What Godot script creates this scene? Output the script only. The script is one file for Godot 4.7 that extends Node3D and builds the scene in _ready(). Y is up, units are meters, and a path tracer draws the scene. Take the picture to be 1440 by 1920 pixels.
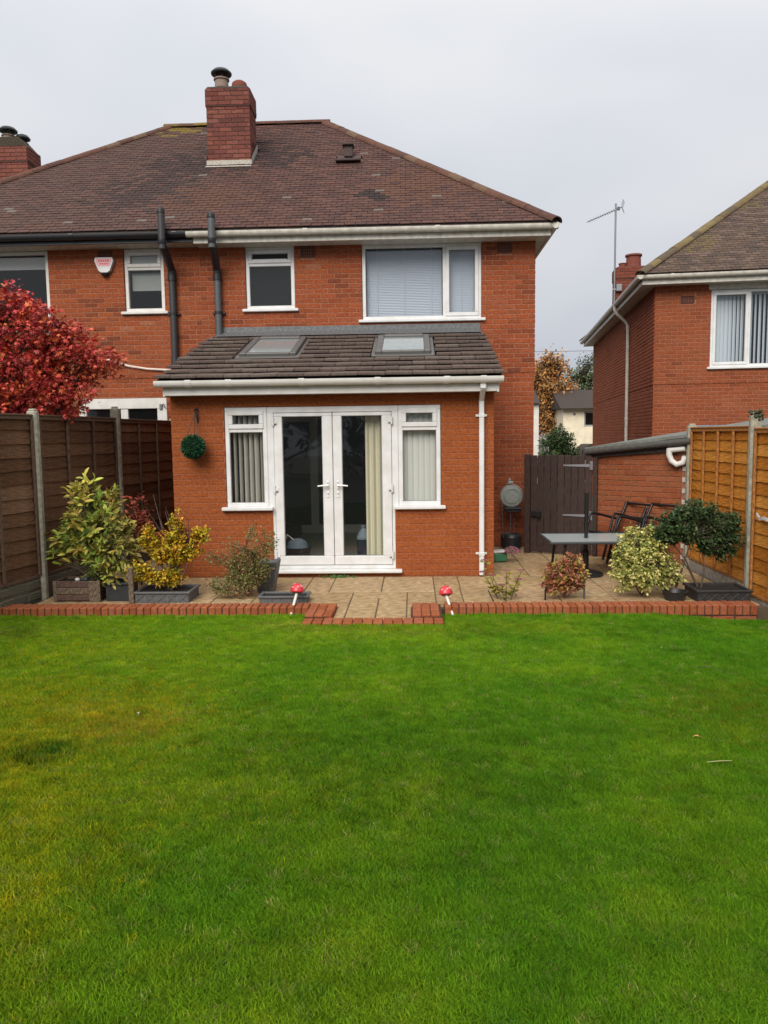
extends Node3D

var tex := {}
var mats := {}
var base_of := {}
var counts := {}
var rng := RandomNumberGenerator.new()
var cam_at := Vector3(0, 1.82, 0)
var cam_basis := Basis()
const F := 1450.0


# ------------------------------------------------------------------ geometry
class Geo:
	var v := PackedVector3Array()
	var n := PackedVector3Array()
	var c := PackedColorArray()
	var col := Color(1, 1, 1)

	func tri3(a: Vector3, b: Vector3, d: Vector3, na: Vector3, nb: Vector3, nd: Vector3, out: Vector3) -> void:
		if (b - a).cross(d - a).dot(out) > 0.0:
			v.append_array([a, d, b])
			n.append_array([na, nd, nb])
		else:
			v.append_array([a, b, d])
			n.append_array([na, nb, nd])
		c.append_array([col, col, col])

	func tri(a: Vector3, b: Vector3, d: Vector3, out: Vector3) -> void:
		var f := (b - a).cross(d - a)
		if f.length_squared() < 1e-16:
			return
		f = f.normalized()
		if f.dot(out) < 0.0:
			f = -f
		tri3(a, b, d, f, f, f, out)

	func quad(a: Vector3, b: Vector3, d: Vector3, e: Vector3, out: Vector3) -> void:
		tri(a, b, d, out)
		tri(a, d, e, out)

	func box(center: Vector3, size: Vector3, ch := 0.0, bs := Basis()) -> void:
		var h := size * 0.5
		var k: float = min(ch, min(h.x, min(h.y, h.z)) * 0.8)
		var p := {}
		for sx in [-1, 1]:
			for sy in [-1, 1]:
				for sz in [-1, 1]:
					var s := Vector3(sx, sy, sz)
					for ax in 3:
						var q := Vector3(h.x - k, h.y - k, h.z - k)
						q[ax] = h[ax]
						p[[sx, sy, sz, ax]] = center + bs * (q * s)
		var ring := [[-1, -1], [-1, 1], [1, 1], [1, -1]]
		for ax in 3:
			var i := (ax + 1) % 3
			var j := (ax + 2) % 3
			for s in [-1, 1]:
				var pts := []
				for r in ring:
					var key := [0, 0, 0, ax]
					key[ax] = s
					key[i] = r[0]
					key[j] = r[1]
					pts.append(p[key])
				var o := Vector3.ZERO
				o[ax] = s
				quad(pts[0], pts[1], pts[2], pts[3], bs * o)
			if k > 0.0:
				for si in [-1, 1]:
					for sj in [-1, 1]:
						var pts := []
						for t in [[-1, i], [-1, j], [1, j], [1, i]]:
							var key := [0, 0, 0, t[1]]
							key[ax] = t[0]
							key[i] = si
							key[j] = sj
							pts.append(p[key])
						var o := Vector3.ZERO
						o[i] = si
						o[j] = sj
						quad(pts[0], pts[1], pts[2], pts[3], bs * o)
		if k > 0.0:
			for sx in [-1, 1]:
				for sy in [-1, 1]:
					for sz in [-1, 1]:
						tri(p[[sx, sy, sz, 0]], p[[sx, sy, sz, 1]], p[[sx, sy, sz, 2]], bs * Vector3(sx, sy, sz))

	func span(x0: float, x1: float, y0: float, y1: float, z0: float, z1: float, ch := 0.0) -> void:
		box(Vector3(x0 + x1, y0 + y1, z0 + z1) * 0.5, Vector3(absf(x1 - x0), absf(y1 - y0), absf(z1 - z0)), ch)

	func bar(a: Vector3, b: Vector3, w: float, d: float, ch := 0.0) -> void:
		var y := (b - a).normalized()
		var x := y.cross(Vector3(0.0123, 0.0, 1.0)).normalized()
		if absf(y.z) > 0.95:
			x = Vector3(1, 0, 0)
		var z := x.cross(y).normalized()
		box((a + b) * 0.5, Vector3(w, a.distance_to(b), d), ch, Basis(x, y, z))

	func tube(pts: Array, radius, sides := 8, cap := true) -> void:
		var rings := []
		var norms := []
		var side := Vector3.ZERO
		for i in pts.size():
			var d: Vector3 = (pts[min(i + 1, pts.size() - 1)] - pts[max(i - 1, 0)]).normalized()
			if i == 0:
				side = d.cross(Vector3.UP if absf(d.y) < 0.9 else Vector3.RIGHT).normalized()
			else:
				side = (side - d * side.dot(d)).normalized()
			var up := d.cross(side)
			var r: float = radius[i] if radius is Array else radius
			var ring := []
			var nn := []
			for k in sides:
				var a := TAU * k / sides
				var o := side * cos(a) + up * sin(a)
				nn.append(o)
				ring.append(pts[i] + o * r)
			rings.append(ring)
			norms.append(nn)
		for i in pts.size() - 1:
			for k in sides:
				var m := (k + 1) % sides
				var o: Vector3 = norms[i][k] + norms[i][m]
				tri3(rings[i][k], rings[i][m], rings[i + 1][m], norms[i][k], norms[i][m], norms[i + 1][m], o)
				tri3(rings[i][k], rings[i + 1][m], rings[i + 1][k], norms[i][k], norms[i + 1][m], norms[i + 1][k], o)
		if cap:
			for e in [0, pts.size() - 1]:
				var d: Vector3 = (pts[1] - pts[0]) * -1.0 if e == 0 else pts[-1] - pts[-2]
				for k in range(1, sides - 1):
					tri(rings[e][0], rings[e][k], rings[e][k + 1], d)

	# profile: (radius, height) pairs from bottom to top on the outside
	func lathe(profile: Array, seg: int, xf := Transform3D()) -> void:
		for i in profile.size() - 1:
			var p: Vector2 = profile[i]
			var q: Vector2 = profile[i + 1]
			var t := q - p
			if t.length() < 1e-6:
				continue
			var nr := Vector2(t.y, -t.x).normalized()
			for k in seg:
				var a := TAU * k / seg
				var b := TAU * (k + 1) / seg
				var da := Vector3(cos(a), 0, sin(a))
				var db := Vector3(cos(b), 0, sin(b))
				var na := (xf.basis * (da * nr.x + Vector3.UP * nr.y)).normalized()
				var nb := (xf.basis * (db * nr.x + Vector3.UP * nr.y)).normalized()
				var p0 := xf * (da * p.x + Vector3.UP * p.y)
				var p1 := xf * (db * p.x + Vector3.UP * p.y)
				var q0 := xf * (da * q.x + Vector3.UP * q.y)
				var q1 := xf * (db * q.x + Vector3.UP * q.y)
				if p.x > 1e-6:
					tri3(p0, p1, q1 if q.x > 1e-6 else q0, na, nb, nb, na + nb)
				if q.x > 1e-6:
					tri3(p0, q1, q0, na, nb, na, na + nb)

	# polygon in x, y pushed along z from z0 to z1
	func prism(poly: PackedVector2Array, z0: float, z1: float, xf := Transform3D()) -> void:
		var id := Geometry2D.triangulate_polygon(poly)
		var ctr := Vector2.ZERO
		for q in poly:
			ctr += q
		ctr /= poly.size()
		for s in [[z0, -1.0], [z1, 1.0]]:
			if z1 < z0:
				s[1] = -s[1]
			for i in range(0, id.size(), 3):
				var q := []
				for k in 3:
					q.append(xf * Vector3(poly[id[i + k]].x, poly[id[i + k]].y, s[0]))
				tri(q[0], q[1], q[2], xf.basis * Vector3(0, 0, s[1]))
		var cw := Geometry2D.is_polygon_clockwise(poly)
		for i in poly.size():
			var a := poly[i]
			var b := poly[(i + 1) % poly.size()]
			var o := Vector2(b.y - a.y, a.x - b.x)
			if cw:
				o = -o
			quad(xf * Vector3(a.x, a.y, z0), xf * Vector3(b.x, b.y, z0), xf * Vector3(b.x, b.y, z1), xf * Vector3(a.x, a.y, z1), xf.basis * Vector3(o.x, o.y, 0))

	func frame(x0: float, x1: float, y0: float, y1: float, w: float, z0: float, z1: float, ch := 0.004) -> void:
		span(x0, x1, y0, y0 + w, z0, z1, ch)
		span(x0, x1, y1 - w, y1, z0, z1, ch)
		span(x0, x0 + w, y0 + w, y1 - w, z0, z1, ch)
		span(x1 - w, x1, y0 + w, y1 - w, z0, z1, ch)

	func mesh() -> ArrayMesh:
		var a := []
		a.resize(Mesh.ARRAY_MAX)
		a[Mesh.ARRAY_VERTEX] = v
		a[Mesh.ARRAY_NORMAL] = n
		a[Mesh.ARRAY_COLOR] = c
		var m := ArrayMesh.new()
		m.add_surface_from_arrays(Mesh.PRIMITIVE_TRIANGLES, a)
		return m


# ------------------------------------------------------------------ nodes
func numbered(called: String, parent: Node) -> String:
	var key := [parent.get_instance_id(), called]
	var k: int = counts.get(key, 0)
	counts[key] = k + 1
	return called if k == 0 else "%s_%03d" % [called, k]


func tag(o: Node, label: String, category: String, group := "", kind := "") -> Node:
	o.set_meta("label", label)
	o.set_meta("category", category)
	if group:
		o.set_meta("group", group)
	if kind:
		o.set_meta("kind", kind)
	return o


# a thing whose parts are given in world coordinates (local = false) or in the thing's own axes (local = true)
func thing(called: String, label: String, category: String, at: Vector3, turn := 0.0, group := "", local := false) -> Node3D:
	var o := Node3D.new()
	o.name = numbered(called, self)
	add_child(o)
	o.position = at
	o.rotation.y = turn
	if not local:
		base_of[o] = at
	tag(o, label, category, group)
	return o


func obj(called: String, shape, m: Material, parent: Node = null) -> MeshInstance3D:
	if parent == null:
		parent = self
	var o := MeshInstance3D.new()
	o.name = numbered(called, parent)
	o.mesh = shape.mesh() if shape is Geo else shape
	o.material_override = m
	parent.add_child(o)
	if base_of.has(parent):
		o.position = -base_of[parent]
	return o


func structure(called: String, shape, m: Material) -> MeshInstance3D:
	var o := obj(called, shape, m)
	o.set_meta("kind", "structure")
	return o


func multi(called: String, shape: Mesh, m: Material, xfs: Array, cols: PackedColorArray, parent: Node, stuff := true) -> MultiMeshInstance3D:
	var mm := MultiMesh.new()
	mm.transform_format = MultiMesh.TRANSFORM_3D
	mm.use_colors = true
	mm.mesh = shape
	mm.instance_count = xfs.size()
	var buf := PackedFloat32Array()
	buf.resize(xfs.size() * 16)
	for i in xfs.size():
		var t: Transform3D = xfs[i]
		var k := i * 16
		for r in 3:
			buf[k + r * 4] = t.basis.x[r]
			buf[k + r * 4 + 1] = t.basis.y[r]
			buf[k + r * 4 + 2] = t.basis.z[r]
			buf[k + r * 4 + 3] = t.origin[r]
		var cc := cols[i]
		buf[k + 12] = cc.r
		buf[k + 13] = cc.g
		buf[k + 14] = cc.b
		buf[k + 15] = 1.0
	mm.buffer = buf
	var o := MultiMeshInstance3D.new()
	o.name = numbered(called, parent)
	o.multimesh = mm
	o.material_override = m
	parent.add_child(o)
	if base_of.has(parent):
		o.position = -base_of[parent]
	if stuff:
		o.set_meta("kind", "stuff")
	return o


# smaller = shows larger in the photograph's frame
func rank(p: Vector3) -> float:
	var q := cam_basis.inverse() * (p - cam_at)
	if q.z > -0.1:
		return 2000.0
	var d := q.length()
	if absf(q.x / q.z) > 735.0 / F or absf(q.y / q.z) > 975.0 / F:
		d += 1000.0
	return d


# ------------------------------------------------------------------ materials
func noise_tex(key: String, freq: float, oct: int, lo: Color, hi: Color, sd := 1, size := 512, contrast := 0.25) -> NoiseTexture2D:
	var nz := FastNoiseLite.new()
	nz.seed = sd
	nz.frequency = freq
	nz.fractal_octaves = oct
	nz.noise_type = FastNoiseLite.TYPE_SIMPLEX_SMOOTH
	var g := Gradient.new()
	g.offsets = PackedFloat32Array([contrast, 1.0 - contrast])
	g.colors = PackedColorArray([lo, hi])
	var t := NoiseTexture2D.new()
	t.width = size
	t.height = size
	t.seamless = true
	t.noise = nz
	t.color_ramp = g
	tex[key] = t
	return t


func lin(r: float, g: float, b: float) -> Color:
	return Color(r, g, b)


func mat(key: String, c: Color, rough := 0.8, opt := {}) -> StandardMaterial3D:
	if mats.has(key):
		return mats[key]
	var m := StandardMaterial3D.new()
	m.resource_name = key
	m.albedo_color = Color(c.r, c.g, c.b).linear_to_srgb()
	m.roughness = rough
	m.metallic = opt.get("metal", 0.0)
	m.metallic_specular = opt.get("spec", 0.5)
	if opt.has("tex"):
		m.albedo_texture = tex[opt.tex]
	if opt.has("bump"):
		m.heightmap_enabled = true
		m.heightmap_texture = tex[opt.bump]
		m.heightmap_scale = opt.get("cm", 0.1)
	if opt.has("scale"):
		m.uv1_triplanar = true
		m.uv1_world_triplanar = opt.get("world", true)
		var s = opt.scale
		m.uv1_scale = s if s is Vector3 else Vector3.ONE * s
	if opt.get("tint", false):
		m.vertex_color_use_as_albedo = true
	if opt.has("back"):
		m.backlight_enabled = true
		m.backlight = Color.WHITE * opt.back
	m.cull_mode = BaseMaterial3D.CULL_DISABLED if opt.get("two", false) else BaseMaterial3D.CULL_BACK
	mats[key] = m
	return m


func glass(key: String, c: Color, a: float, rough := 0.02) -> StandardMaterial3D:
	var m := StandardMaterial3D.new()
	m.resource_name = key
	var s := c.linear_to_srgb()
	m.albedo_color = Color(s.r, s.g, s.b, a)
	m.transparency = BaseMaterial3D.TRANSPARENCY_ALPHA
	m.roughness = rough
	m.metallic_specular = 0.6
	mats[key] = m
	return m


# ------------------------------------------------------------------ masonry
func brick_mat(c: Color) -> StandardMaterial3D:
	return mat("brick %.3f %.3f %.3f" % [c.r, c.g, c.b], c, 0.9, {"tex": "brick", "scale": 2.1, "bump": "grit", "cm": 0.2, "spec": 0.3})


func brick_mesh() -> ArrayMesh:
	if not tex.has("brick_mesh"):
		var g := Geo.new()
		g.box(Vector3.ZERO, Vector3(0.215, 0.065, 0.04), 0.004)
		tex["brick_mesh"] = g.mesh()
	return tex["brick_mesh"]


func free_spans(a: float, b: float, cuts: Array) -> Array:
	var out := [[a, b]]
	for cut in cuts:
		var next := []
		for s in out:
			if cut[1] <= s[0] or cut[0] >= s[1]:
				next.append(s)
				continue
			if cut[0] - s[0] > 0.03:
				next.append([s[0], cut[0]])
			if s[1] - cut[1] > 0.03:
				next.append([cut[1], s[1]])
		out = next
	return out


# xf: x along the wall, y up, z out of the wall, origin at the lower left of the brick faces, in the frame of the wall's thing
func lay_bricks(wall: Node, frame: Transform3D, xf: Transform3D, w: float, h: float, holes: Array, pal: Array, o := {}) -> void:
	var list := []
	var rows := int(ceil(h / 0.075))
	var nz := FastNoiseLite.new()
	nz.seed = o.get("seed", 3)
	nz.frequency = o.get("freq", 0.9)
	for r in rows:
		var y0 := r * 0.075 + 0.005
		var y1: float = min(y0 + 0.065, h)
		if y1 - y0 < 0.02:
			continue
		var full := []
		var part := []
		for q in holes:
			var hy0: float = q.position.y
			var hy1: float = q.end.y
			if hy1 <= y0 + 0.004 or hy0 >= y1 - 0.004:
				continue
			full.append([q.position.x, q.end.x])
			if hy0 > y0 + 0.02:
				part.append([q.position.x, q.end.x, y0, hy0 - 0.002])
			elif hy1 < y1 - 0.02:
				part.append([q.position.x, q.end.x, hy1 + 0.002, y1])
		var segs := []
		for s in free_spans(0.0, w, full):
			segs.append([s[0], s[1], y0, y1])
		segs.append_array(part)
		for s in segs:
			var k := int(floor((s[0] - (r % 2) * 0.1125) / 0.225)) - 1
			while true:
				var bx0: float = max(k * 0.225 + (r % 2) * 0.1125, s[0])
				var bx1: float = min(k * 0.225 + (r % 2) * 0.1125 + 0.215, s[1])
				k += 1
				if bx0 >= s[1]:
					break
				if bx1 - bx0 < 0.03:
					continue
				var step: float = o.get("step_out", 0.0) if y0 > o.get("step_y", 99.0) else 0.0
				var ctr := Vector3((bx0 + bx1) * 0.5, (s[2] + s[3]) * 0.5, -0.02 + step + rng.randf_range(-0.0015, 0.0015))
				var t := Transform3D(Basis.from_euler(Vector3(rng.randfn() * 0.006, rng.randfn() * 0.004, rng.randfn() * 0.004)).scaled(Vector3((bx1 - bx0) / 0.215, (s[3] - s[2]) / 0.065, 1.0)), ctr)
				t = xf * t
				var q: float = 0.5 + 0.9 * nz.get_noise_2d(ctr.x, ctr.y * 2.2 + 7.0)
				q = clampf(q * 0.55 + rng.randf() * 0.45, 0.0, 0.999)
				list.append([t, pal[int(q * pal.size())], rank(frame * t.origin)])
	list.sort_custom(func(a, b): return a[2] < b[2])
	scatter(wall, "brick", "bricks", brick_mesh(), list, o.get("most", 300), brick_mat, "brick_many", {"tex": "brick", "scale": 2.1, "bump": "grit", "cm": 0.2, "tint": true, "spec": 0.3}, 0.9)


# list of [transform, colour, rank], sorted: the first `most` that are in the picture become parts, the rest one mass
func scatter(parent: Node, one: String, many: String, shape: Mesh, list: Array, most: int, maker: Callable, mass_key: String, mass_opt: Dictionary, rough: float) -> void:
	var xfs := []
	var cols := PackedColorArray()
	for i in list.size():
		var e: Array = list[i]
		if i < most and e[2] < 1000.0:
			var b := MeshInstance3D.new()
			b.name = numbered(one, parent)
			b.mesh = shape
			b.material_override = maker.call(e[1])
			b.transform = e[0]
			parent.add_child(b)
		else:
			xfs.append(e[0])
			cols.append(e[1])
	if xfs.size():
		multi(many, shape, mat(mass_key, lin(1, 1, 1), rough, mass_opt), xfs, cols, parent)


# a slab with rectangular holes: x0..x1, y0..y1, z0..z1 (z1 outer face)
func holed(g: Geo, x0: float, x1: float, y0: float, y1: float, z0: float, z1: float, holes: Array) -> void:
	var xs := [x0, x1]
	var ys := [y0, y1]
	for q in holes:
		for x in [q.position.x, q.end.x]:
			if x > x0 and x < x1 and not xs.has(x):
				xs.append(x)
		for y in [q.position.y, q.end.y]:
			if y > y0 and y < y1 and not ys.has(y):
				ys.append(y)
	xs.sort()
	ys.sort()
	for i in xs.size() - 1:
		var run := -1
		for j in ys.size():
			var open := true
			if j < ys.size() - 1:
				var p := Vector2((xs[i] + xs[i + 1]) * 0.5, (ys[j] + ys[j + 1]) * 0.5)
				open = false
				for q in holes:
					if q.has_point(p):
						open = true
			if not open and run < 0:
				run = j
			if open and run >= 0:
				g.span(xs[i], xs[i + 1], ys[run], ys[j], z0, z1)
				run = -1


func tile_mat(c: Color) -> StandardMaterial3D:
	return mat("tile %.3f %.3f %.3f" % [c.r, c.g, c.b], c, 0.85, {"tex": "brick", "scale": 1.7, "bump": "grit", "cm": 0.3, "spec": 0.35})


# corner: eave origin, u along the eave, v up the slope; span(v) gives [u0, u1]
func lay_tiles(roof: Node, frame: Transform3D, corner: Vector3, u: Vector3, v: Vector3, length: float, gauge: float, width: float, limits: Callable, shape: Mesh, pal: Array, o := {}) -> void:
	var nrm := u.cross(v).normalized()
	if nrm.y < 0:
		nrm = -nrm
	var z := u.cross(nrm).normalized()
	var tilt: float = o.get("tilt", 0.12)
	var list := []
	for r in int(length / gauge):
		var s := r * gauge
		var lim: Array = limits.call(s + gauge * 0.5)
		var k := int(floor(lim[0] / width)) - 1
		while true:
			var xa: float = (k + (0.5 if r % 2 and o.get("bond", true) else 0.0)) * width
			var xb: float = xa + width
			k += 1
			if xa > lim[1]:
				break
			xa = max(xa, lim[0])
			xb = min(xb, lim[1])
			if xb - xa < width * 0.15:
				continue
			var cuts := []
			for q in o.get("gaps", []):
				if s + gauge * 0.5 > q.position.y and s + gauge * 0.5 < q.end.y:
					cuts.append([q.position.x, q.end.x])
			var left := free_spans(xa, xb, cuts)
			if left.is_empty():
				continue
			xa = left[0][0]
			xb = left[0][1]
			var x := (xa + xb) * 0.5
			var p: Vector3 = corner + u * x + v * (s + o.get("len", 0.16) * 0.5) + nrm * (o.get("lift", 0.02) + rng.randf_range(0.0, 0.004))
			var bs := Basis(u, nrm, z) * Basis.from_euler(Vector3(rng.randfn() * 0.008, rng.randfn() * 0.008, rng.randfn() * 0.01))
			bs = bs * Basis(Vector3(1, 0, 0), tilt * (-1.0 if z.dot(v) < 0 else 1.0))
			var c: Color = pal[rng.randi() % pal.size()]
			for q in o.get("spots", []):
				var d: Vector3 = (frame * p) - q[0]
				d.x *= q[3] if q.size() > 3 else 1.0
				if rng.randf() < 1.2 * (1.0 - d.length() / q[1]):
					c = q[2]
			bs = bs * Basis.from_scale(Vector3((xb - xa) / width, 1, 1))
			list.append([Transform3D(bs, p), c, rank(frame * p)])
	list.sort_custom(func(a, b): return a[2] < b[2])
	scatter(roof, "tile", "tiles", shape, list, o.get("most", 300), tile_mat, "tile_many", {"tex": "brick", "scale": 1.7, "bump": "grit", "cm": 0.3, "tint": true, "spec": 0.35}, 0.85)


# ------------------------------------------------------------------ materials of everything
func make_materials() -> void:
	noise_tex("brick", 0.02, 5, Color(0.84, 0.83, 0.82), Color(1, 1, 1), 11, 512, 0.15)
	noise_tex("grit", 0.12, 3, Color(0.25, 0.25, 0.25), Color(1, 1, 1), 12, 512, 0.1)
	noise_tex("stone", 0.012, 5, Color(0.78, 0.765, 0.735), Color(1, 1, 1), 13, 512, 0.15)
	noise_tex("wood", 0.02, 4, Color(0.55, 0.52, 0.50), Color(1, 1, 1), 14, 512, 0.15)
	noise_tex("dirt", 0.008, 5, Color(0.945, 0.94, 0.925), Color(1, 1, 1), 15, 512, 0.2)
	noise_tex("grime", 0.012, 5, Color(0.84, 0.83, 0.79), Color(1, 1, 1), 17, 512, 0.1)
	noise_tex("soil", 0.05, 4, Color(0.4, 0.4, 0.4), Color(1, 1, 1), 16, 512, 0.15)
	var B := {"tex": "brick", "scale": 2.1, "bump": "grit", "cm": 0.2, "spec": 0.3}
	mats.mortar_old = mat("mortar old", lin(0.36, 0.165, 0.10), 0.95, B)
	mats.mortar_new = mat("mortar new", lin(0.34, 0.125, 0.065), 0.95, B)
	mats.mortar_edge = mat("mortar edge", lin(0.09, 0.05, 0.035), 0.95, B)
	mats.mortar_grey = mat("mortar grey", lin(0.22, 0.20, 0.17), 0.95, B)
	mats.mortar_dark = mat("mortar dark", lin(0.10, 0.055, 0.045), 0.95, B)
	mats.mortar_white = mat("mortar white", lin(0.55, 0.52, 0.46), 0.9, {"tex": "stone", "scale": 3.0, "bump": "grit", "cm": 0.4})
	mats.mossy = mat("mossy mortar", lin(0.13, 0.10, 0.065), 0.95, {"tex": "soil", "scale": 3.0, "bump": "grit", "cm": 0.8})
	mats.felt = mat("roof felt", lin(0.045, 0.036, 0.033), 0.95, {})
	mats.felt_grey = mat("grey felt", lin(0.20, 0.215, 0.20), 0.9, {"tex": "stone", "scale": 1.4, "bump": "grit", "cm": 0.2})
	mats.air = mat("air brick", lin(0.085, 0.03, 0.024), 0.9, {})
	var P := {"tex": "dirt", "scale": 0.9, "spec": 0.5}
	mats.pvc = mat("white plastic", lin(0.69, 0.70, 0.71), 0.32, P)
	mats.pvc_old = mat("older white plastic", lin(0.66, 0.65, 0.625), 0.4, P)
	mats.cream_pvc = mat("weathered white plastic", lin(0.63, 0.61, 0.56), 0.45, {"tex": "grime", "scale": 1.1})
	mats.pinkish_pvc = mat("pinkish pipe", lin(0.66, 0.55, 0.49), 0.5, P)
	mats.gasket = mat("gasket", lin(0.16, 0.165, 0.17), 0.7, {})
	mats.black_gutter = mat("black gutter", lin(0.012, 0.013, 0.016), 0.4, {})
	mats.grey_pipe = mat("grey pipe", lin(0.075, 0.082, 0.092), 0.5, {"tex": "dirt", "scale": 1.5})
	mats.dark_pipe = mat("dark pipe", lin(0.030, 0.030, 0.034), 0.5, {"tex": "dirt", "scale": 1.5})
	mats.black_pipe = mat("black pipe", lin(0.012, 0.012, 0.014), 0.45, {})
	mats.grey_gutter = mat("old grey gutter", lin(0.075, 0.072, 0.065), 0.6, {"tex": "stone", "scale": 2.0})
	mats.old_board = mat("old board", lin(0.055, 0.042, 0.036), 0.8, {"tex": "wood", "scale": 2.0})
	mats.lead = mat("lead", lin(0.16, 0.17, 0.185), 0.55, {"tex": "stone", "scale": 2.2, "metal": 0.2})
	mats.blue_lead = mat("blue grey flashing", lin(0.22, 0.28, 0.36), 0.6, {"tex": "stone", "scale": 2.2})
	mats.alu = mat("rooflight frame", lin(0.12, 0.117, 0.112), 0.5, {"metal": 0.3})
	mats.alu_dark = mat("rooflight flashing", lin(0.13, 0.125, 0.12), 0.5, {"metal": 0.3})
	mats.vent = mat("roof vent", lin(0.08, 0.055, 0.05), 0.85, {"tex": "brick", "scale": 2.0})
	mats.pot_clay = mat("clay pot", lin(0.23, 0.075, 0.055), 0.85, B)
	mats.pot_buff = mat("buff pot", lin(0.30, 0.23, 0.19), 0.85, B)
	mats.black_metal = mat("black metal", lin(0.014, 0.014, 0.015), 0.4, {"metal": 0.2})
	mats.black_mesh = mat("black seat", lin(0.016, 0.016, 0.017), 0.8, {})
	mats.black_plastic = mat("black plastic", lin(0.016, 0.017, 0.02), 0.45, {})
	mats.pewter = mat("pewter", lin(0.22, 0.22, 0.23), 0.4, {"metal": 0.6})
	mats.chrome_white = mat("white handle", lin(0.75, 0.76, 0.78), 0.2, {})
	mats.galv = mat("galvanised", lin(0.23, 0.235, 0.25), 0.5, {"metal": 0.5})
	mats.galv_dark = mat("galvanised dark", lin(0.10, 0.105, 0.12), 0.5, {"metal": 0.4})
	mats.rust = mat("rusty chain", lin(0.12, 0.06, 0.04), 0.8, {"metal": 0.3})
	glass("pane", lin(0.06, 0.07, 0.075), 0.10)
	glass("pane_grey", lin(0.32, 0.35, 0.35), 0.75, 0.15)
	glass("pane_sky", lin(0.5, 0.54, 0.56), 0.35, 0.03)
	mats.dark_obscure = mat("obscured glass", lin(0.016, 0.020, 0.023), 0.3, {"bump": "grit", "scale": 9.0, "cm": 0.12, "spec": 0.3})
	mats.table_glass = mat("table glass", lin(0.40, 0.455, 0.455), 0.16, {"spec": 0.9})
	mats.table_rim = mat("table rim", lin(0.06, 0.065, 0.07), 0.4, {"metal": 0.3})
	mats.venetian = mat("venetian", lin(0.42, 0.49, 0.58), 0.5, {})
	mats.venetian_tape = mat("venetian tape", lin(0.45, 0.50, 0.56), 0.7, {})
	mats.blind_cream = mat("blind cream", lin(0.66, 0.65, 0.56), 0.8, {"back": 0.2})
	mats.blind_green = mat("blind pale", lin(0.60, 0.63, 0.58), 0.8, {"back": 0.2})
	mats.blind_blue = mat("blind blue", lin(0.52, 0.60, 0.66), 0.8, {"back": 0.2})
	mats.blind_white = mat("blind white", lin(0.6, 0.62, 0.6), 0.8, {})
	mats.blind_grey = mat("blind grey", lin(0.40, 0.44, 0.45), 0.8, {})
	mats.lace = mat("lace", lin(0.55, 0.60, 0.57), 0.9, {"tex": "soil", "scale": 6.0})
	mats.curtain = mat("curtain", lin(0.62, 0.60, 0.45), 0.9, {"back": 0.2})
	mats.inner_white = mat("inner white", lin(0.80, 0.80, 0.75), 0.6, {})
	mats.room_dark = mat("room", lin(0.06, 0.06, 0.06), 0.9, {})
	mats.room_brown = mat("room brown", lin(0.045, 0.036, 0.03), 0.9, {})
	mats.grout = mat("grout", lin(0.14, 0.13, 0.115), 0.9, {})
	mats.floor_tile = mat("floor tile", lin(0.46, 0.45, 0.38), 0.3, {"tex": "stone", "scale": 2.0})
	mats.navy = mat("navy", lin(0.02, 0.03, 0.06), 0.5, {})
	mats.roof_pane = mat("roof pane", lin(0.20, 0.235, 0.24), 0.12, {"spec": 0.8})
	mats.pale_blue = mat("pale blue", lin(0.25, 0.32, 0.38), 0.7, {})
	mats.wicker = mat("wicker", lin(0.12, 0.09, 0.055), 0.9, {"tex": "soil", "scale": 12.0, "bump": "soil", "cm": 0.5})
	mats.pink = mat("pink", lin(0.72, 0.38, 0.40), 0.4, {})
	mats.rose = mat("rose", lin(0.62, 0.10, 0.13), 0.4, {})
	mats.topiary_core = mat("topiary core", lin(0.012, 0.04, 0.02), 0.9, {})
	mats.whitewash = mat("whitewash", lin(0.62, 0.57, 0.52), 0.9, {"tex": "stone", "scale": 5.0})
	mats.gate_brown = mat("gate brown", lin(0.054, 0.027, 0.020), 0.75, {"tex": "wood", "scale": Vector3(9, 0.9, 9), "bump": "wood", "cm": 0.2})
	mats.gate_brown2 = mat("gate brown two", lin(0.065, 0.032, 0.024), 0.75, {"tex": "wood", "scale": Vector3(9, 0.8, 9), "bump": "wood", "cm": 0.2})
	mats.gate_brown3 = mat("gate brown three", lin(0.048, 0.024, 0.018), 0.75, {"tex": "wood", "scale": Vector3(9, 1.0, 9), "bump": "wood", "cm": 0.2})
	var W := {"tex": "wood", "scale": Vector3(14, 14, 0.4), "bump": "wood", "cm": 0.25, "spec": 0.25}
	mats.slat_brown = mat("slat brown", lin(0.250, 0.138, 0.078), 0.85, W)
	mats.slat_brown2 = mat("slat brown two", lin(0.325, 0.188, 0.110), 0.85, W)
	mats.slat_brown3 = mat("slat brown three", lin(0.194, 0.103, 0.058), 0.85, W)
	mats.batten_brown = mat("batten brown", lin(0.188, 0.115, 0.072), 0.85, {"tex": "wood", "scale": Vector3(9, 1.2, 9)})
	mats.slat_gold = mat("slat gold", lin(0.798, 0.312, 0.047), 0.75, W)
	mats.slat_gold2 = mat("slat gold two", lin(0.870, 0.362, 0.060), 0.75, W)
	mats.slat_gold3 = mat("slat gold three", lin(0.677, 0.248, 0.034), 0.75, W)
	mats.slat_gold4 = mat("slat gold four", lin(0.919, 0.407, 0.076), 0.75, W)
	mats.batten_gold = mat("batten gold", lin(0.60, 0.25, 0.055), 0.75, {"tex": "wood", "scale": Vector3(9, 1.2, 9)})
	mats.concrete = mat("concrete", lin(0.405, 0.385, 0.312), 0.92, {"tex": "stone", "scale": 1.6, "bump": "grit", "cm": 0.4})
	mats.rock_concrete = mat("rock concrete", lin(0.270, 0.250, 0.169), 0.95, {"tex": "soil", "scale": 2.5, "bump": "soil", "cm": 2.0})
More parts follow.
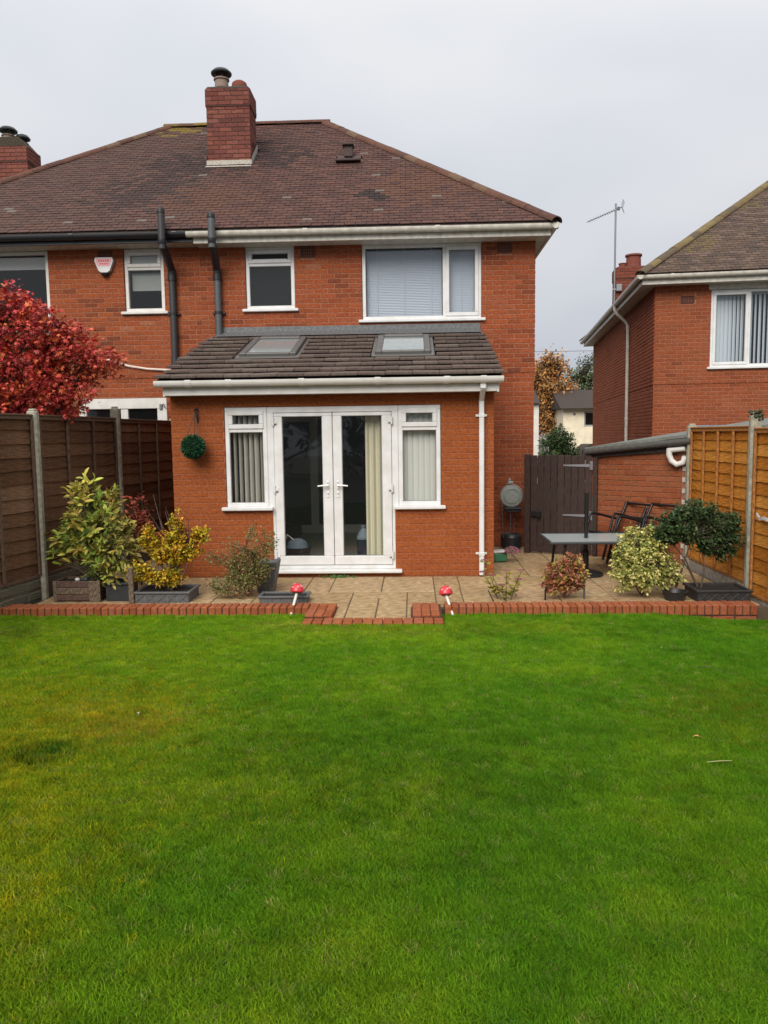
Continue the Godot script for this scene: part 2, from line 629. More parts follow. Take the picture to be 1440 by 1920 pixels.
	mats.pale_concrete = mat("pale concrete", lin(0.47, 0.44, 0.38), 0.92, {"tex": "stone", "scale": 1.6, "bump": "grit", "cm": 0.3})
	mats.moss = mat("moss", lin(0.09, 0.10, 0.04), 0.95, {"tex": "soil", "scale": 14.0})
	var S := {"tex": "stone", "scale": 1.3, "bump": "grit", "cm": 0.3, "spec": 0.3}
	mats.slab = mat("slab", lin(0.455, 0.327, 0.180), 0.85, S)
	mats.slab2 = mat("slab two", lin(0.484, 0.352, 0.206), 0.85, S)
	mats.slab3 = mat("slab three", lin(0.416, 0.293, 0.160), 0.85, S)
	mats.slab4 = mat("slab four", lin(0.465, 0.322, 0.190), 0.85, S)
	mats.joint = mat("joint", lin(0.20, 0.145, 0.085), 0.95, {"tex": "soil", "scale": 4.0})
	var E := {"tex": "brick", "scale": 2.4, "bump": "grit", "cm": 0.5, "spec": 0.3}
	mats.edge = mat("edge brick", lin(0.361, 0.112, 0.046), 0.9, E)
	mats.edge2 = mat("edge brick two", lin(0.404, 0.133, 0.056), 0.9, E)
	mats.edge3 = mat("edge brick three", lin(0.327, 0.095, 0.040), 0.9, E)
	mats.edge4 = mat("edge brick four", lin(0.387, 0.126, 0.063), 0.9, E)
	mats.soil = mat("lawn soil", lin(0.055, 0.075, 0.018), 0.95, {"tex": "soil", "scale": 3.0, "bump": "soil", "cm": 1.0})
	mats.far_ground = mat("far ground", lin(0.10, 0.10, 0.06), 0.95, {"tex": "soil", "scale": 0.4})
	mats.compost = mat("compost", lin(0.018, 0.015, 0.012), 0.95, {"bump": "soil", "scale": 5.0, "cm": 2.0})
	mats.twig = mat("twig", lin(0.085, 0.06, 0.04), 0.9, {})
	mats.twig_red = mat("twig red", lin(0.13, 0.055, 0.035), 0.9, {})
	mats.twig_green = mat("twig green", lin(0.14, 0.13, 0.05), 0.8, {})
	mats.grey_twig = mat("grey twig", lin(0.15, 0.12, 0.11), 0.9, {})
	mats.bark = mat("bark", lin(0.075, 0.055, 0.042), 0.95, {"tex": "soil", "scale": 3.0, "bump": "soil", "cm": 1.5})
	mats.box_wood = mat("box wood", lin(0.16, 0.095, 0.07), 0.85, {"tex": "wood", "scale": Vector3(1.2, 12, 12)})
	mats.box_wood2 = mat("box wood pale", lin(0.22, 0.165, 0.11), 0.85, {"tex": "wood", "scale": Vector3(6, 2, 6)})
	mats.slate_grey = mat("slate grey", lin(0.12, 0.125, 0.135), 0.6, {"tex": "stone", "scale": 4.0})
	mats.slate_dark = mat("slate dark", lin(0.028, 0.031, 0.037), 0.6, {"tex": "stone", "scale": 4.0})
	mats.black_trough = mat("black trough", lin(0.035, 0.036, 0.038), 0.5, {"tex": "stone", "scale": 4.0})
	mats.stake_white = mat("stake white", lin(0.66, 0.62, 0.55), 0.5, {})
	mats.mushroom_red = mat("mushroom red", lin(0.55, 0.035, 0.05), 0.3, {})
	mats.mushroom_pink = mat("mushroom spots", lin(0.72, 0.30, 0.30), 0.4, {})
	mats.gills = mat("gills", lin(0.16, 0.12, 0.10), 0.7, {})
	mats.bbq_grey = mat("barbecue grey", lin(0.30, 0.335, 0.315), 0.4, {"tex": "dirt", "scale": 3.0})
	mats.green_plastic = mat("green tub", lin(0.05, 0.20, 0.10), 0.5, {})
	mats.cream_render = mat("cream render", lin(0.82, 0.74, 0.57), 0.9, {"tex": "dirt", "scale": 0.6})
	mats.white_render = mat("white render", lin(0.72, 0.70, 0.66), 0.9, {"tex": "dirt", "scale": 0.6})
	mats.far_roof = mat("far roof", lin(0.10, 0.07, 0.058), 0.9, {"tex": "soil", "scale": 1.2})
	mats.grey_frame = mat("grey frame", lin(0.3, 0.31, 0.32), 0.5, {})


# an overcast sky, brighter towards the zenith as overcast skies are, with soft cloud mottling
func overcast() -> PanoramaSkyMaterial:
	var w := 512
	var h := 256
	var im := Image.create(w, h, false, Image.FORMAT_RGBF)
	var nz := FastNoiseLite.new()
	nz.seed = 4
	nz.frequency = 1.3
	nz.fractal_octaves = 4
	for j in h:
		var e := (0.5 - (j + 0.5) / h) * PI
		for i in w:
			var a := ((i + 0.5) / w - 0.5) * TAU
			var d := Vector3(sin(a) * cos(e), sin(e), -cos(a) * cos(e))
			var s: float = max(d.y, 0.0)
			var n := nz.get_noise_3d(d.x * 1.2, d.y * 3.0, d.z * 1.2)
			var l := 0.240 + 0.33 * s + 0.040 * n
			var warm := smoothstep(-0.05, 0.55, s + 0.25 * n)
			var c := Color(0.88, 0.95, 1.08).lerp(Color(0.985, 0.995, 1.025), warm)
			im.set_pixel(i, j, Color(c.r * l, c.g * l, c.b * l))
	var m := PanoramaSkyMaterial.new()
	m.panorama = ImageTexture.create_from_image(im)
	return m


func _ready() -> void:
	rng.seed = 20
	var cam := Camera3D.new()
	cam.name = "camera"
	cam.position = cam_at
	cam.rotation = Vector3(deg_to_rad(-5.7), deg_to_rad(2.2), deg_to_rad(-0.75))
	cam.fov = 67.0
	cam.near = 0.05
	cam.far = 500.0
	add_child(cam)
	cam_basis = cam.basis
	var env := Environment.new()
	env.background_mode = Environment.BG_SKY
	env.sky = Sky.new()
	env.sky.sky_material = overcast()
	env.tonemap_mode = Environment.TONE_MAPPER_LINEAR
	env.tonemap_exposure = 2.2
	env.sdfgi_enabled = true
	env.ssao_enabled = true
	env.ssil_enabled = true
	var we := WorldEnvironment.new()
	we.name = "world_environment"
	we.environment = env
	add_child(we)
	var sun := DirectionalLight3D.new()
	sun.name = "sun"
	sun.light_energy = 0.5
	sun.light_angular_distance = 40.0
	sun.light_color = Color(1.0, 0.97, 0.93)
	sun.shadow_enabled = true
	add_child(sun)
	sun.look_at_from_position(Vector3(-2.2, 6.2, 7.4), Vector3.ZERO)

	make_materials()
	grounds()
	patio()
	our_house()
	left_house()
	extension()
	right_house()
	outbuilding()
	gate()
	fences()
	edging()
	grass()
	plants()
	beyond()
	alarm_box()
	topiary_ball()
	patio_things()
	fallen_leaves()


# ------------------------------------------------------------------ windows, gutters, pipes
# outer frame from x0..x1, y0..y1 with its face at z; bars: ["v", x, y0, y1] or ["h", y, x0, x1]; cells: [x0, x1, y0, y1, sash?, pane material, inset behind glass]
func window(owner: Node, x0: float, x1: float, y0: float, y1: float, z: float, bars: Array, cells: Array, pvc: Material, sill := true, fw := 0.055) -> MeshInstance3D:
	var g := Geo.new()
	g.frame(x0, x1, y0, y1, fw, z - 0.07, z, 0.006)
	for b in bars:
		if b[0] == "v":
			g.span(b[1] - 0.028, b[1] + 0.028, b[2], b[3], z - 0.068, z - 0.002, 0.006)
		else:
			g.span(b[2], b[3], b[1] - 0.028, b[1] + 0.028, z - 0.068, z - 0.002, 0.006)
	var w := obj("window", g, pvc, owner)
	if sill:
		var s := Geo.new()
		s.box(Vector3((x0 + x1) * 0.5, y0 - 0.02, z + 0.02), Vector3(x1 - x0 + 0.12, 0.045, 0.13), 0.008)
		obj("sill", s, pvc, w)
	for c in cells:
		var inner := 0.0
		if c[4]:
			var f := Geo.new()
			f.frame(c[0] - 0.012, c[1] + 0.012, c[2] - 0.012, c[3] + 0.012, 0.058, z - 0.05, z + 0.014, 0.007)
			obj("sash", f, pvc, w)
			inner = 0.046
		var p := Geo.new()
		p.span(c[0] + inner - 0.004, c[1] - inner + 0.004, c[2] + inner - 0.004, c[3] - inner + 0.004, z - 0.033, z - 0.029)
		var q := Geo.new()
		q.quad(Vector3(c[0] + inner, c[2] + inner, z - 0.024), Vector3(c[1] - inner, c[2] + inner, z - 0.024), Vector3(c[1] - inner, c[3] - inner, z - 0.024), Vector3(c[0] + inner, c[3] - inner, z - 0.024), Vector3(0, 0, 1))
		obj("pane", q, c[5], w)
		# thin grey gasket round the glass
		var k := Geo.new()
		k.frame(c[0] + inner - 0.002, c[1] - inner + 0.002, c[2] + inner - 0.002, c[3] - inner + 0.002, 0.009, z - 0.03, z - (0.02 if not c[4] else 0.018), 0.0)
		obj("gasket", k, mats.gasket, w)
	return w


# upright slats of a vertical blind hanging between x0 and x1
func vertical_blind(w: Node, x0: float, x1: float, y0: float, y1: float, z: float, n: int, width: float, turns: Array, m: Material) -> void:
	var rail := Geo.new()
	rail.span(x0, x1, y1, y1 + 0.04, z - 0.02, z + 0.02, 0.004)
	obj("blind_rail", rail, m, w)
	for i in n:
		var x := x0 + (x1 - x0) * (i + 0.5) / n
		var a: float = turns[i % turns.size()]
		var bs := Basis(Vector3.UP, a)
		var g := Geo.new()
		var pts := []
		for k in 4:
			var t := k / 3.0 - 0.5
			pts.append(bs * Vector3(t * width, 0, 0.006 * (0.25 - t * t) * 4.0) + Vector3(x, 0, z))
		for k in 3:
			var a0: Vector3 = pts[k] + Vector3.UP * y0
			var a1: Vector3 = pts[k + 1] + Vector3.UP * y0
			var b0: Vector3 = pts[k] + Vector3.UP * y1
			var b1: Vector3 = pts[k + 1] + Vector3.UP * y1
			for s in [1.0, -1.0]:
				var off: Vector3 = bs * Vector3(0, 0, 0.0006 * s)
				g.quad(a0 + off, a1 + off, b1 + off, b0 + off, bs * Vector3(0, 0, s))
		obj("blind_slat", g, m, w)


# half round gutter along x from x0 to x1; its rim at y, its outermost line at z (in front), given in the frame xf
func gutter(owner: Node, x0: float, x1: float, y: float, z: float, m: Material, xf := Transform3D(), joints := []) -> MeshInstance3D:
	var g := Geo.new()
	var outer := []
	var r := 0.056
	for i in 11:
		var a := PI + PI * i / 10.0
		outer.append(Vector2(cos(a), sin(a)))
	var poly := PackedVector2Array()
	for p in outer:
		poly.append(Vector2(-p.x * r, p.y * r * 1.25 - 0.002))
	poly.append(Vector2(-r + 0.0, 0.006))
	poly.append(Vector2(-r + 0.012, 0.006))
	for i in 11:
		var p: Vector2 = outer[10 - i]
		poly.append(Vector2(-p.x * (r - 0.005), p.y * (r - 0.005) * 1.25 + 0.003))
	# profile x -> -world z ... built along local z, turned so that z runs along x
	var turn := Transform3D(Basis(Vector3(0, 0, -1), Vector3.UP, Vector3(1, 0, 0)), Vector3(0, y, z - r))
	g.prism(poly, x0, x1, xf * turn)
	for e in [x0, x1]:
		var cap := PackedVector2Array()
		for p in outer:
			cap.append(Vector2(-p.x * (r + 0.002), p.y * (r + 0.002) * 1.25))
		g.prism(cap, e - 0.004, e + 0.004, xf * turn)
	for j in joints:
		var col := PackedVector2Array()
		for p in outer:
			col.append(Vector2(-p.x * (r + 0.006), p.y * (r + 0.006) * 1.25))
		col.append(Vector2(-r - 0.004, 0.012))
		col.append(Vector2(-r + 0.01, 0.012))
		for i in 11:
			var p: Vector2 = outer[10 - i]
			col.append(Vector2(-p.x * (r - 0.001), p.y * (r - 0.001) * 1.25 + 0.001))
		g.prism(col, j - 0.035, j + 0.035, xf * turn)
	return obj("gutter", g, m, owner)


func air_brick(owner: Node, x0: float, x1: float, y0: float, y1: float, z: float) -> void:
	var g := Geo.new()
	g.frame(x0, x1, y0, y1, 0.018, z - 0.02, z + 0.006, 0.003)
	for i in 3:
		var y := y0 + (y1 - y0) * (i + 1) / 4.0
		g.span(x0 + 0.018, x1 - 0.018, y - 0.012, y + 0.012, z - 0.018, z + 0.002, 0.002)
	var n := 5
	for i in n:
		var x := x0 + (x1 - x0) * (i + 1) / (n + 1.0)
		g.span(x - 0.01, x + 0.01, y0 + 0.018, y1 - 0.018, z - 0.019, z, 0.0)
	obj("air_brick", g, mats.air, owner)


func ridge_mesh() -> ArrayMesh:
	if not tex.has("ridge_mesh"):
		var g := Geo.new()
		var out := PackedVector2Array()
		for i in 9:
			var a := PI * i / 8.0
			out.append(Vector2(cos(a) * 0.125, sin(a) * 0.085))
		for i in 9:
			var a := PI * (8 - i) / 8.0
			out.append(Vector2(cos(a) * 0.108, sin(a) * 0.068))
		g.prism(out, -0.149, 0.149)
		tex["ridge_mesh"] = g.mesh()
	return tex["ridge_mesh"]


func ridge_line(roof: Node, called: String, a: Vector3, b: Vector3, pal: Array) -> void:
	var d := (b - a).normalized()
	var up := (Vector3.UP - d * d.dot(Vector3.UP)).normalized()
	var bs := Basis(up.cross(d).normalized(), up, d)
	var n := int(a.distance_to(b) / 0.3)
	for i in n:
		var o := MeshInstance3D.new()
		o.name = numbered(called, roof)
		o.mesh = ridge_mesh()
		o.material_override = tile_mat(pal[rng.randi() % pal.size()])
		o.transform = Transform3D(bs * Basis.from_euler(Vector3(rng.randfn() * 0.012, rng.randfn() * 0.01, rng.randfn() * 0.02)) * Basis.from_scale(Vector3(1, 1, a.distance_to(b) / n / 0.302)), a + d * (a.distance_to(b) * (i + 0.5) / n) + up * (-0.012 + rng.randf_range(0, 0.006)))
		roof.add_child(o)


# bricks on all four sides of a stack standing on x0..x1, z1..z0 from y0 to y1
func stack(owner: Node, frame: Transform3D, called: String, x0: float, x1: float, z0: float, z1: float, y0: float, y1: float, pal: Array, sides := "fr") -> MeshInstance3D:
	var g := Geo.new()
	g.span(x0 + 0.006, x1 - 0.006, y0, y1 - 0.3, z0 - 0.006, z1 + 0.006)
	g.span(x0 - 0.012, x1 + 0.012, y1 - 0.3, y1 - 0.011, z0 + 0.012, z1 - 0.012)
	g.span(x0 + 0.03, x1 - 0.03, y1 - 0.0105, y1 + 0.03, z0 - 0.03, z1 + 0.03, 0.02)
	var s := obj(called, g, mats.mortar_dark, owner)
	var h := y1 - y0
	var w := x1 - x0
	var d := z0 - z1
	lay_bricks(s, frame, Transform3D(Basis(), Vector3(x0, y0, z0)), w, h, [], pal, {"most": 160, "step_out": 0.018, "step_y": h - 0.3})
	if sides.contains("r"):
		lay_bricks(s, frame, Transform3D(Basis(Vector3(0, 0, -1), Vector3.UP, Vector3(1, 0, 0)), Vector3(x1, y0, z0)), d, h, [], pal, {"most": 120, "step_out": 0.018, "step_y": h - 0.3, "seed": 8})
	if sides.contains("l"):
		lay_bricks(s, frame, Transform3D(Basis(Vector3(0, 0, 1), Vector3.UP, Vector3(-1, 0, 0)), Vector3(x0, y0, z1)), d, h, [], pal, {"most": 120, "step_out": 0.018, "step_y": h - 0.3, "seed": 9})
	lay_bricks(s, frame, Transform3D(Basis(Vector3(-1, 0, 0), Vector3.UP, Vector3(0, 0, -1)), Vector3(x1, y0, z1)), w, h, [], pal, {"most": 0, "step_out": 0.018, "step_y": h - 0.3, "seed": 10})
	return s


func pot(owner: Node, at: Vector3, r: float, h: float, cowl: bool, dome := false) -> void:
	var g := Geo.new()
	if dome:
		g.lathe([Vector2(r, 0), Vector2(r, h * 0.45), Vector2(r * 0.92, h * 0.75), Vector2(r * 0.6, h * 0.95), Vector2(0.0, h)], 18, Transform3D(Basis(), at))
	else:
		g.lathe([Vector2(r * 1.05, 0), Vector2(r, h * 0.2), Vector2(r * 0.95, h * 0.85), Vector2(r * 1.12, h * 0.88), Vector2(r * 1.12, h), Vector2(r * 0.85, h), Vector2(r * 0.8, h * 0.3)], 18, Transform3D(Basis(), at))
	var p := obj("chimney_pot", g, mats.pot_clay if not cowl else mats.pot_buff, owner)
	if cowl:
		var c := Geo.new()
		for i in 5:
			var a := TAU * i / 5.0
			c.tube([at + Vector3(cos(a) * r * 0.8, h - 0.02, sin(a) * r * 0.8), at + Vector3(cos(a) * r * 0.85, h + 0.09, sin(a) * r * 0.85)], 0.01, 5)
		c.lathe([Vector2(0.0, h + 0.07), Vector2(r * 1.45, h + 0.075), Vector2(r * 1.5, h + 0.1), Vector2(r * 1.1, h + 0.15), Vector2(r * 0.5, h + 0.175), Vector2(0, h + 0.18)], 20, Transform3D(Basis(), at))
		obj("cowl", c, mats.black_metal, p)


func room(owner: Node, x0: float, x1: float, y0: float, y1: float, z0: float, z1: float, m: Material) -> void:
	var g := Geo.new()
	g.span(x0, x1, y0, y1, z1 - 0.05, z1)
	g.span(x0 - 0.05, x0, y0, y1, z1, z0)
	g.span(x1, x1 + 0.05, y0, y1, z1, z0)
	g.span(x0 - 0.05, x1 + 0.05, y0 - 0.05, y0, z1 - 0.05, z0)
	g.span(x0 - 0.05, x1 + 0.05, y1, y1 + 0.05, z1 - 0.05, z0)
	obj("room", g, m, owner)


# ------------------------------------------------------------------ the two halves of the pair of houses
const WALL_Z := -12.45
const PARTY := -3.34
const EAVE := Vector2(4.95, -12.0)   # height, z
const RIDGE := Vector2(7.98, -16.0)


func pair_roof(owner: Node, left: bool) -> void:
	var x_eave := -8.9 if left else 2.18
	var x_ridge := -4.8 if left else -1.68
	var a := Vector3(x_eave, EAVE.x, EAVE.y)
	var b := Vector3(PARTY, EAVE.x, EAVE.y)
	var c := Vector3(PARTY, RIDGE.x, RIDGE.y)
	var d := Vector3(x_ridge, RIDGE.x, RIDGE.y)
	var back := EAVE.y + 2.0 * (RIDGE.y - EAVE.y)
	var e := Vector3(x_eave, EAVE.x, back)
	var f := Vector3(PARTY, EAVE.x, back)
	var g := Geo.new()
	var t := Vector3(0, -0.06, 0)
	g.quad(a, b, c, d, Vector3(0, 1, 1))
	g.quad(a + t, b + t, c + t, d + t, Vector3(0, -1, -1))
	g.quad(e, f, c, d, Vector3(0, 1, -1))
	g.quad(e + t, f + t, c + t, d + t, Vector3(0, -1, 1))
	var side := Vector3(-1 if left else 1, 1, 0)
	g.tri(a, e, d, side)
	g.tri(a + t, e + t, d + t, -side)
	g.quad(a, b, b + t, a + t, Vector3(0, 0, 1))
	g.quad(a, e, e + t, a + t, Vector3(side.x, 0, 0))
	var roof := obj("roof", g, mats.felt, owner)
	var pal := [lin(0.104, 0.053, 0.044), lin(0.090, 0.047, 0.040), lin(0.117, 0.059, 0.048), lin(0.083, 0.045, 0.040), lin(0.108, 0.056, 0.048), lin(0.097, 0.049, 0.040), lin(0.126, 0.064, 0.050)]
	if left:
		pal = [lin(0.104, 0.058, 0.048), lin(0.092, 0.051, 0.044), lin(0.115, 0.062, 0.050), lin(0.086, 0.050, 0.044), lin(0.101, 0.059, 0.051)]
		for i in 11:
			pal.append_array(pal.slice(0, 5))
		pal.append(lin(0.17, 0.14, 0.125))
	else:
		for i in 12:
			pal.append_array(pal.slice(0, 7))
		pal.append(lin(0.165, 0.13, 0.115))
	var spots := [
		[Vector3(-0.57, 5.75, -13.05), 0.62, lin(0.041, 0.028, 0.027), 2.0], [Vector3(-2.55, 6.9, -14.6), 0.9, lin(0.056, 0.034, 0.031)],
		[Vector3(-3.9, 6.6, -14.2), 1.1, lin(0.059, 0.037, 0.033)], [Vector3(-4.4, 5.9, -13.2), 1.2, lin(0.065, 0.041, 0.037)],
		[Vector3(-4.6, 7.9, -15.9), 0.55, lin(0.20, 0.14, 0.035)], [Vector3(0.3, 6.0, -13.3), 1.2, lin(0.122, 0.059, 0.040)], [Vector3(-3.3, 5.6, -12.9), 1.0, lin(0.113, 0.058, 0.043)],
	]
	var slab := Geo.new()
	slab.box(Vector3.ZERO, Vector3(0.161, 0.015, 0.18), 0.003)
	var tm := slab.mesh()
	var up := (d - Vector3(x_ridge, EAVE.x, EAVE.y)).normalized()
	var len := (RIDGE.x - EAVE.x) / up.y
	var run := absf(x_ridge - x_eave)
	var vent := Rect2(-0.9 - 0.42, (6.66 - EAVE.x) / up.y, 0.46, 0.2)
	var lim := func(s):
		var p := PARTY + (0.0835 if int(s / 0.1) % 2 else 0.0)
		return [x_eave + run * s / len, p] if left else [p, x_eave - run * s / len]
	var stack_gap := Rect2(-3.62, (6.62 - EAVE.x) / up.y, 0.84, 0.7)
	lay_tiles(roof, Transform3D(), Vector3(0, EAVE.x, EAVE.y), Vector3(1, 0, 0), up, len, 0.1, 0.167, lim, tm, pal, {"spots": spots, "tilt": 0.10, "lift": 0.016, "len": 0.18, "gaps": [stack_gap, vent]})
	# hipped side
	var ups := (d - Vector3(x_eave, EAVE.x, RIDGE.y)).normalized()
	var lens := (d - Vector3(x_eave, EAVE.x, RIDGE.y)).length()
	var half := 4.0
	lay_tiles(roof, Transform3D(), Vector3(x_eave, EAVE.x, RIDGE.y), Vector3(0, 0, 1), ups, lens, 0.1, 0.167, func(s): return [-half * (1 - s / lens), half * (1 - s / lens)], tm, pal, {"most": 0, "tilt": 0.10, "lift": 0.016, "len": 0.18})
	var hips := [lin(0.117, 0.057, 0.040), lin(0.135, 0.064, 0.044), lin(0.104, 0.053, 0.040), lin(0.16, 0.10, 0.065)]
	ridge_line(roof, "hip_tile", a + Vector3(0, 0.0, 0), d + Vector3(0, -0.01, 0), hips)
	ridge_line(roof, "hip_tile", e + Vector3(0, 0.0, 0), d + Vector3(0, -0.01, 0), hips)
	if left:
		ridge_line(roof, "ridge_tile", d + Vector3(-0.1, 0.0, 0), Vector3(PARTY, RIDGE.x, RIDGE.y), [lin(0.22, 0.15, 0.04), lin(0.17, 0.12, 0.05), lin(0.126, 0.068, 0.040)])
	else:
		ridge_line(roof, "ridge_tile", Vector3(PARTY, RIDGE.x, RIDGE.y), d + Vector3(0.1, 0.0, 0), hips)
		# ventilator tile high on the right
		var vt := Geo.new()
		vt.box(Vector3(-1.09, 6.70, -14.29), Vector3(0.42, 0.05, 0.3), 0.01, Basis(Vector3(1, 0, 0), 0.62))
		vt.span(-1.31, -0.87, 6.60, 6.64, -14.14, -14.02, 0.008)
		vt.box(Vector3(-1.1, 6.84, -14.33), Vector3(0.15, 0.2, 0.16), 0.012)
		vt.span(-1.20, -1.0, 6.93, 6.965, -14.45, -14.2, 0.008)
		obj("roof_vent", vt, mats.vent, roof)


func our_house() -> void:
	var h := thing("semi_detached_house", "right half of the red brick pair, with white gutter and wide two-pane upstairs window", "house", Vector3(-0.7, 0, -16))
	var holes := [Rect2(-2.62, 3.82, 0.78, 1.0), Rect2(-0.78, 3.62, 1.88, 1.2), Rect2(-2.9, -0.05, 3.7, 2.45)]
	var x0 := PARTY
	var x1 := 1.92
	var g := Geo.new()
	holed(g, x0, x1, -0.1, 4.82, WALL_Z - 0.26, WALL_Z - 0.0045, holes)
	holed(g, x0, x1, 2.775, 4.82, WALL_Z - 0.0045, WALL_Z + 0.0075, holes)
	g.span(x1 - 0.27, x1 - 0.01, -0.1, 4.82, -19.5, WALL_Z - 0.26)
	g.span(x0, x1 - 0.27, -0.1, 4.82, -19.5, -19.24)
	g.span(x0, x0 + 0.12, -0.1, 4.82, -19.24, WALL_Z - 0.26)
	var wall := obj("wall", g, mats.mortar_old, h)
	var pal := [lin(0.186, 0.056, 0.030), lin(0.203, 0.057, 0.029), lin(0.237, 0.064, 0.028), lin(0.277, 0.071, 0.029), lin(0.305, 0.078, 0.033), lin(0.285, 0.083, 0.036), lin(0.325, 0.084, 0.034), lin(0.342, 0.087, 0.034), lin(0.325, 0.092, 0.042), lin(0.318, 0.081, 0.032), lin(0.357, 0.097, 0.039), lin(0.374, 0.112, 0.048), lin(0.352, 0.134, 0.073)]
	var lh := []
	for q in holes:
		lh.append(Rect2(q.position.x - x0, q.position.y, q.size.x, q.size.y))
	lh.append(Rect2(-1.745 - x0, 4.60, 0.24, 0.20))
	lh.append(Rect2(1.33 - x0, 4.60, 0.24, 0.17))
	lh.append(Rect2(-3.09 - x0, 3.35, 4.18, 0.10))
	lay_bricks(wall, Transform3D(), Transform3D(Basis(), Vector3(x0, 0, WALL_Z)), x1 - x0, 4.8, lh, pal, {"step_out": 0.012, "step_y": 2.76})
	lay_bricks(wall, Transform3D(), Transform3D(Basis(Vector3(0, 0, -1), Vector3.UP, Vector3(1, 0, 0)), Vector3(x1, 0, WALL_Z)), 7.0, 4.8, [], pal, {"most": 0, "seed": 12, "step_out": 0.012, "step_y": 2.76})
	air_brick(h, -1.74, -1.51, 4.605, 4.795, WALL_Z + 0.012)
	air_brick(h, 1.335, 1.565, 4.605, 4.765, WALL_Z + 0.012)
	pair_roof(h, false)
	# eaves
	var fa := Geo.new()
	fa.span(PARTY + 0.0, 2.11, 4.775, 4.91, -12.125, -12.1, 0.004)
	fa.span(2.085, 2.11, 4.775, 4.91, -19.8, -12.126, 0.004)
	obj("fascia", fa, mats.cream_pvc, h)
	var so := Geo.new()
	so.span(PARTY, 2.09, 4.785, 4.797, WALL_Z - 0.05, -12.124)
	so.span(x1 - 0.05, 2.086, 4.784, 4.796, -19.8, WALL_Z - 0.051)
	obj("soffit", so, mats.cream_pvc, h)
	gutter(h, -3.42, 2.20, 4.925, -11.985, mats.cream_pvc, Transform3D(), [-1.6, 0.4])
	gutter(h, -11.99, -19.8, 4.925, 2.215, mats.cream_pvc, Transform3D(Basis(Vector3(0, 0, 1), Vector3.UP, Vector3(1, 0, 0)).orthonormalized(), Vector3.ZERO), [])
	# small bathroom window and the wide bedroom window
	var w1 := window(h, -2.615, -1.845, 3.825, 4.785, WALL_Z - 0.02, [["h", 4.52, -2.56, -1.9]], [[-2.56, -1.9, 4.548, 4.73, true, mats.dark_obscure], [-2.56, -1.9, 3.88, 4.492, false, mats.dark_obscure]], mats.pvc)
	var sb := Geo.new()
	sb.span(-2.5, -1.96, 4.545, 4.60, WALL_Z - 0.006, WALL_Z - 0.001, 0.002)
	obj("window_vent", sb, mats.pvc, w1)
	var w2 := window(h, -0.775, 1.095, 3.625, 4.785, WALL_Z - 0.02, [["v", 0.52, 3.68, 4.73]], [[-0.72, 0.492, 3.68, 4.73, false, mats.pane], [0.548, 1.04, 3.68, 4.73, true, mats.pane]], mats.pvc)
	for part in [[-0.71, 0.48], [0.55, 1.03]]:
		for i in 42:
			var y: float = 3.69 + i * 0.025
			var s := Geo.new()
			s.box(Vector3((part[0] + part[1]) * 0.5, y, WALL_Z - 0.15), Vector3(part[1] - part[0], 0.0025, 0.027), 0.0, Basis(Vector3(1, 0, 0), 1.2))
			obj("blind_slat", s, mats.venetian, w2)
		for t in [0.14, 0.5, 0.86]:
			var s := Geo.new()
			var x: float = lerpf(part[0], part[1], t)
			s.span(x - 0.006, x + 0.006, 3.69, 4.74, WALL_Z - 0.134, WALL_Z - 0.132)
			obj("blind_tape", s, mats.venetian_tape, w2)
	room(h, -2.9, -1.7, 3.2, 4.76, WALL_Z - 0.26, -14.5, mats.room_dark)
	room(h, -0.95, 1.6, 3.2, 4.76, WALL_Z - 0.26, -15.0, mats.room_dark)
	# grey soil pipe rising past the gutter
	soil_pipe(h, -3.05, 3.38, 5.10, mats.grey_pipe, mats.black_pipe, -3.0)
	# chimney on the party wall
	var ch := stack(h, Transform3D(), "chimney", -3.60, -2.83, -14.20, -14.76, 6.3, 7.93, [lin(0.165, 0.055, 0.042), lin(0.20, 0.068, 0.051), lin(0.24, 0.088, 0.065), lin(0.18, 0.063, 0.052), lin(0.13, 0.05, 0.042), lin(0.23, 0.095, 0.074)])
	var fl := Geo.new()
	var b0 := Vector3(-3.62, 6.62, -14.17)
	fl.quad(b0, b0 + Vector3(0.81, 0, 0), b0 + Vector3(0.81, 0.09, -0.006), b0 + Vector3(0, 0.09, -0.006), Vector3(0, 0, 1))
	fl.quad(b0, b0 + Vector3(0.81, 0, 0), b0 + Vector3(0.81, -0.06, 0.11), b0 + Vector3(0, -0.06, 0.11), Vector3(0, 1, 1))
	fl.quad(Vector3(-2.812, 6.60, -14.17), Vector3(-2.812, 7.03, -14.76), Vector3(-2.812, 7.18, -14.76), Vector3(-2.812, 6.75, -14.17), Vector3(1, 0, 0))
	fl.quad(Vector3(-3.618, 6.60, -14.17), Vector3(-3.618, 7.03, -14.76), Vector3(-3.618, 7.18, -14.76), Vector3(-3.618, 6.75, -14.17), Vector3(-1, 0, 0))
	obj("flashing", fl, mats.mortar_white, ch)
	var cm := Geo.new()
	cm.span(-3.6, -2.83, 7.90, 7.975, -14.76, -14.19, 0.03)
	cm.lathe([Vector2(0.2, 7.97), Vector2(0.15, 8.03)], 14, Transform3D(Basis(), Vector3(-3.36, 0, -14.46)))
	cm.lathe([Vector2(0.2, 7.97), Vector2(0.15, 8.03)], 14, Transform3D(Basis(), Vector3(-3.05, 0, -14.46)))
	obj("flaunching", cm, mats.mossy, ch)
	pot(ch, Vector3(-3.37, 8.0, -14.46), 0.125, 0.2, true)
	pot(ch, Vector3(-3.05, 7.99, -14.46), 0.14, 0.17, false, true)


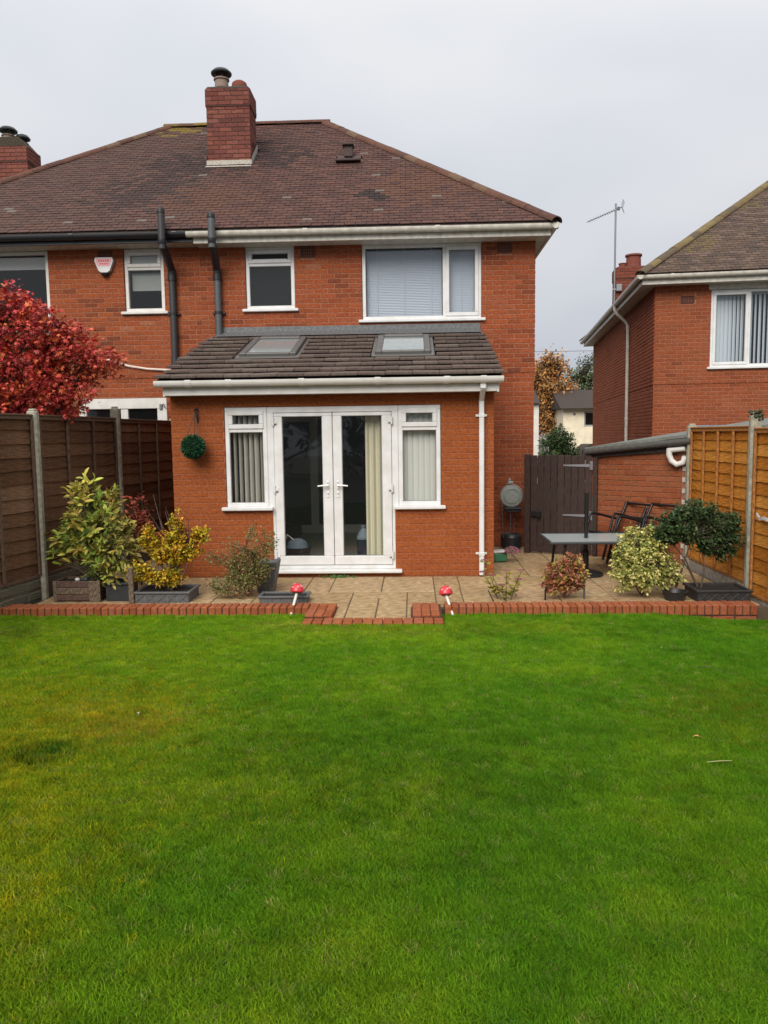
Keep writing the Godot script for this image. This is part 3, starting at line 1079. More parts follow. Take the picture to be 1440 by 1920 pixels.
func soil_pipe(h: Node, x: float, y0: float, y1: float, m: Material, m2: Material, x_top: float) -> void:
	var zl := WALL_Z + 0.085
	var zt := -11.90
	var g := Geo.new()
	g.tube([Vector3(x, y0, zl), Vector3(x, 4.35, zl)], 0.054, 14)
	g.tube([Vector3(x_top, 4.66, zt), Vector3(x_top, y1, zt)], 0.054, 14)
	var p := obj("soil_pipe", g, m, h)
	var c := Geo.new()
	c.tube([Vector3(x, 4.30, zl), Vector3(x, 4.42, zl), Vector3(x, 4.47, zl + 0.03), Vector3((x + x_top) * 0.5, 4.6, (zl + zt) * 0.5), Vector3(x_top, 4.7, zt - 0.03), Vector3(x_top, 4.74, zt), Vector3(x_top, 4.80, zt)], 0.06, 14)
	c.tube([Vector3(x, 4.27, zl), Vector3(x, 4.36, zl)], 0.066, 14)
	for y in [3.75]:
		c.tube([Vector3(x, y, zl), Vector3(x, y + 0.04, zl)], 0.06, 14)
		c.span(x - 0.1, x + 0.1, y + 0.005, y + 0.035, WALL_Z, WALL_Z + 0.06, 0.004)
	obj("pipe_bend", c, m2, p)
	var t := Geo.new()
	t.lathe([Vector2(0.056, y1 - 0.01), Vector2(0.06, y1), Vector2(0.058, y1 + 0.05), Vector2(0.03, y1 + 0.085), Vector2(0.0, y1 + 0.095)], 14, Transform3D(Basis(), Vector3(x_top, 0, zt)))
	obj("pipe_cage", t, m2, p)


func left_house() -> void:
	var h := thing("semi_detached_house", "left half of the red brick pair, with black gutter, behind the red maple", "house", Vector3(-6, 0, -16))
	var x0 := -8.6
	var x1 := PARTY
	var holes := [Rect2(-4.565, 3.815, 0.645, 1.02), Rect2(-7.9, 3.5, 2.12, 1.32), Rect2(-5.4, 0.0, 1.44, 2.46)]
	var g := Geo.new()
	holed(g, x0, x1, -0.1, 4.82, WALL_Z - 0.26, WALL_Z - 0.0045, holes)
	holed(g, x0, x1, 2.775, 4.82, WALL_Z - 0.0045, WALL_Z + 0.0075, holes)
	g.span(x0 + 0.01, x0 + 0.27, -0.1, 4.82, -19.5, WALL_Z - 0.26)
	g.span(x0 + 0.27, x1, -0.1, 4.82, -19.5, -19.24)
	var wall := obj("wall", g, mats.mortar_old, h)
	var pal := [lin(0.185, 0.057, 0.030), lin(0.202, 0.057, 0.029), lin(0.227, 0.063, 0.028), lin(0.268, 0.070, 0.029), lin(0.304, 0.080, 0.033), lin(0.284, 0.083, 0.036), lin(0.325, 0.084, 0.033), lin(0.341, 0.091, 0.034), lin(0.325, 0.092, 0.041), lin(0.353, 0.097, 0.037), lin(0.317, 0.083, 0.032), lin(0.373, 0.115, 0.049), lin(0.352, 0.134, 0.073)]
	var lh := []
	for q in holes:
		lh.append(Rect2(q.position.x - x0, q.position.y, q.size.x, q.size.y))
	lh.append(Rect2(-4.97 - x0, 4.60, 0.24, 0.19))
	lay_bricks(wall, Transform3D(), Transform3D(Basis(), Vector3(x0, 0, WALL_Z)), x1 - x0 - 0.005, 4.8, lh, pal, {"step_out": 0.012, "step_y": 2.76, "seed": 21})
	lay_bricks(wall, Transform3D(), Transform3D(Basis(Vector3(0, 0, 1), Vector3.UP, Vector3(-1, 0, 0)), Vector3(x0, 0, -19.4)), 6.9, 4.8, [], pal, {"most": 0, "seed": 22})
	air_brick(h, -4.965, -4.735, 4.605, 4.785, WALL_Z + 0.012)
	pair_roof(h, true)
	var fa := Geo.new()
	fa.span(-8.82, PARTY - 0.003, 4.80, 4.91, -12.125, -12.1, 0.004)
	obj("fascia", fa, mats.black_gutter, h)
	var so := Geo.new()
	so.span(-8.8, PARTY - 0.003, 4.806, 4.818, WALL_Z - 0.05, -12.124)
	obj("soffit", so, mats.cream_pvc, h)
	gutter(h, -8.95, -3.43, 4.925, -11.985, mats.black_gutter, Transform3D(), [-5.2, -3.6])
	window(h, -4.56, -3.925, 3.82, 4.80, WALL_Z - 0.02, [["h", 4.50, -4.505, -3.98]], [[-4.505, -3.98, 4.528, 4.745, true, mats.pane_grey], [-4.505, -3.98, 3.875, 4.472, false, mats.pane]], mats.pvc_old)
	var bl := Geo.new()
	bl.span(-4.48, -4.0, 4.17, 4.45, WALL_Z - 0.13, WALL_Z - 0.125)
	var w := window(h, -7.895, -5.785, 3.505, 4.80, WALL_Z - 0.02, [["v", -7.2, 3.56, 4.745]], [[-7.172, -5.84, 3.56, 4.745, false, mats.pane], [-7.84, -7.228, 3.56, 4.745, true, mats.pane]], mats.pvc_old)
	obj("blind", bl, mats.lace, h)
	var rb := Geo.new()
	rb.span(-7.17, -5.845, 4.56, 4.74, WALL_Z - 0.16, WALL_Z - 0.155)
	rb.span(-7.17, -5.845, 4.545, 4.562, WALL_Z - 0.165, WALL_Z - 0.15, 0.003)
	obj("roller_blind", rb, mats.blind_white, w)
	room(h, -5.1, -3.6, 3.2, 4.79, WALL_Z - 0.26, -14.5, mats.room_dark)
	room(h, -8.2, -5.2, 3.2, 4.79, WALL_Z - 0.26, -15.0, mats.room_dark)
	room(h, -5.8, -3.5, 0.0, 2.6, WALL_Z - 0.26, -15.0, mats.room_dark)
	# wide white garden door seen over the fence
	var d := Geo.new()
	d.span(-5.4, -3.96, 2.29, 2.455, WALL_Z - 0.07, WALL_Z + 0.012, 0.006)
	d.span(-5.4, -5.28, 0, 2.29, WALL_Z - 0.07, WALL_Z + 0.01, 0.006)
	d.span(-4.12, -3.96, 0, 2.29, WALL_Z - 0.07, WALL_Z + 0.01, 0.006)
	d.span(-4.72, -4.60, 0, 2.29, WALL_Z - 0.06, WALL_Z, 0.006)
	d.span(-5.28, -4.72, 0, 0.2, WALL_Z - 0.06, WALL_Z, 0.006)
	d.span(-4.60, -4.12, 0, 0.2, WALL_Z - 0.06, WALL_Z, 0.006)
	var door := obj("garden_door", d, mats.pvc_old, h)
	for q in [[-5.28, -4.72], [-4.60, -4.12]]:
		var p := Geo.new()
		p.quad(Vector3(q[0], 0.2, WALL_Z - 0.03), Vector3(q[1], 0.2, WALL_Z - 0.03), Vector3(q[1], 2.29, WALL_Z - 0.03), Vector3(q[0], 2.29, WALL_Z - 0.03), Vector3(0, 0, 1))
		obj("pane", p, mats.pane, door)
	var hg := Geo.new()
	hg.span(-4.075, -4.03, 2.27, 2.36, WALL_Z + 0.012, WALL_Z + 0.03, 0.004)
	hg.tube([Vector3(-4.03, 2.33, WALL_Z + 0.03), Vector3(-4.0, 2.37, WALL_Z + 0.04), Vector3(-3.985, 2.30, WALL_Z + 0.035)], 0.009, 6)
	obj("hinge", hg, mats.pewter, door)
	soil_pipe(h, -3.77, 2.6, 5.19, mats.dark_pipe, mats.black_pipe, -3.76)
	var br := Geo.new()
	br.tube([Vector3(-3.77, 3.02, WALL_Z + 0.085), Vector3(-3.66, 3.06, WALL_Z + 0.085), Vector3(-3.4, 3.09, WALL_Z + 0.085)], 0.045, 12)
	br.tube([Vector3(-3.77, 2.92, WALL_Z + 0.085), Vector3(-3.77, 3.10, WALL_Z + 0.085)], 0.064, 14)
	obj("branch_pipe", br, mats.dark_pipe, h)
	var ov := Geo.new()
	ov.tube([Vector3(-4.95, 3.09, WALL_Z + 0.03), Vector3(-4.85, 3.07, WALL_Z + 0.03), Vector3(-4.55, 2.97, WALL_Z + 0.03), Vector3(-4.25, 2.92, WALL_Z + 0.03), Vector3(-3.9, 2.895, WALL_Z + 0.03), Vector3(-3.6, 2.885, WALL_Z + 0.03)], 0.02, 10)
	obj("overflow_pipe", ov, mats.pinkish_pvc, h)
	# second stack on the far hip
	var ch := stack(h, Transform3D(), "chimney", -8.5, -7.62, -15.75, -16.3, 5.4, 7.62, [lin(0.19, 0.062, 0.046), lin(0.22, 0.075, 0.055), lin(0.25, 0.088, 0.064), lin(0.20, 0.07, 0.058)])
	var cm := Geo.new()
	cm.prism(PackedVector2Array([Vector2(-8.48, 7.64), Vector2(-7.64, 7.64), Vector2(-7.8, 7.82), Vector2(-8.32, 7.82)]), -16.28, -15.77)
	obj("flaunching", cm, mats.mossy, ch)
	pot(ch, Vector3(-8.1, 7.80, -16.0), 0.12, 0.12, true)
	pot(ch, Vector3(-7.86, 7.70, -16.1), 0.10, 0.10, true)


func alarm_box() -> void:
	var t := thing("alarm_box", "white and pink burglar alarm box high on the left brick wall", "alarm box", Vector3(-4.85, 4.37, WALL_Z + 0.002))
	var z := WALL_Z + 0.016
	var b := Geo.new()
	b.prism(PackedVector2Array([Vector2(-4.985, 4.66), Vector2(-4.715, 4.66), Vector2(-4.70, 4.61), Vector2(-4.76, 4.46), Vector2(-4.80, 4.43), Vector2(-4.90, 4.43), Vector2(-4.94, 4.46), Vector2(-5.0, 4.61)]), z, z + 0.07)
	obj("cover", b, mats.pvc, t)
	var p := Geo.new()
	p.prism(PackedVector2Array([Vector2(-4.965, 4.645), Vector2(-4.735, 4.645), Vector2(-4.722, 4.61), Vector2(-4.755, 4.525), Vector2(-4.945, 4.525), Vector2(-4.978, 4.61)]), z + 0.07, z + 0.073)
	obj("sign", p, mats.pink, t)
	var r := Geo.new()
	for i in 5:
		r.span(-4.935 + i * 0.036, -4.91 + i * 0.036, 4.592, 4.625, z + 0.073, z + 0.0745)
	for i in 4:
		r.span(-4.915 + i * 0.036, -4.888 + i * 0.036, 4.55, 4.575, z + 0.073, z + 0.0745)
	obj("print", r, mats.rose, t)
	var s := Geo.new()
	s.lathe([Vector2(0.0, 4.37), Vector2(0.035, 4.375), Vector2(0.06, 4.40), Vector2(0.065, 4.43)], 14, Transform3D(Basis.from_scale(Vector3(1, 1, 0.6)), Vector3(-4.85, 0, z + 0.04)))
	obj("strobe", s, mats.black_plastic, t)


# ------------------------------------------------------------------ the single storey extension
const EXT_Z := -9.85


func extension() -> void:
	var t := thing("rear_extension", "single storey brick extension with white french doors, two rooflights and brown tiled lean-to roof", "extension", Vector3(-1.03, 0, -11))
	var x0 := -3.09
	var x1 := 1.022
	var holes := [Rect2(-2.405, 0.905, 2.76, 1.29), Rect2(-1.81, 0.045, 1.575, 0.86)]
	var g := Geo.new()
	holed(g, x0, x1, -0.1, 2.36, EXT_Z - 0.26, EXT_Z - 0.004, holes)
	g.prism(PackedVector2Array([Vector2(EXT_Z - 0.26, -0.1), Vector2(EXT_Z - 0.26, 2.45), Vector2(WALL_Z, 3.28), Vector2(WALL_Z, -0.1)]), -(x0 + 0.008), -(x0 + 0.25), Transform3D(Basis(Vector3(0, 0, 1), Vector3.UP, Vector3(-1, 0, 0)), Vector3.ZERO))
	g.prism(PackedVector2Array([Vector2(EXT_Z - 0.26, -0.1), Vector2(EXT_Z - 0.26, 2.45), Vector2(WALL_Z, 3.28), Vector2(WALL_Z, -0.1)]), -(x1 - 0.008), -(x1 - 0.25), Transform3D(Basis(Vector3(0, 0, 1), Vector3.UP, Vector3(-1, 0, 0)), Vector3.ZERO))
	var wall := obj("wall", g, mats.mortar_new, t)
	var pal := [lin(0.289, 0.078, 0.025), lin(0.307, 0.083, 0.026), lin(0.321, 0.089, 0.026), lin(0.330, 0.092, 0.027), lin(0.341, 0.098, 0.029), lin(0.315, 0.085, 0.025)]
	var lh := []
	for q in holes:
		lh.append(Rect2(q.position.x - x0, q.position.y, q.size.x, q.size.y))
	lay_bricks(wall, Transform3D(), Transform3D(Basis(), Vector3(x0, 0, EXT_Z)), x1 - x0, 2.35, lh, pal, {"seed": 31})
	lay_bricks(wall, Transform3D(), Transform3D(Basis(Vector3(0, 0, -1), Vector3.UP, Vector3(1, 0, 0)), Vector3(x1, 0, EXT_Z)), 2.58, 2.4, [], pal, {"most": 0, "seed": 32})
	lay_bricks(wall, Transform3D(), Transform3D(Basis(Vector3(0, 0, 1), Vector3.UP, Vector3(-1, 0, 0)), Vector3(x0, 0, WALL_Z + 0.02)), 2.58, 2.4, [], pal, {"most": 0, "seed": 33})
	# roof
	var ey := 2.50
	var ez := -9.56
	var ry := 3.40
	var rz := WALL_Z + 0.01
	var rx0 := -3.17
	var rx1 := 1.10
	var up := Vector3(0, ry - ey, rz - ez).normalized()
	var len := Vector2(ry - ey, rz - ez).length()
	var nrm := Vector3(0, -up.z, up.y)
	var lights := [[-2.385, -1.60], [-0.505, 0.255]]
	var l0 := 1.27
	var l1 := 2.50
	var gaps := []
	var rg := Geo.new()
	var ub := Basis(Vector3(1, 0, 0), up, nrm)
	var xs := [rx0, lights[0][0] + 0.05, lights[0][1] - 0.05, lights[1][0] + 0.05, lights[1][1] - 0.05, rx1]
	for i in 5:
		if i % 2 == 0:
			rg.box(Vector3((xs[i] + xs[i + 1]) * 0.5, ey, ez) + up * len * 0.5 - nrm * 0.03, Vector3(xs[i + 1] - xs[i], len, 0.06), 0.0, ub)
		else:
			for q in [[0.0, l0 + 0.05], [l1 - 0.05, len]]:
				rg.box(Vector3((xs[i] + xs[i + 1]) * 0.5, ey, ez) + up * (q[0] + q[1]) * 0.5 - nrm * 0.03, Vector3(xs[i + 1] - xs[i], q[1] - q[0], 0.06), 0.0, ub)
	var roof := obj("roof", rg, mats.felt, t)
	for q in lights:
		gaps.append(Rect2(q[0] - 0.06, l0 - 0.12, q[1] - q[0] + 0.12, l1 - l0 + 0.2))
	var slab := Geo.new()
	slab.box(Vector3.ZERO, Vector3(0.329, 0.038, 0.33), 0.007)
	var tp := [lin(0.130, 0.098, 0.084), lin(0.120, 0.090, 0.078), lin(0.140, 0.106, 0.09), lin(0.112, 0.085, 0.074), lin(0.135, 0.102, 0.085), lin(0.15, 0.12, 0.102), lin(0.125, 0.094, 0.08)]
	lay_tiles(roof, Transform3D(), Vector3(0, ey, ez), Vector3(1, 0, 0), up, len - 0.02, 0.276, 0.332, func(_s): return [rx0 - 0.02, rx1 + 0.02], slab.mesh(), tp, {"tilt": 0.165, "lift": 0.036, "len": 0.33, "gaps": gaps, "bond": true})
	# verge mortar, left and right
	var vg := Geo.new()
	vg.box(Vector3(rx0 + 0.012, ey, ez) + up * len * 0.5 - nrm * 0.005, Vector3(0.02, len, 0.05), 0.004, ub)
	vg.box(Vector3(rx1 - 0.012, ey, ez) + up * len * 0.5 - nrm * 0.005, Vector3(0.02, len, 0.05), 0.004, ub)
	obj("verge", vg, mats.mortar_grey, roof)
	var fl := Geo.new()
	fl.box(Vector3((rx0 + rx1) * 0.5 + 0.03, ry + 0.075, rz + 0.012), Vector3(4.16, 0.15, 0.006), 0.001)
	fl.box(Vector3((rx0 + rx1) * 0.5 + 0.03, ry + 0.035, rz + 0.09) , Vector3(4.16, 0.2, 0.005), 0.001, Basis(Vector3(1, 0, 0), -1.1))
	for i in 4:
		fl.box(Vector3(-2.6 + i * 1.05, ry + 0.08, rz + 0.017), Vector3(0.14, 0.14, 0.004), 0.001)
	obj("lead_flashing", fl, mats.lead, roof)
	for q in lights:
		roof_light(t, q[0], q[1], l0, l1, Vector3(0, ey, ez), ub)
	# fascia, soffit, gutter
	var fa := Geo.new()
	fa.span(-3.08, 1.04, 2.335, 2.46, -9.625, -9.60, 0.004)
	fa.span(-3.10, -3.075, 2.325, 2.50, EXT_Z - 0.1, -9.6, 0.003)
	fa.span(1.035, 1.06, 2.325, 2.50, EXT_Z - 0.1, -9.6, 0.003)
	obj("fascia", fa, mats.pvc_old, t)
	var so := Geo.new()
	so.span(-3.075, 1.035, 2.34, 2.352, EXT_Z - 0.05, -9.626)
	obj("soffit", so, mats.pvc_old, t)
	gutter(t, -3.17, 1.10, 2.505, -9.475, mats.pvc_old, Transform3D(), [-2.75, -2.25, -1.35, -0.42, 0.42, 0.86])
	var dp := Geo.new()
	dp.span(0.825, 0.897, 2.36, 2.46, -9.60, -9.53, 0.012)
	dp.bar(Vector3(0.861, 2.38, -9.565), Vector3(0.861, 2.24, -9.79), 0.062, 0.062, 0.01)
	dp.span(0.83, 0.892, 0.02, 2.25, -9.82, -9.758, 0.01)
	var d := obj("downpipe", dp, mats.pvc, t)
	for y in [2.02, 0.27]:
		var c := Geo.new()
		c.span(0.824, 0.898, y, y + 0.05, -9.826, -9.752, 0.006)
		c.span(0.79, 0.932, y + 0.01, y + 0.04, -9.848, -9.826, 0.004)
		obj("pipe_clip", c, mats.pvc, d)
	french_doors(t)
	inside(t)


func roof_light(t: Node, x0: float, x1: float, l0: float, l1: float, eave: Vector3, ub: Basis) -> void:
	var up := ub.y
	var nrm := ub.z
	var xc := (x0 + x1) * 0.5
	var at := func(x, s, n): return Vector3(x, eave.y, eave.z) + up * s + nrm * n
	var g := Geo.new()
	g.box(at.call(x0 + 0.045, (l0 + l1) * 0.5, 0.045), Vector3(0.09, l1 - l0, 0.09), 0.008, ub)
	g.box(at.call(x1 - 0.045, (l0 + l1) * 0.5, 0.045), Vector3(0.09, l1 - l0, 0.09), 0.008, ub)
	g.box(at.call(xc, l0 + 0.04, 0.043), Vector3(x1 - x0 - 0.18, 0.08, 0.085), 0.008, ub)
	g.box(at.call(xc, l1 - 0.07, 0.05), Vector3(x1 - x0 - 0.18, 0.14, 0.1), 0.008, ub)
	var w := obj("roof_light", g, mats.alu, t)
	var k := Geo.new()
	k.box(at.call(xc, l0 - 0.03, 0.035), Vector3(x1 - x0 + 0.1, 0.14, 0.012), 0.002, ub)
	k.box(at.call(x0 - 0.03, (l0 + l1) * 0.5, 0.03), Vector3(0.05, l1 - l0, 0.03), 0.004, ub)
	k.box(at.call(x1 + 0.03, (l0 + l1) * 0.5, 0.03), Vector3(0.05, l1 - l0, 0.03), 0.004, ub)
	obj("flashing", k, mats.alu_dark, w)
	var p := Geo.new()
	p.box(at.call(xc, (l0 + 0.08 + l1 - 0.14) * 0.5, 0.07), Vector3(x1 - x0 - 0.18, l1 - l0 - 0.22, 0.006), 0.0, ub)
	obj("pane", p, mats.roof_pane, w)
	var b := Geo.new()
	b.box(at.call(xc, (l0 + l1) * 0.5, 0.02), Vector3(x1 - x0 - 0.16, l1 - l0 - 0.1, 0.004), 0.0, ub)
	obj("blind", b, mats.blind_grey, w)


func french_doors(t: Node) -> void:
	var z := EXT_Z - 0.015
	# side lights with a top opener over a fixed pane
	var wl := window(t, -2.40, -1.86, 0.915, 2.19, z, [["h", 1.90, -2.345, -1.915]], [[-2.345, -1.915, 1.928, 2.135, true, mats.pane], [-2.345, -1.915, 0.97, 1.872, false, mats.pane]], mats.pvc)
	var wr := window(t, -0.185, 0.35, 0.915, 2.19, z, [["h", 1.90, -0.13, 0.295]], [[-0.13, 0.295, 1.928, 2.135, true, mats.pane], [-0.13, 0.295, 0.97, 1.872, false, mats.pane]], mats.pvc)
	vertical_blind(wl, -2.34, -1.92, 0.94, 2.13, z - 0.14, 6, 0.088, [1.3, 1.22, 1.08, 1.05, 1.0, 1.2], mats.blind_cream)
	vertical_blind(wr, -0.135, 0.30, 0.94, 2.13, z - 0.14, 6, 0.088, [0.22, 0.3, 0.18, 0.25, 0.2, 0.28], mats.blind_green)
	var f := Geo.new()
	f.span(-1.858, -0.187, 2.115, 2.19, z - 0.07, z, 0.006)
	f.span(-1.858, -1.775, 0.10, 2.115, z - 0.07, z, 0.006)
	f.span(-0.27, -0.187, 0.10, 2.115, z - 0.07, z, 0.006)
	f.span(-1.775, -0.27, 0.10, 0.15, z - 0.069, z - 0.001, 0.006)
	var fr := obj("door_frame", f, mats.pvc, t)
	var s := Geo.new()
	s.span(-1.865, -0.15, 0.055, 0.10, z - 0.07, z + 0.10, 0.01)
	obj("door_sill", s, mats.pvc, fr)
	for k in [[-1.772, -1.026, -1.665, -1.155, 1], [-1.019, -0.273, -0.905, -0.395, -1]]:
		var g := Geo.new()
		var zf := z + 0.012
		g.span(k[0], k[1], 0.155, 0.27, z - 0.05, zf, 0.007)
		g.span(k[0], k[1], 2.065, 2.11, z - 0.05, zf, 0.007)
		g.span(k[0], k[2], 0.27, 2.065, z - 0.05, zf, 0.007)
		g.span(k[3], k[1], 0.27, 2.065, z - 0.05, zf, 0.007)
		var leaf := obj("door_leaf", g, mats.pvc, t)
		var p := Geo.new()
		p.quad(Vector3(k[2] - 0.004, 0.266, z - 0.02), Vector3(k[3] + 0.004, 0.266, z - 0.02), Vector3(k[3] + 0.004, 2.069, z - 0.02), Vector3(k[2] - 0.004, 2.069, z - 0.02), Vector3(0, 0, 1))
		obj("pane", p, mats.pane, leaf)
		var q := Geo.new()
		q.frame(k[2] - 0.003, k[3] + 0.003, 0.267, 2.068, 0.01, z - 0.03, z - 0.012, 0.0)
		obj("gasket", q, mats.gasket, leaf)
		# handle on the meeting stile, its lever pointing to the glass
		var hx: float = (k[3] + k[1]) * 0.5 if k[4] > 0 else (k[0] + k[2]) * 0.5
		var d: float = -k[4]
		var hd := Geo.new()
		hd.span(hx - 0.016, hx + 0.016, 1.03, 1.25, zf, zf + 0.01, 0.005)
		hd.tube([Vector3(hx, 1.185, zf), Vector3(hx, 1.185, zf + 0.05)], 0.011, 8)
		hd.tube([Vector3(hx, 1.185, zf + 0.045), Vector3(hx + d * 0.06, 1.185, zf + 0.05), Vector3(hx + d * 0.13, 1.178, zf + 0.048)], [0.011, 0.011, 0.009], 8)
		obj("handle", hd, mats.chrome_white, leaf)
		var ky := Geo.new()
		for y in [1.215, 1.135, 1.075]:
			ky.tube([Vector3(hx, y, zf + 0.009), Vector3(hx, y, zf + 0.014)], 0.009, 8)
		obj("keyhole", ky, mats.pewter, leaf)
		var ex: float = k[0] - 0.004 if k[4] > 0 else k[1] + 0.004
		for y in [2.0, 1.14, 0.28]:
			var hg := Geo.new()
			hg.tube([Vector3(ex, y - 0.05, zf + 0.012), Vector3(ex, y + 0.05, zf + 0.012)], 0.013, 8)
			hg.span(ex, ex + d * -0.05, y - 0.035, y + 0.02, zf + 0.001, zf + 0.009, 0.003)
			obj("hinge", hg, mats.pvc, leaf)
			var hs := Geo.new()
			hs.box(Vector3(ex + d * -0.012, y - 0.03, zf + 0.014), Vector3(0.06, 0.014, 0.012), 0.003, Basis(Vector3(0, 0, 1), 0.35 * k[4]))
			obj("hinge_pin", hs, mats.pewter, leaf)


func inside(t: Node) -> void:
	var fl := Geo.new()
	fl.span(-2.84, 0.77, -0.02, 0.05, -15.4, EXT_Z - 0.09)
	var f := obj("interior_floor", fl, mats.grout, t)
	for i in 9:
		for j in 13:
			if rng.randf() < 2.0:
				var g := Geo.new()
				g.span(-2.83 + i * 0.4, -2.83 + i * 0.4 + 0.392, 0.05, 0.056, -9.96 - j * 0.4 - 0.392, -9.96 - j * 0.4, 0.001)
				if -9.96 - j * 0.4 - 0.392 > -15.4:
					obj("floor_tile", g, mats.floor_tile, f)
	var w := Geo.new()
	w.span(-2.89, 0.82, 0.0, 2.6, -15.5, -15.4)
	w.span(-2.94, -2.84, 0.0, 2.6, -15.4, WALL_Z - 0.27)
	w.span(0.77, 0.87, 0.0, 2.6, -15.4, WALL_Z - 0.27)
	w.span(-2.94, 0.87, 2.4, 2.5, -15.4, WALL_Z - 0.27)
	obj("interior_wall", w, mats.room_brown, t)
	var lin_ := Geo.new()
	lin_.span(-2.83, 0.76, 2.36, 2.38, WALL_Z, EXT_Z - 0.27)
	obj("interior_ceiling", lin_, mats.room_brown, t)
	# inner door frame standing white in the dark
	var d := Geo.new()
	d.span(-1.86, -1.72, 0.056, 2.16, -14.05, -13.95, 0.004)
	d.span(-2.55, -1.86, 2.07, 2.16, -14.05, -13.95, 0.004)
	d.span(-1.72, -0.95, 0.056, 0.2, -14.03, -13.97, 0.004)
	d.span(-2.05, -1.86, 0.056, 0.2, -14.03, -13.97, 0.004)
	obj("inner_door_frame", d, mats.inner_white, t)
	var c := thing("curtain", "pale cream curtain hanging inside the right french door", "curtain", Vector3(-0.5, 0.06, -10.06))
	var g := Geo.new()
	var pts := []
	for i in 25:
		var u := i / 24.0
		pts.append(Vector3(-0.62 + 0.27 * u, 0, -10.07 + 0.022 * sin(u * 21.0)))
	for i in 24:
		for s in [0.0, -0.004]:
			var a: Vector3 = pts[i] + Vector3(0, 0.1, s)
			var b: Vector3 = pts[i + 1] + Vector3(0, 0.1, s)
			g.quad(a, b, b + Vector3(0, 2.05, 0), a + Vector3(0, 2.05, 0), Vector3(0, 0, 1.0 if s == 0.0 else -1.0))
	obj("cloth", g, mats.curtain, c)
	var hd := Geo.new()
	hd.tube([Vector3(-1.7, 2.17, -10.07), Vector3(-0.3, 2.17, -10.07)], 0.012, 8)
	obj("curtain_rail", hd, mats.inner_white, c)
	var b := thing("bin", "blue and white bag in a dark blue tub behind the right french door", "tub", Vector3(-0.70, 0.056, -10.75))
	var bg := Geo.new()
	bg.lathe([Vector2(0.085, 0.056), Vector2(0.11, 0.36), Vector2(0.115, 0.37), Vector2(0.1, 0.37), Vector2(0.08, 0.1)], 18, Transform3D(Basis(), Vector3(-0.70, 0, -10.75)))
	obj("tub", bg, mats.navy, b)
	var bw := Geo.new()
	bw.lathe([Vector2(0.1, 0.33), Vector2(0.105, 0.40), Vector2(0.07, 0.47), Vector2(0.03, 0.52), Vector2(0.045, 0.56), Vector2(0.0, 0.57)], 9, Transform3D(Basis(), Vector3(-0.70, 0, -10.75)))
	obj("bag", bw, mats.pale_blue, b)
	var k := thing("basket", "small brown basket with pale contents behind the left french door", "basket", Vector3(-1.66, 0.056, -10.9))
	var kg := Geo.new()
	kg.lathe([Vector2(0.14, 0.056), Vector2(0.19, 0.22), Vector2(0.2, 0.24), Vector2(0.17, 0.24), Vector2(0.12, 0.09)], 18, Transform3D(Basis(), Vector3(-1.66, 0, -10.9)))
	obj("basket_body", kg, mats.wicker, k)
	var kc := Geo.new()
	kc.lathe([Vector2(0.17, 0.2), Vector2(0.13, 0.32), Vector2(0.06, 0.36), Vector2(0.0, 0.37)], 10, Transform3D(Basis(), Vector3(-1.66, 0, -10.9)))
	obj("cloth", kc, mats.pale_blue, k)
	var hk := Geo.new()
	hk.tube([Vector3(-1.88, 0.22, -10.9), Vector3(-1.8, 0.42, -10.88), Vector3(-1.64, 0.3, -10.84)], 0.012, 8)
	obj("handle", hk, mats.inner_white, k)


func topiary_ball() -> void:
	var at := Vector3(-2.76, 1.70, EXT_Z + 0.19)
	var t := thing("topiary_ball", "green artificial topiary ball hanging on chains from a wall hook", "hanging ball", at, 0.0, "", true)
	var core := Geo.new()
	var prof := []
	for i in 13:
		var a := -PI / 2 + PI * i / 12.0
		prof.append(Vector2(max(cos(a), 0.0) * 0.125, sin(a) * 0.125))
	core.lathe(prof, 20)
	obj("core", core, mats.topiary_core, t)
	var xfs := []
	var cols := PackedColorArray()
	for i in 1500:
		var y := 1.0 - 2.0 * (i + 0.5) / 1500.0
		var a := i * 2.39996
		var d := Vector3(sqrt(1 - y * y) * cos(a), y, sqrt(1 - y * y) * sin(a))
		var n := (d + Vector3(rng.randfn(), rng.randfn(), rng.randfn()) * 0.35).normalized()
		xfs.append(Transform3D(leaf_basis(n, d) * rng.randf_range(0.8, 1.6), d * rng.randf_range(0.118, 0.132)))
		var k := rng.randf_range(0.7, 1.3)
		cols.append(lin(0.018 * k, 0.075 * k, 0.03 * k))
	multi("leaves", leaf_mesh("box_leaf", 0.024, 0.014, 0.25), leaf_mat(), xfs, cols, t)
	var c := Geo.new()
	var hook := Vector3(0.02, 0.42, -0.05)
	for p in [Vector3(-0.09, 0.09, 0.02), Vector3(0.09, 0.09, 0.03), Vector3(0.0, 0.10, -0.08)]:
		c.tube([hook, p], 0.0055, 6)
	obj("chain", c, mats.rust, t)
	var b := Geo.new()
	b.span(0.005, 0.03, 0.30, 0.50, -0.188, -0.18, 0.002)
	b.tube([Vector3(0.017, 0.47, -0.18), Vector3(0.017, 0.475, -0.1), Vector3(0.018, 0.45, -0.05), Vector3(0.02, 0.425, -0.04)], 0.007, 8)
	b.tube([Vector3(0.017, 0.33, -0.18), Vector3(0.017, 0.42, -0.11), Vector3(0.017, 0.47, -0.1)], 0.005, 6)
	obj("hook", b, mats.black_metal, t)


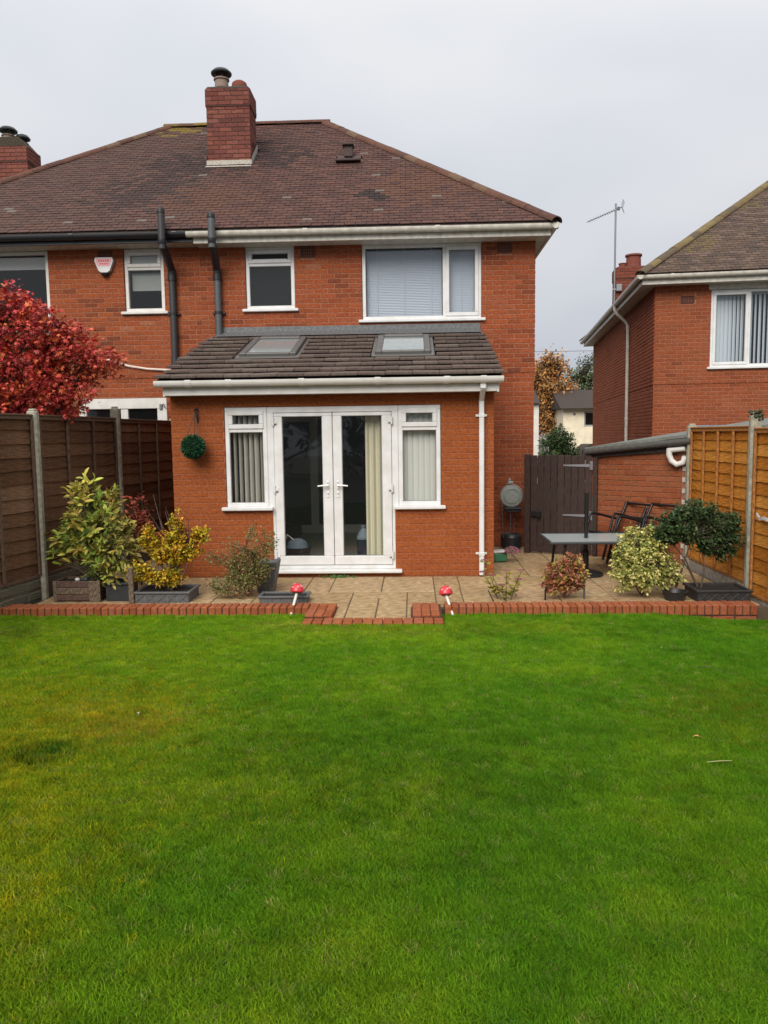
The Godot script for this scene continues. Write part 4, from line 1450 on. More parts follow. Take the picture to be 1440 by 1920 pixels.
# ------------------------------------------------------------------ right neighbour (built in its own axes, turned a little towards us)
func right_house() -> void:
	var at := Vector3(4.86, 0, -16)
	var turn := deg_to_rad(-6.5)
	var h := thing("detached_house", "neighbouring red brick house on the right with white eaves and vertical blinds upstairs", "house", at, turn, "", true)
	var fr := Transform3D(Basis(Vector3.UP, turn), at)
	var holes := [Rect2(1.07, 3.07, 2.5, 1.52)]
	var g := Geo.new()
	holed(g, 0.01, 8.0, -1.0, 4.76, -0.27, -0.0045, holes)
	holed(g, 0.01, 8.0, 2.755, 4.76, -0.0045, 0.0075, holes)
	g.span(0.01, 0.27, -1.0, 4.76, -10.5, -0.27)
	g.span(7.74, 8.0, -1.0, 4.76, -10.5, -0.27)
	g.span(0.27, 7.74, -1.0, 4.76, -10.5, -10.24)
	var wall := obj("wall", g, mats.mortar_old, h)
	var pal := [lin(0.215, 0.059, 0.028), lin(0.250, 0.067, 0.031), lin(0.273, 0.073, 0.032), lin(0.290, 0.079, 0.033), lin(0.267, 0.082, 0.037), lin(0.304, 0.083, 0.035), lin(0.304, 0.091, 0.043), lin(0.319, 0.088, 0.037), lin(0.287, 0.077, 0.031), lin(0.338, 0.106, 0.047)]
	var lh := [Rect2(1.07, 4.07, 2.5, 1.52), Rect2(0.485, 5.33, 0.27, 0.16)]
	lay_bricks(wall, fr, Transform3D(Basis(), Vector3(0, -1, 0)), 8.0, 5.74, lh, pal, {"seed": 41, "step_out": 0.012, "step_y": 3.74, "most": 230})
	lay_bricks(wall, fr, Transform3D(Basis(Vector3(0, 0, 1), Vector3.UP, Vector3(-1, 0, 0)), Vector3(0, -1, -10.5)), 10.5, 5.74, [], pal, {"seed": 42, "most": 70, "step_out": 0.012, "step_y": 3.74})
	air_brick(h, 0.49, 0.75, 4.335, 4.485, 0.012)
	# hipped roof
	var e0 := Vector3(-0.36, 4.86, 0.4)
	var rise := 0.757
	var rg := Geo.new()
	var ex1 := 8.4
	var run := (ex1 - e0.x) * 0.5
	var a := e0
	var b := Vector3(ex1, e0.y, e0.z)
	var top_a := Vector3(e0.x + run, e0.y + run * rise, e0.z - run)
	var bz := -10.9
	var top_b := Vector3(e0.x + run, e0.y + run * rise, bz + run)
	var c := Vector3(ex1, e0.y, bz)
	var d := Vector3(e0.x, e0.y, bz)
	rg.tri(a, b, top_a, Vector3(0, 1, 1))
	rg.quad(b, c, top_b, top_a, Vector3(1, 1, 0))
	rg.tri(c, d, top_b, Vector3(0, 1, -1))
	rg.quad(d, a, top_a, top_b, Vector3(-1, 1, 0))
	rg.quad(a + Vector3(0, -0.05, 0), b + Vector3(0, -0.05, 0), c + Vector3(0, -0.05, 0), d + Vector3(0, -0.05, 0), Vector3(0, -1, 0))
	var roof := obj("roof", rg, mats.felt, h)
	var pal2 := [lin(0.10, 0.072, 0.056), lin(0.12, 0.082, 0.06), lin(0.085, 0.062, 0.052), lin(0.135, 0.092, 0.07), lin(0.11, 0.075, 0.06), lin(0.155, 0.105, 0.085)]
	var slab := Geo.new()
	slab.box(Vector3.ZERO, Vector3(0.161, 0.016, 0.18), 0.003)
	var tm := slab.mesh()
	var up := Vector3(0, rise, -1).normalized()
	var len := run * Vector2(1, rise).length()
	lay_tiles(roof, fr, Vector3(0, e0.y, e0.z), Vector3(1, 0, 0), up, len, 0.1, 0.167, func(s): return [e0.x + run * s / len, ex1 - run * s / len], tm, pal2, {"tilt": 0.10, "lift": 0.016, "len": 0.18, "spots": [[fr * Vector3(0.9, 5.7, -0.7), 0.6, lin(0.14, 0.105, 0.055)], [fr * Vector3(2.2, 6.9, -2.0), 0.5, lin(0.14, 0.105, 0.055)]]})
	var ups := Vector3(1, rise, 0).normalized()
	lay_tiles(roof, fr, Vector3(e0.x, e0.y, 0), Vector3(0, 0, 1), ups, len, 0.1, 0.167, func(s): return [bz + run * s / len, e0.z - run * s / len], tm, pal2, {"most": 0, "tilt": 0.10, "lift": 0.016, "len": 0.18})
	ridge_line(roof, "hip_tile", a + Vector3(0, 0.01, 0), top_a, [lin(0.17, 0.125, 0.06), lin(0.14, 0.10, 0.055), lin(0.2, 0.15, 0.07), lin(0.12, 0.09, 0.06)])
	ridge_line(roof, "hip_tile", d + Vector3(0, 0.01, 0), top_b, [lin(0.14, 0.10, 0.055), lin(0.12, 0.09, 0.06)])
	var fa := Geo.new()
	fa.span(-0.3, 8.2, 4.68, 4.82, 0.285, 0.31, 0.004)
	fa.span(-0.3, -0.275, 4.68, 4.82, -10.8, 0.284, 0.004)
	obj("fascia", fa, mats.cream_pvc, h)
	var so := Geo.new()
	so.span(-0.274, 8.2, 4.69, 4.70, -0.05, 0.284)
	so.span(-0.274, 0.05, 4.689, 4.699, -10.8, -0.051)
	obj("soffit", so, mats.cream_pvc, h)
	gutter(h, -0.41, 8.3, 4.845, 0.42, mats.cream_pvc, Transform3D(), [0.25, 2.2])
	gutter(h, -10.9, 0.41, 4.845, 0.41, mats.cream_pvc, Transform3D(Basis(Vector3(0, 0, 1), Vector3.UP, Vector3(-1, 0, 0)), Vector3.ZERO), [])
	var sp := Geo.new()
	sp.span(1.02, 3.62, 4.585, 4.69, -0.04, 0.02, 0.003)
	obj("head_panel", sp, mats.cream_pvc, h)
	var w := window(h, 1.075, 3.56, 3.075, 4.58, -0.02, [["v", 1.80, 3.13, 4.525], ["v", 2.85, 3.13, 4.525]], [[1.13, 1.772, 3.13, 4.525, true, mats.pane], [1.828, 2.822, 3.13, 4.525, false, mats.pane], [2.878, 3.505, 3.13, 4.525, true, mats.pane]], mats.pvc)
	vertical_blind(w, 1.16, 1.75, 3.14, 4.50, -0.19, 8, 0.08, [0.15, 0.12, 0.2, 0.2, 0.4, 0.5, 0.6, 0.5], mats.blind_blue)
	vertical_blind(w, 1.84, 3.5, 3.14, 4.50, -0.19, 20, 0.08, [0.7, 0.8, 0.65, 0.75], mats.blind_blue)
	room(h, 0.5, 4.0, 2.7, 4.65, -0.27, -3.5, mats.room_dark)
	var dp := Geo.new()
	dp.tube([Vector3(-0.37, 4.80, -2.95), Vector3(-0.37, 4.70, -2.95), Vector3(-0.33, 4.62, -2.95), Vector3(-0.12, 4.42, -2.95), Vector3(-0.06, 4.32, -2.95), Vector3(-0.06, 1.2, -2.95)], 0.038, 12)
	var dpo := obj("downpipe", dp, mats.cream_pvc, h)
	for y in [4.25, 2.1]:
		var cg := Geo.new()
		cg.tube([Vector3(-0.06, y, -2.95), Vector3(-0.06, y + 0.06, -2.95)], 0.046, 12)
		obj("pipe_clip", cg, mats.cream_pvc, dpo)
	var ch := stack(h, fr, "chimney", 0.0, 0.86, -5.55, -6.2, 3.9, 6.2, [lin(0.19, 0.058, 0.04), lin(0.23, 0.068, 0.045), lin(0.26, 0.078, 0.05), lin(0.21, 0.062, 0.045)], "frl")
	pot(ch, Vector3(0.5, 6.22, -5.88), 0.2, 0.36, false)
	pot(ch, Vector3(0.22, 6.22, -5.9), 0.1, 0.15, false)
	# television aerial strapped to the stack
	var t := thing("tv_aerial", "tall television aerial on a thin mast strapped to the right neighbour's chimney", "aerial", fr * Vector3(-0.04, 5.0, -5.5), turn, "", true)
	var mg := Geo.new()
	mg.tube([Vector3(0, 0, 0), Vector3(0.0, 2.85, 0)], 0.024, 8)
	obj("mast", mg, mats.galv, t)
	var bk := Geo.new()
	bk.box(Vector3(0.06, 0.62, 0.0), Vector3(0.22, 0.05, 0.05), 0.01)
	bk.box(Vector3(0.12, 0.66, 0.02), Vector3(0.16, 0.2, 0.06), 0.02)
	obj("bracket", bk, mats.galv, t)
	var bo := Geo.new()
	var p0 := Vector3(0.16, 2.74, 0.05)
	var p1 := Vector3(-0.72, 2.46, -0.2)
	bo.tube([p0, p1], 0.014, 6)
	obj("boom", bo, mats.galv, t)
	var el := Geo.new()
	var dir := (p1 - p0).normalized()
	var across := dir.cross(Vector3.UP).normalized()
	for i in 12:
		var p := p0 + dir * (0.22 + i * 0.06)
		el.tube([p - across * 0.14, p + across * 0.14], 0.005, 4)
	obj("element", el, mats.galv, t)
	var rf := Geo.new()
	for s in [-1.0, 1.0]:
		for i in 4:
			var p: Vector3 = p0 + Vector3.UP * s * (0.03 + i * 0.035) + dir * i * -0.012
			rf.tube([p - across * 0.17, p + across * 0.17], 0.006, 4)
	rf.box(p0 + dir * 0.1, Vector3(0.07, 0.09, 0.06), 0.01)
	obj("reflector", rf, mats.galv_dark, t)


func outbuilding() -> void:
	var a := Vector3(3.70, 0, -10.50)
	var b := Vector3(2.66, 0, -11.42)
	var turn := atan2(-(a.z - b.z), a.x - b.x)
	var l := a.distance_to(b)
	var t := thing("outbuilding", "low red brick outbuilding with grey felt roof and white pipe between gate and golden fence", "shed", b, turn, "", true)
	var fr := Transform3D(Basis(Vector3.UP, turn), b)
	var g := Geo.new()
	var h0 := 1.50
	var h1 := 1.66
	g.prism(PackedVector2Array([Vector2(0.01, -0.4), Vector2(l + 1.2, -0.4), Vector2(l + 1.2, h1 + 0.1), Vector2(0.01, h0)]), -0.24, -0.01)
	g.span(0.01, 0.24, -0.4, h0, -4.2, -0.24)
	var wall := obj("wall", g, mats.mortar_old, t)
	var pal := [lin(0.214, 0.061, 0.028), lin(0.249, 0.072, 0.030), lin(0.286, 0.083, 0.034), lin(0.270, 0.093, 0.042), lin(0.308, 0.094, 0.040), lin(0.308, 0.103, 0.049), lin(0.329, 0.107, 0.045), lin(0.272, 0.078, 0.031)]
	lay_bricks(wall, fr, Transform3D(Basis(), Vector3.ZERO), l - 0.11, h0, [], pal, {"seed": 51})
	lay_bricks(wall, fr, Transform3D(Basis(Vector3(0, 0, 1), Vector3.UP, Vector3(-1, 0, 0)), Vector3(0, 0, -4.2)), 4.2, h0, [], pal, {"seed": 52, "most": 0})
	# whitewashed corner bricks at the right end
	for r in 20:
		var q := Geo.new()
		var wd := 0.10 if r % 2 else 0.06
		q.span(l - wd, l + 0.02, r * 0.075 + 0.005, r * 0.075 + 0.07, -0.03, 0.006 if r % 2 else 0.003, 0.004)
		obj("quoin", q, mats.whitewash, wall)
	var rg := Geo.new()
	var y := func(x): return lerpf(1.575, 1.735, x / l)
	rg.prism(PackedVector2Array([Vector2(-0.12, y.call(-0.12)), Vector2(l + 1.2, y.call(l + 1.2)), Vector2(l + 1.2, y.call(l + 1.2) + 0.035), Vector2(-0.12, y.call(-0.12) + 0.035)]), -4.2, 0.1)
	var roof := obj("roof", rg, mats.felt_grey, t)
	# felt turned up in a low hump towards the back
	var rk := Geo.new()
	rk.quad(Vector3(-0.1, y.call(-0.1) + 0.037, 0.09), Vector3(l + 1.2, y.call(l + 1.2) + 0.037, 0.09), Vector3(l + 1.2, y.call(l + 1.2) + 0.25, -2.0), Vector3(-0.1, y.call(-0.1) + 0.06, -2.0), Vector3(0, 1, 0.2))
	obj("felt_sheet", rk, mats.felt_grey, roof)
	var fl := Geo.new()
	fl.span(0.80, 1.7, 1.80, 1.90, -1.5, -1.47, 0.006)
	obj("blue_flashing", fl, mats.blue_lead, roof)
	var fa := Geo.new()
	fa.prism(PackedVector2Array([Vector2(-0.08, y.call(-0.08) - 0.12), Vector2(l + 0.1, y.call(l) - 0.16), Vector2(l + 0.1, y.call(l + 0.1) - 0.003), Vector2(-0.08, y.call(-0.08) - 0.003)]), 0.012, 0.05)
	obj("fascia", fa, mats.old_board, t)
	var gt := Geo.new()
	gt.tube([Vector3(-0.1, y.call(-0.1) - 0.03, 0.105), Vector3(l + 0.05, y.call(l) - 0.05, 0.105)], 0.046, 12)
	obj("gutter", gt, mats.grey_gutter, t)
	var wp := Geo.new()
	var px := l - 0.20
	wp.tube([Vector3(px - 0.05, 1.58, 0.09), Vector3(px - 0.05, 1.50, 0.09), Vector3(px - 0.02, 1.42, 0.08), Vector3(px + 0.05, 1.37, 0.07), Vector3(px + 0.13, 1.40, 0.06), Vector3(px + 0.15, 1.48, 0.05)], 0.04, 12)
	wp.tube([Vector3(px - 0.07, 1.56, 0.09), Vector3(px + 0.16, 1.585, 0.07)], 0.035, 10)
	obj("waste_pipe", wp, mats.pvc_old, t)


func gate() -> void:
	var a := Vector3(1.765, 0, -11.72)
	var b := Vector3(2.60, 0, -11.36)
	var l := a.distance_to(b)
	var turn := atan2(-(b.z - a.z), b.x - a.x)
	var t := thing("side_gate", "dark brown close boarded side gate with pale strap hinges beside the house corner", "gate", a, turn, "", true)
	var n := 9
	var fg := Geo.new()
	fg.span(0.0, l, 0.25, 0.36, -0.055, -0.024, 0.004)
	fg.span(0.0, l, 1.2, 1.31, -0.055, -0.024, 0.004)
	fg.bar(Vector3(0.06, 0.3, -0.04), Vector3(l - 0.06, 1.25, -0.04), 0.09, 0.03, 0.004)
	obj("ledge", fg, mats.gate_brown, t)
	for i in n:
		var g := Geo.new()
		var w := l / n
		g.span(i * w + 0.003, (i + 1) * w - 0.003, 0.02 + rng.randf_range(0, 0.01), 1.485 + rng.randf_range(-0.006, 0.004), -0.024, rng.randf_range(-0.004, 0.0), 0.005)
		obj("board", g, [mats.gate_brown, mats.gate_brown2, mats.gate_brown3][rng.randi() % 3], t)
	for y in [1.335, 0.60]:
		var g := Geo.new()
		g.prism(PackedVector2Array([Vector2(l - 0.42, y - 0.008), Vector2(l - 0.02, y - 0.022), Vector2(l - 0.02, y + 0.022), Vector2(l - 0.42, y + 0.012)]), 0.002, 0.008)
		g.span(l - 0.035, l + 0.01, y - 0.065, y + 0.065, 0.003, 0.012, 0.003)
		g.tube([Vector3(l - 0.02, y - 0.06, 0.015), Vector3(l - 0.02, y + 0.06, 0.015)], 0.01, 8)
		obj("strap_hinge", g, mats.galv, t)
	var lk := Geo.new()
	lk.span(0.03, 0.17, 0.57, 0.65, 0.002, 0.05, 0.006)
	lk.tube([Vector3(0.13, 0.59, 0.03), Vector3(0.14, 0.56, 0.06), Vector3(0.17, 0.57, 0.06)], 0.014, 8)
	obj("latch", lk, mats.black_metal, t)
	var p := Geo.new()
	p.span(-0.10, -0.012, 0.0, 1.50, -0.10, -0.005, 0.006)
	obj("post", p, mats.gate_brown2, t)
	var q := Geo.new()
	q.span(l + 0.014, l + 0.075, 0.0, 1.46, -0.10, -0.005, 0.006)
	obj("post", q, mats.gate_brown, t)


# ------------------------------------------------------------------ fences
func slat_mesh(key: String, l: float, h: float, wave: float, sd: int) -> ArrayMesh:
	if tex.has(key):
		return tex[key]
	var nz := FastNoiseLite.new()
	nz.seed = sd
	nz.frequency = 1.1
	var g := Geo.new()
	var n := 12
	var rows := []
	for i in n + 1:
		var x := l * i / n
		var lo := nz.get_noise_2d(x, 3.0) * wave
		var bow := nz.get_noise_2d(x, 40.0) * wave * 0.35
		rows.append([Vector3(x, h, -0.004 + bow * 0.3), Vector3(x, lo, 0.010 + bow), Vector3(x, lo, 0.001 + bow), Vector3(x, h, -0.013)])
	for i in n:
		var p: Array = rows[i]
		var q: Array = rows[i + 1]
		g.quad(p[0], q[0], q[1], p[1], Vector3(0, 0, 1))
		g.quad(p[1], q[1], q[2], p[2], Vector3(0, -1, 0))
		g.quad(p[3], q[3], q[2], p[2], Vector3(0, 0, -1))
	tex[key] = g.mesh()
	return tex[key]


func fence_panel(fence: Node, xf: Transform3D, l: float, y0: float, y1: float, golden: bool) -> void:
	var ms: Array = [mats.slat_gold, mats.slat_gold2, mats.slat_gold3, mats.slat_gold4] if golden else [mats.slat_brown, mats.slat_brown2, mats.slat_brown3]
	var bm: Material = mats.batten_gold if golden else mats.batten_brown
	var g := Geo.new()
	g.span(0.0, l, y1 - 0.02, y1, -0.03, 0.04, 0.004)
	var panel := obj("panel", g, bm, fence)
	panel.transform = xf * panel.transform if not base_of.has(fence) else Transform3D(xf.basis, xf.origin - base_of[fence])
	for q in [[y0, y0 + 0.035, -0.02, 0.02], [y1 - 0.06, y1 - 0.021, 0.012, 0.03]]:
		var rl := Geo.new()
		rl.span(0.0, l, q[0], q[1], q[2], q[3], 0.003)
		obj("rail", rl, bm, panel)
	var nb := 4 if golden else 3
	for i in nb + 1:
		var x: float = clampf(l * i / nb, 0.018, l - 0.018)
		var b := Geo.new()
		b.span(x - 0.016, x + 0.016, y0 + 0.036, y1 - 0.061, 0.016, 0.042, 0.003)
		b.span(x - 0.016, x + 0.016, y0 + 0.036, y1 - 0.024, -0.04, -0.016, 0.003)
		obj("batten", b, bm, panel)
	var pitch := 0.128 if golden else 0.142
	var n := int((y1 - y0 - 0.05) / pitch)
	pitch = (y1 - y0 - 0.05) / n
	for i in n:
		var o := MeshInstance3D.new()
		o.name = numbered("slat", panel)
		var k := rng.randi() % 5
		o.mesh = slat_mesh("slat %s %d %.2f" % [golden, k, l], l - 0.01, pitch + 0.022, 0.007 if golden else 0.014, 60 + k)
		o.material_override = ms[rng.randi() % ms.size()]
		o.transform = Transform3D(Basis(Vector3(1, 0, 0), -0.02), Vector3(0.005, y0 + 0.02 + i * pitch, 0.0))
		panel.add_child(o)


func concrete_post(fence: Node, at: Vector3, y0: float, y1: float, bs: Basis, m: Material) -> void:
	var g := Geo.new()
	g.box(at + Vector3.UP * (y0 + y1) * 0.5, Vector3(0.095, y1 - y0, 0.105), 0.014, bs)
	g.box(at + Vector3.UP * (y1 + 0.008), Vector3(0.07, 0.03, 0.08), 0.012, bs)
	# the two raised cheeks beside the slot
	g.box(at + Vector3.UP * (y0 + y1) * 0.5 + bs * Vector3(0.0, 0, 0.052), Vector3(0.06, y1 - y0 - 0.02, 0.016), 0.006, bs)
	obj("post", g, m, fence)


func fences() -> void:
	# brown one on the left
	var p := [Vector3(-4.50, 0, -6.15), Vector3(-4.295, 0, -8.06), Vector3(-4.09, 0, -9.97), Vector3(-3.87, 0, -12.40)]
	p = [Vector3(-5.01, 0, -2.94), Vector3(-4.805, 0, -4.84), Vector3(-4.60, 0, -6.72), Vector3(-4.275, 0, -8.62), Vector3(-4.075, 0, -10.53), Vector3(-3.875, 0, -12.42)]
	var t := thing("garden_fence", "weathered dark brown lap fence with grey concrete posts along the left side", "fence", p[3])
	var d: Vector3 = (p[4] - p[3]).normalized()
	# facing the garden: local x runs away from the camera towards the house
	var bs := Basis(-d, Vector3.UP, (-d).cross(Vector3.UP))
	if bs.z.x < 0.0:
		bs = Basis(d, Vector3.UP, d.cross(Vector3.UP))
	for i in 5:
		var a: Vector3 = p[i]
		var b: Vector3 = p[i + 1]
		if bs.x.dot(b - a) < 0:
			var s := a
			a = b
			b = s
		var e := (b - a).normalized()
		var q := Basis(e, Vector3.UP, e.cross(Vector3.UP))
		var l := a.distance_to(b) - 0.10
		fence_panel(t, Transform3D(q, a + e * 0.05), l, 0.25, [2.10, 2.10, 2.10, 2.10, 2.09][i], false)
		var g := Geo.new()
		var rngs := []
		for k in 16:
			rngs.append(rng.randf_range(-0.012, 0.012))
		for k in 8:
			for j in 2:
				var x0 := l * k / 8.0
				var w := l / 8.0
				g.box(Vector3(x0 + w * 0.5 + rng.randf_range(-0.02, 0.02), 0.06 + j * 0.12, rng.randf_range(-0.004, 0.008)), Vector3(w * 1.02, 0.115 + rng.randf_range(-0.01, 0.012), 0.04), 0.016, Basis(Vector3(0, 0, 1), rng.randfn() * 0.04))
		g.span(0, l, -0.15, 0.245, -0.02, 0.016)
		var gb := obj("gravel_board", g, mats.rock_concrete, t)
		gb.transform = Transform3D(q, a + e * 0.05 - p[3])
	for i in 6:
		if i == 5:
			concrete_post(t, p[i], -0.2, 2.1, bs, mats.concrete)
		else:
			concrete_post(t, p[i], -0.2, [2.12, 2.12, 2.12, 2.14, 2.23][i], bs, mats.concrete)
	# golden one on the right
	var r := thing("garden_fence", "new golden lap fence with mossy grey concrete posts along the right side", "fence", Vector3(3.68, 0, -8.5))
	var q := Basis(Vector3(0, 0, 1), Vector3.UP, Vector3(-1, 0, 0))
	var zs := [-6.62, -8.53, -10.43, -4.71, -2.80]
	for i in [0, 1, 3, 4]:
		var y1: float = 1.868 if i == 1 else 1.845
		fence_panel(r, Transform3D(q, Vector3(3.69, 0, zs[i] - 1.85)), 1.80, 0.12 if i == 1 else 0.02, y1, true)
		var g := Geo.new()
		g.span(3.68, 3.72, -0.25, 0.115 if i == 1 else 0.015, zs[i] - 1.85, zs[i] - 0.05, 0.004)
		obj("gravel_board", g, mats.pale_concrete, r)
	for i in [0, 3, 4]:
		concrete_post(r, Vector3(3.69, 0, zs[i]), -0.3, 1.96, q, mats.concrete)
	concrete_post(r, Vector3(3.69, 0, zs[1]), -0.3, 1.985, q, mats.concrete)
	concrete_post(r, Vector3(3.69, 0, zs[2]), -0.3, 1.89, q, mats.concrete)
	# moss tufts on the head of the near post
	var mo := Geo.new()
	for i in 26:
		var c := Vector3(3.69 + rng.randf_range(-0.055, 0.055), 1.99 + rng.randf_range(-0.06, 0.035), zs[1] + rng.randf_range(-0.055, 0.065))
		var s := rng.randf_range(0.012, 0.028)
		mo.lathe([Vector2(0, -s), Vector2(s, -s * 0.3), Vector2(s * 0.8, s * 0.5), Vector2(0, s * 0.8)], 6, Transform3D(Basis(), c))
	obj("moss", mo, mats.moss, r)
	var cl := thing("cable_clip", "small torn white plastic strip hooked on the near golden fence panel", "clip", Vector3(3.64, 0.90, -8.2), 0.0, "", true)
	var cg := Geo.new()
	cg.prism(PackedVector2Array([Vector2(-0.12, 0.02), Vector2(-0.03, -0.03), Vector2(0.03, -0.01), Vector2(0.14, -0.02), Vector2(0.14, 0.015), Vector2(0.05, 0.02), Vector2(-0.02, 0.0), Vector2(-0.11, 0.045)]), -0.004, 0.004, Transform3D(Basis(Vector3(0.0, 0, 1), Vector3.UP, Vector3(-1, 0, 0)), Vector3.ZERO))
	obj("strip", cg, mats.pvc, cl)
	var nl := Geo.new()
	nl.tube([Vector3(-0.02, 0.005, 0.0), Vector3(0.04, 0.005, 0.0)], 0.004, 6)
	obj("nail", nl, mats.pewter, cl)


# ------------------------------------------------------------------ patio, edging and ground
func slab_split(x0: float, x1: float, z0: float, z1: float, out: Array) -> void:
	var w := x1 - x0
	var d := z1 - z0
	if w <= 0.92 and d <= 0.65 and (w < 0.65 or rng.randf() < 0.75):
		out.append([x0, x1, z0, z1])
		return
	var opts := [0.3, 0.45, 0.6, 0.9]
	if w >= d:
		var c: float = opts[rng.randi_range(1, 3)]
		if w - c < 0.25:
			c = w * 0.5
		slab_split(x0, x0 + c, z0, z1, out)
		slab_split(x0 + c, x1, z0, z1, out)
	else:
		var c: float = opts[rng.randi_range(1, 2)]
		if d - c < 0.25:
			c = d * 0.5
		slab_split(x0, x1, z0, z0 + c, out)
		slab_split(x0, x1, z0 + c, z1, out)


func patio() -> void:
	var g := Geo.new()
	g.span(-4.25, 3.66, -0.3, -0.012, -12.44, -8.0)
	g.span(-0.83, 0.0, -0.3, -0.013, -8.0, -7.4)
	var base := structure("patio", g, mats.joint)
	var s := [[-1.3, -1.0, -9.83, -8.88], [-1.0, -0.385, -9.83, -8.88], [-0.385, 0.24, -9.83, -8.88], [0.24, 0.55, -9.83, -9.19], [0.55, 1.15, -9.83, -9.19], [0.24, 0.54, -9.19, -8.1], [0.54, 1.15, -9.19, -8.6], [0.54, 1.0, -8.6, -8.1], [1.0, 1.6, -8.6, -8.1],
		[-0.705, -0.08, -8.88, -8.57], [-0.705, -0.395, -8.57, -7.51], [-0.395, -0.08, -8.57, -7.51], [-0.08, 0.24, -8.88, -8.1], [-0.08, -0.03, -8.1, -7.51], [-1.3, -0.705, -8.88, -8.1], [-0.82, -0.705, -8.1, -7.51]]
	slab_split(-4.2, -1.3, -9.83, -8.1, s)
	slab_split(1.15, 3.62, -9.83, -8.6, s)
	slab_split(1.6, 3.62, -8.6, -8.1, s)
	slab_split(1.03, 3.62, -12.42, -9.83, s)
	slab_split(-4.1, -3.12, -12.42, -9.83, s)
	var k := 0
	for q in s:
		var w: float = q[1] - q[0] - 0.010
		var d: float = q[3] - q[2] - 0.010
		if w < 0.02:
			continue
		var b := Geo.new()
		var y := rng.randf_range(-0.002, 0.002)
		b.box(Vector3.ZERO, Vector3(w, 0.05, d), 0.006)
		var o := obj("paving_slab", b, [mats.slab, mats.slab2, mats.slab3, mats.slab4][rng.randi() % 4], base)
		o.position = Vector3((q[0] + q[1]) * 0.5, -0.025 + y, (q[2] + q[3]) * 0.5)
		o.rotation = Vector3(rng.randfn() * 0.003, 0, rng.randfn() * 0.003)
		k += 1


func edge_brick(parent: Node, mesh_key: String, size: Vector3, at: Vector3, turn := 0.0) -> void:
	if not tex.has(mesh_key):
		var g := Geo.new()
		g.box(Vector3.ZERO, size, 0.006)
		tex[mesh_key] = g.mesh()
	var o := MeshInstance3D.new()
	o.name = numbered("brick", parent)
	o.mesh = tex[mesh_key]
	o.material_override = [mats.edge, mats.edge2, mats.edge3, mats.edge4][rng.randi() % 4]
	o.transform = Transform3D(Basis.from_euler(Vector3(rng.randfn() * 0.012, turn + rng.randfn() * 0.012, rng.randfn() * 0.012)), at + Vector3(rng.randf_range(-1, 1) * 0.001, rng.randf_range(-1, 1) * 0.0015, rng.randf_range(-1, 1) * 0.002) - base_of[parent])
	parent.add_child(o)


func edging() -> void:
	var sets := [
		["edging_wall", "low brick on edge border wall in front of the left planters", -4.5, -1.10, "edging walls of the patio"],
		["edging_wall", "low brick on edge border wall in front of the right hand shrubs", 0.31, 3.49, "edging walls of the patio"],
	]
	for q in sets:
		var t := thing(q[0], q[1], "low wall", Vector3((q[2] + q[3]) * 0.5, 0, -7.97), 0.0, q[4])
		var g := Geo.new()
		g.span(q[2], q[3], -0.3, 0.036, -8.066, -7.872)
		obj("mortar_bed", g, mats.mortar_edge, t)
		var n := int((q[3] - q[2]) / 0.0755)
		var p: float = (q[3] - q[2]) / n
		for i in n:
			edge_brick(t, "edge brick", Vector3(0.065, 0.104, 0.215), Vector3(q[2] + (i + 0.5) * p, -0.002, -7.968))
		var m := int((q[3] - q[2]) / 0.225)
		var pm: float = (q[3] - q[2]) / m
		for i in m:
			edge_brick(t, "course brick", Vector3(0.215, 0.065, 0.1), Vector3(q[2] + (i + 0.5) * pm, -0.102, -7.918))
	var s := thing("garden_step", "shallow brick step with raised brick sides between the two mushroom ornaments", "step", Vector3(-0.4, 0, -7.5))
	var g := Geo.new()
	g.span(-1.09, 0.285, -0.3, -0.012, -7.50, -7.31)
	g.span(-1.09, -0.825, -0.3, 0.03, -8.06, -7.5)
	g.span(-0.025, 0.275, -0.3, 0.03, -8.06, -7.5)
	obj("mortar_bed", g, mats.mortar_edge, s)
	for i in 14:
		edge_brick(s, "step brick", Vector3(0.09, 0.068, 0.205), Vector3(-1.095 + (i + 0.5) * 0.0985, -0.012, -7.395))
	for k in [[-1.09, 3], [-0.02, 3]]:
		for i in k[1]:
			for j in 3:
				var d: float = [0.215, 0.215, 0.10][j]
				var zc: float = [-7.61, -7.83, -7.995][j]
				edge_brick(s, "return brick %d" % (1 if j == 2 else 0), Vector3(0.086, 0.1, d), Vector3(k[0] + (i + 0.5) * 0.092 - 0.002, 0.0, zc))


func lawn_y(x: float, z: float) -> float:
	var y := -0.050 + 0.026 * (z + 7.85)
	y -= 0.075 * smoothstep(2.3, 3.4, x) * smoothstep(-6.0, -7.8, z)
	y += 0.02 * smoothstep(-7.75, -7.3, z) * (1.0 - smoothstep(0.5, 1.2, absf(x + 0.4)))
	return y


func grounds() -> void:
	var g := Geo.new()
	g.span(-160, 160, -1.3, -0.32, -220, 60)
	structure("ground", g, mats.far_ground)
	var l := Geo.new()
	var nx := 44
	var nz := 62
	for i in nx:
		for j in nz:
			var xs := [lerpf(-5.6, 4.9, i / float(nx)), lerpf(-5.6, 4.9, (i + 1) / float(nx))]
			var zs := [lerpf(-7.88, 8.0, j / float(nz)), lerpf(-7.88, 8.0, (j + 1) / float(nz))]
			var p := []
			for q in [[0, 0], [1, 0], [1, 1], [0, 1]]:
				p.append(Vector3(xs[q[0]], lawn_y(xs[q[0]], zs[q[1]]), zs[q[1]]))
			l.quad(p[0], p[1], p[2], p[3], Vector3.UP)
	structure("lawn", l, mats.soil)
	var side := Geo.new()
	side.span(-14, -4.15, -0.33, -0.14, -12.4, 8)
	side.span(3.76, 14, -0.33, -0.3, -15.9, 8)
	structure("neighbour_garden_ground", side, mats.far_ground)


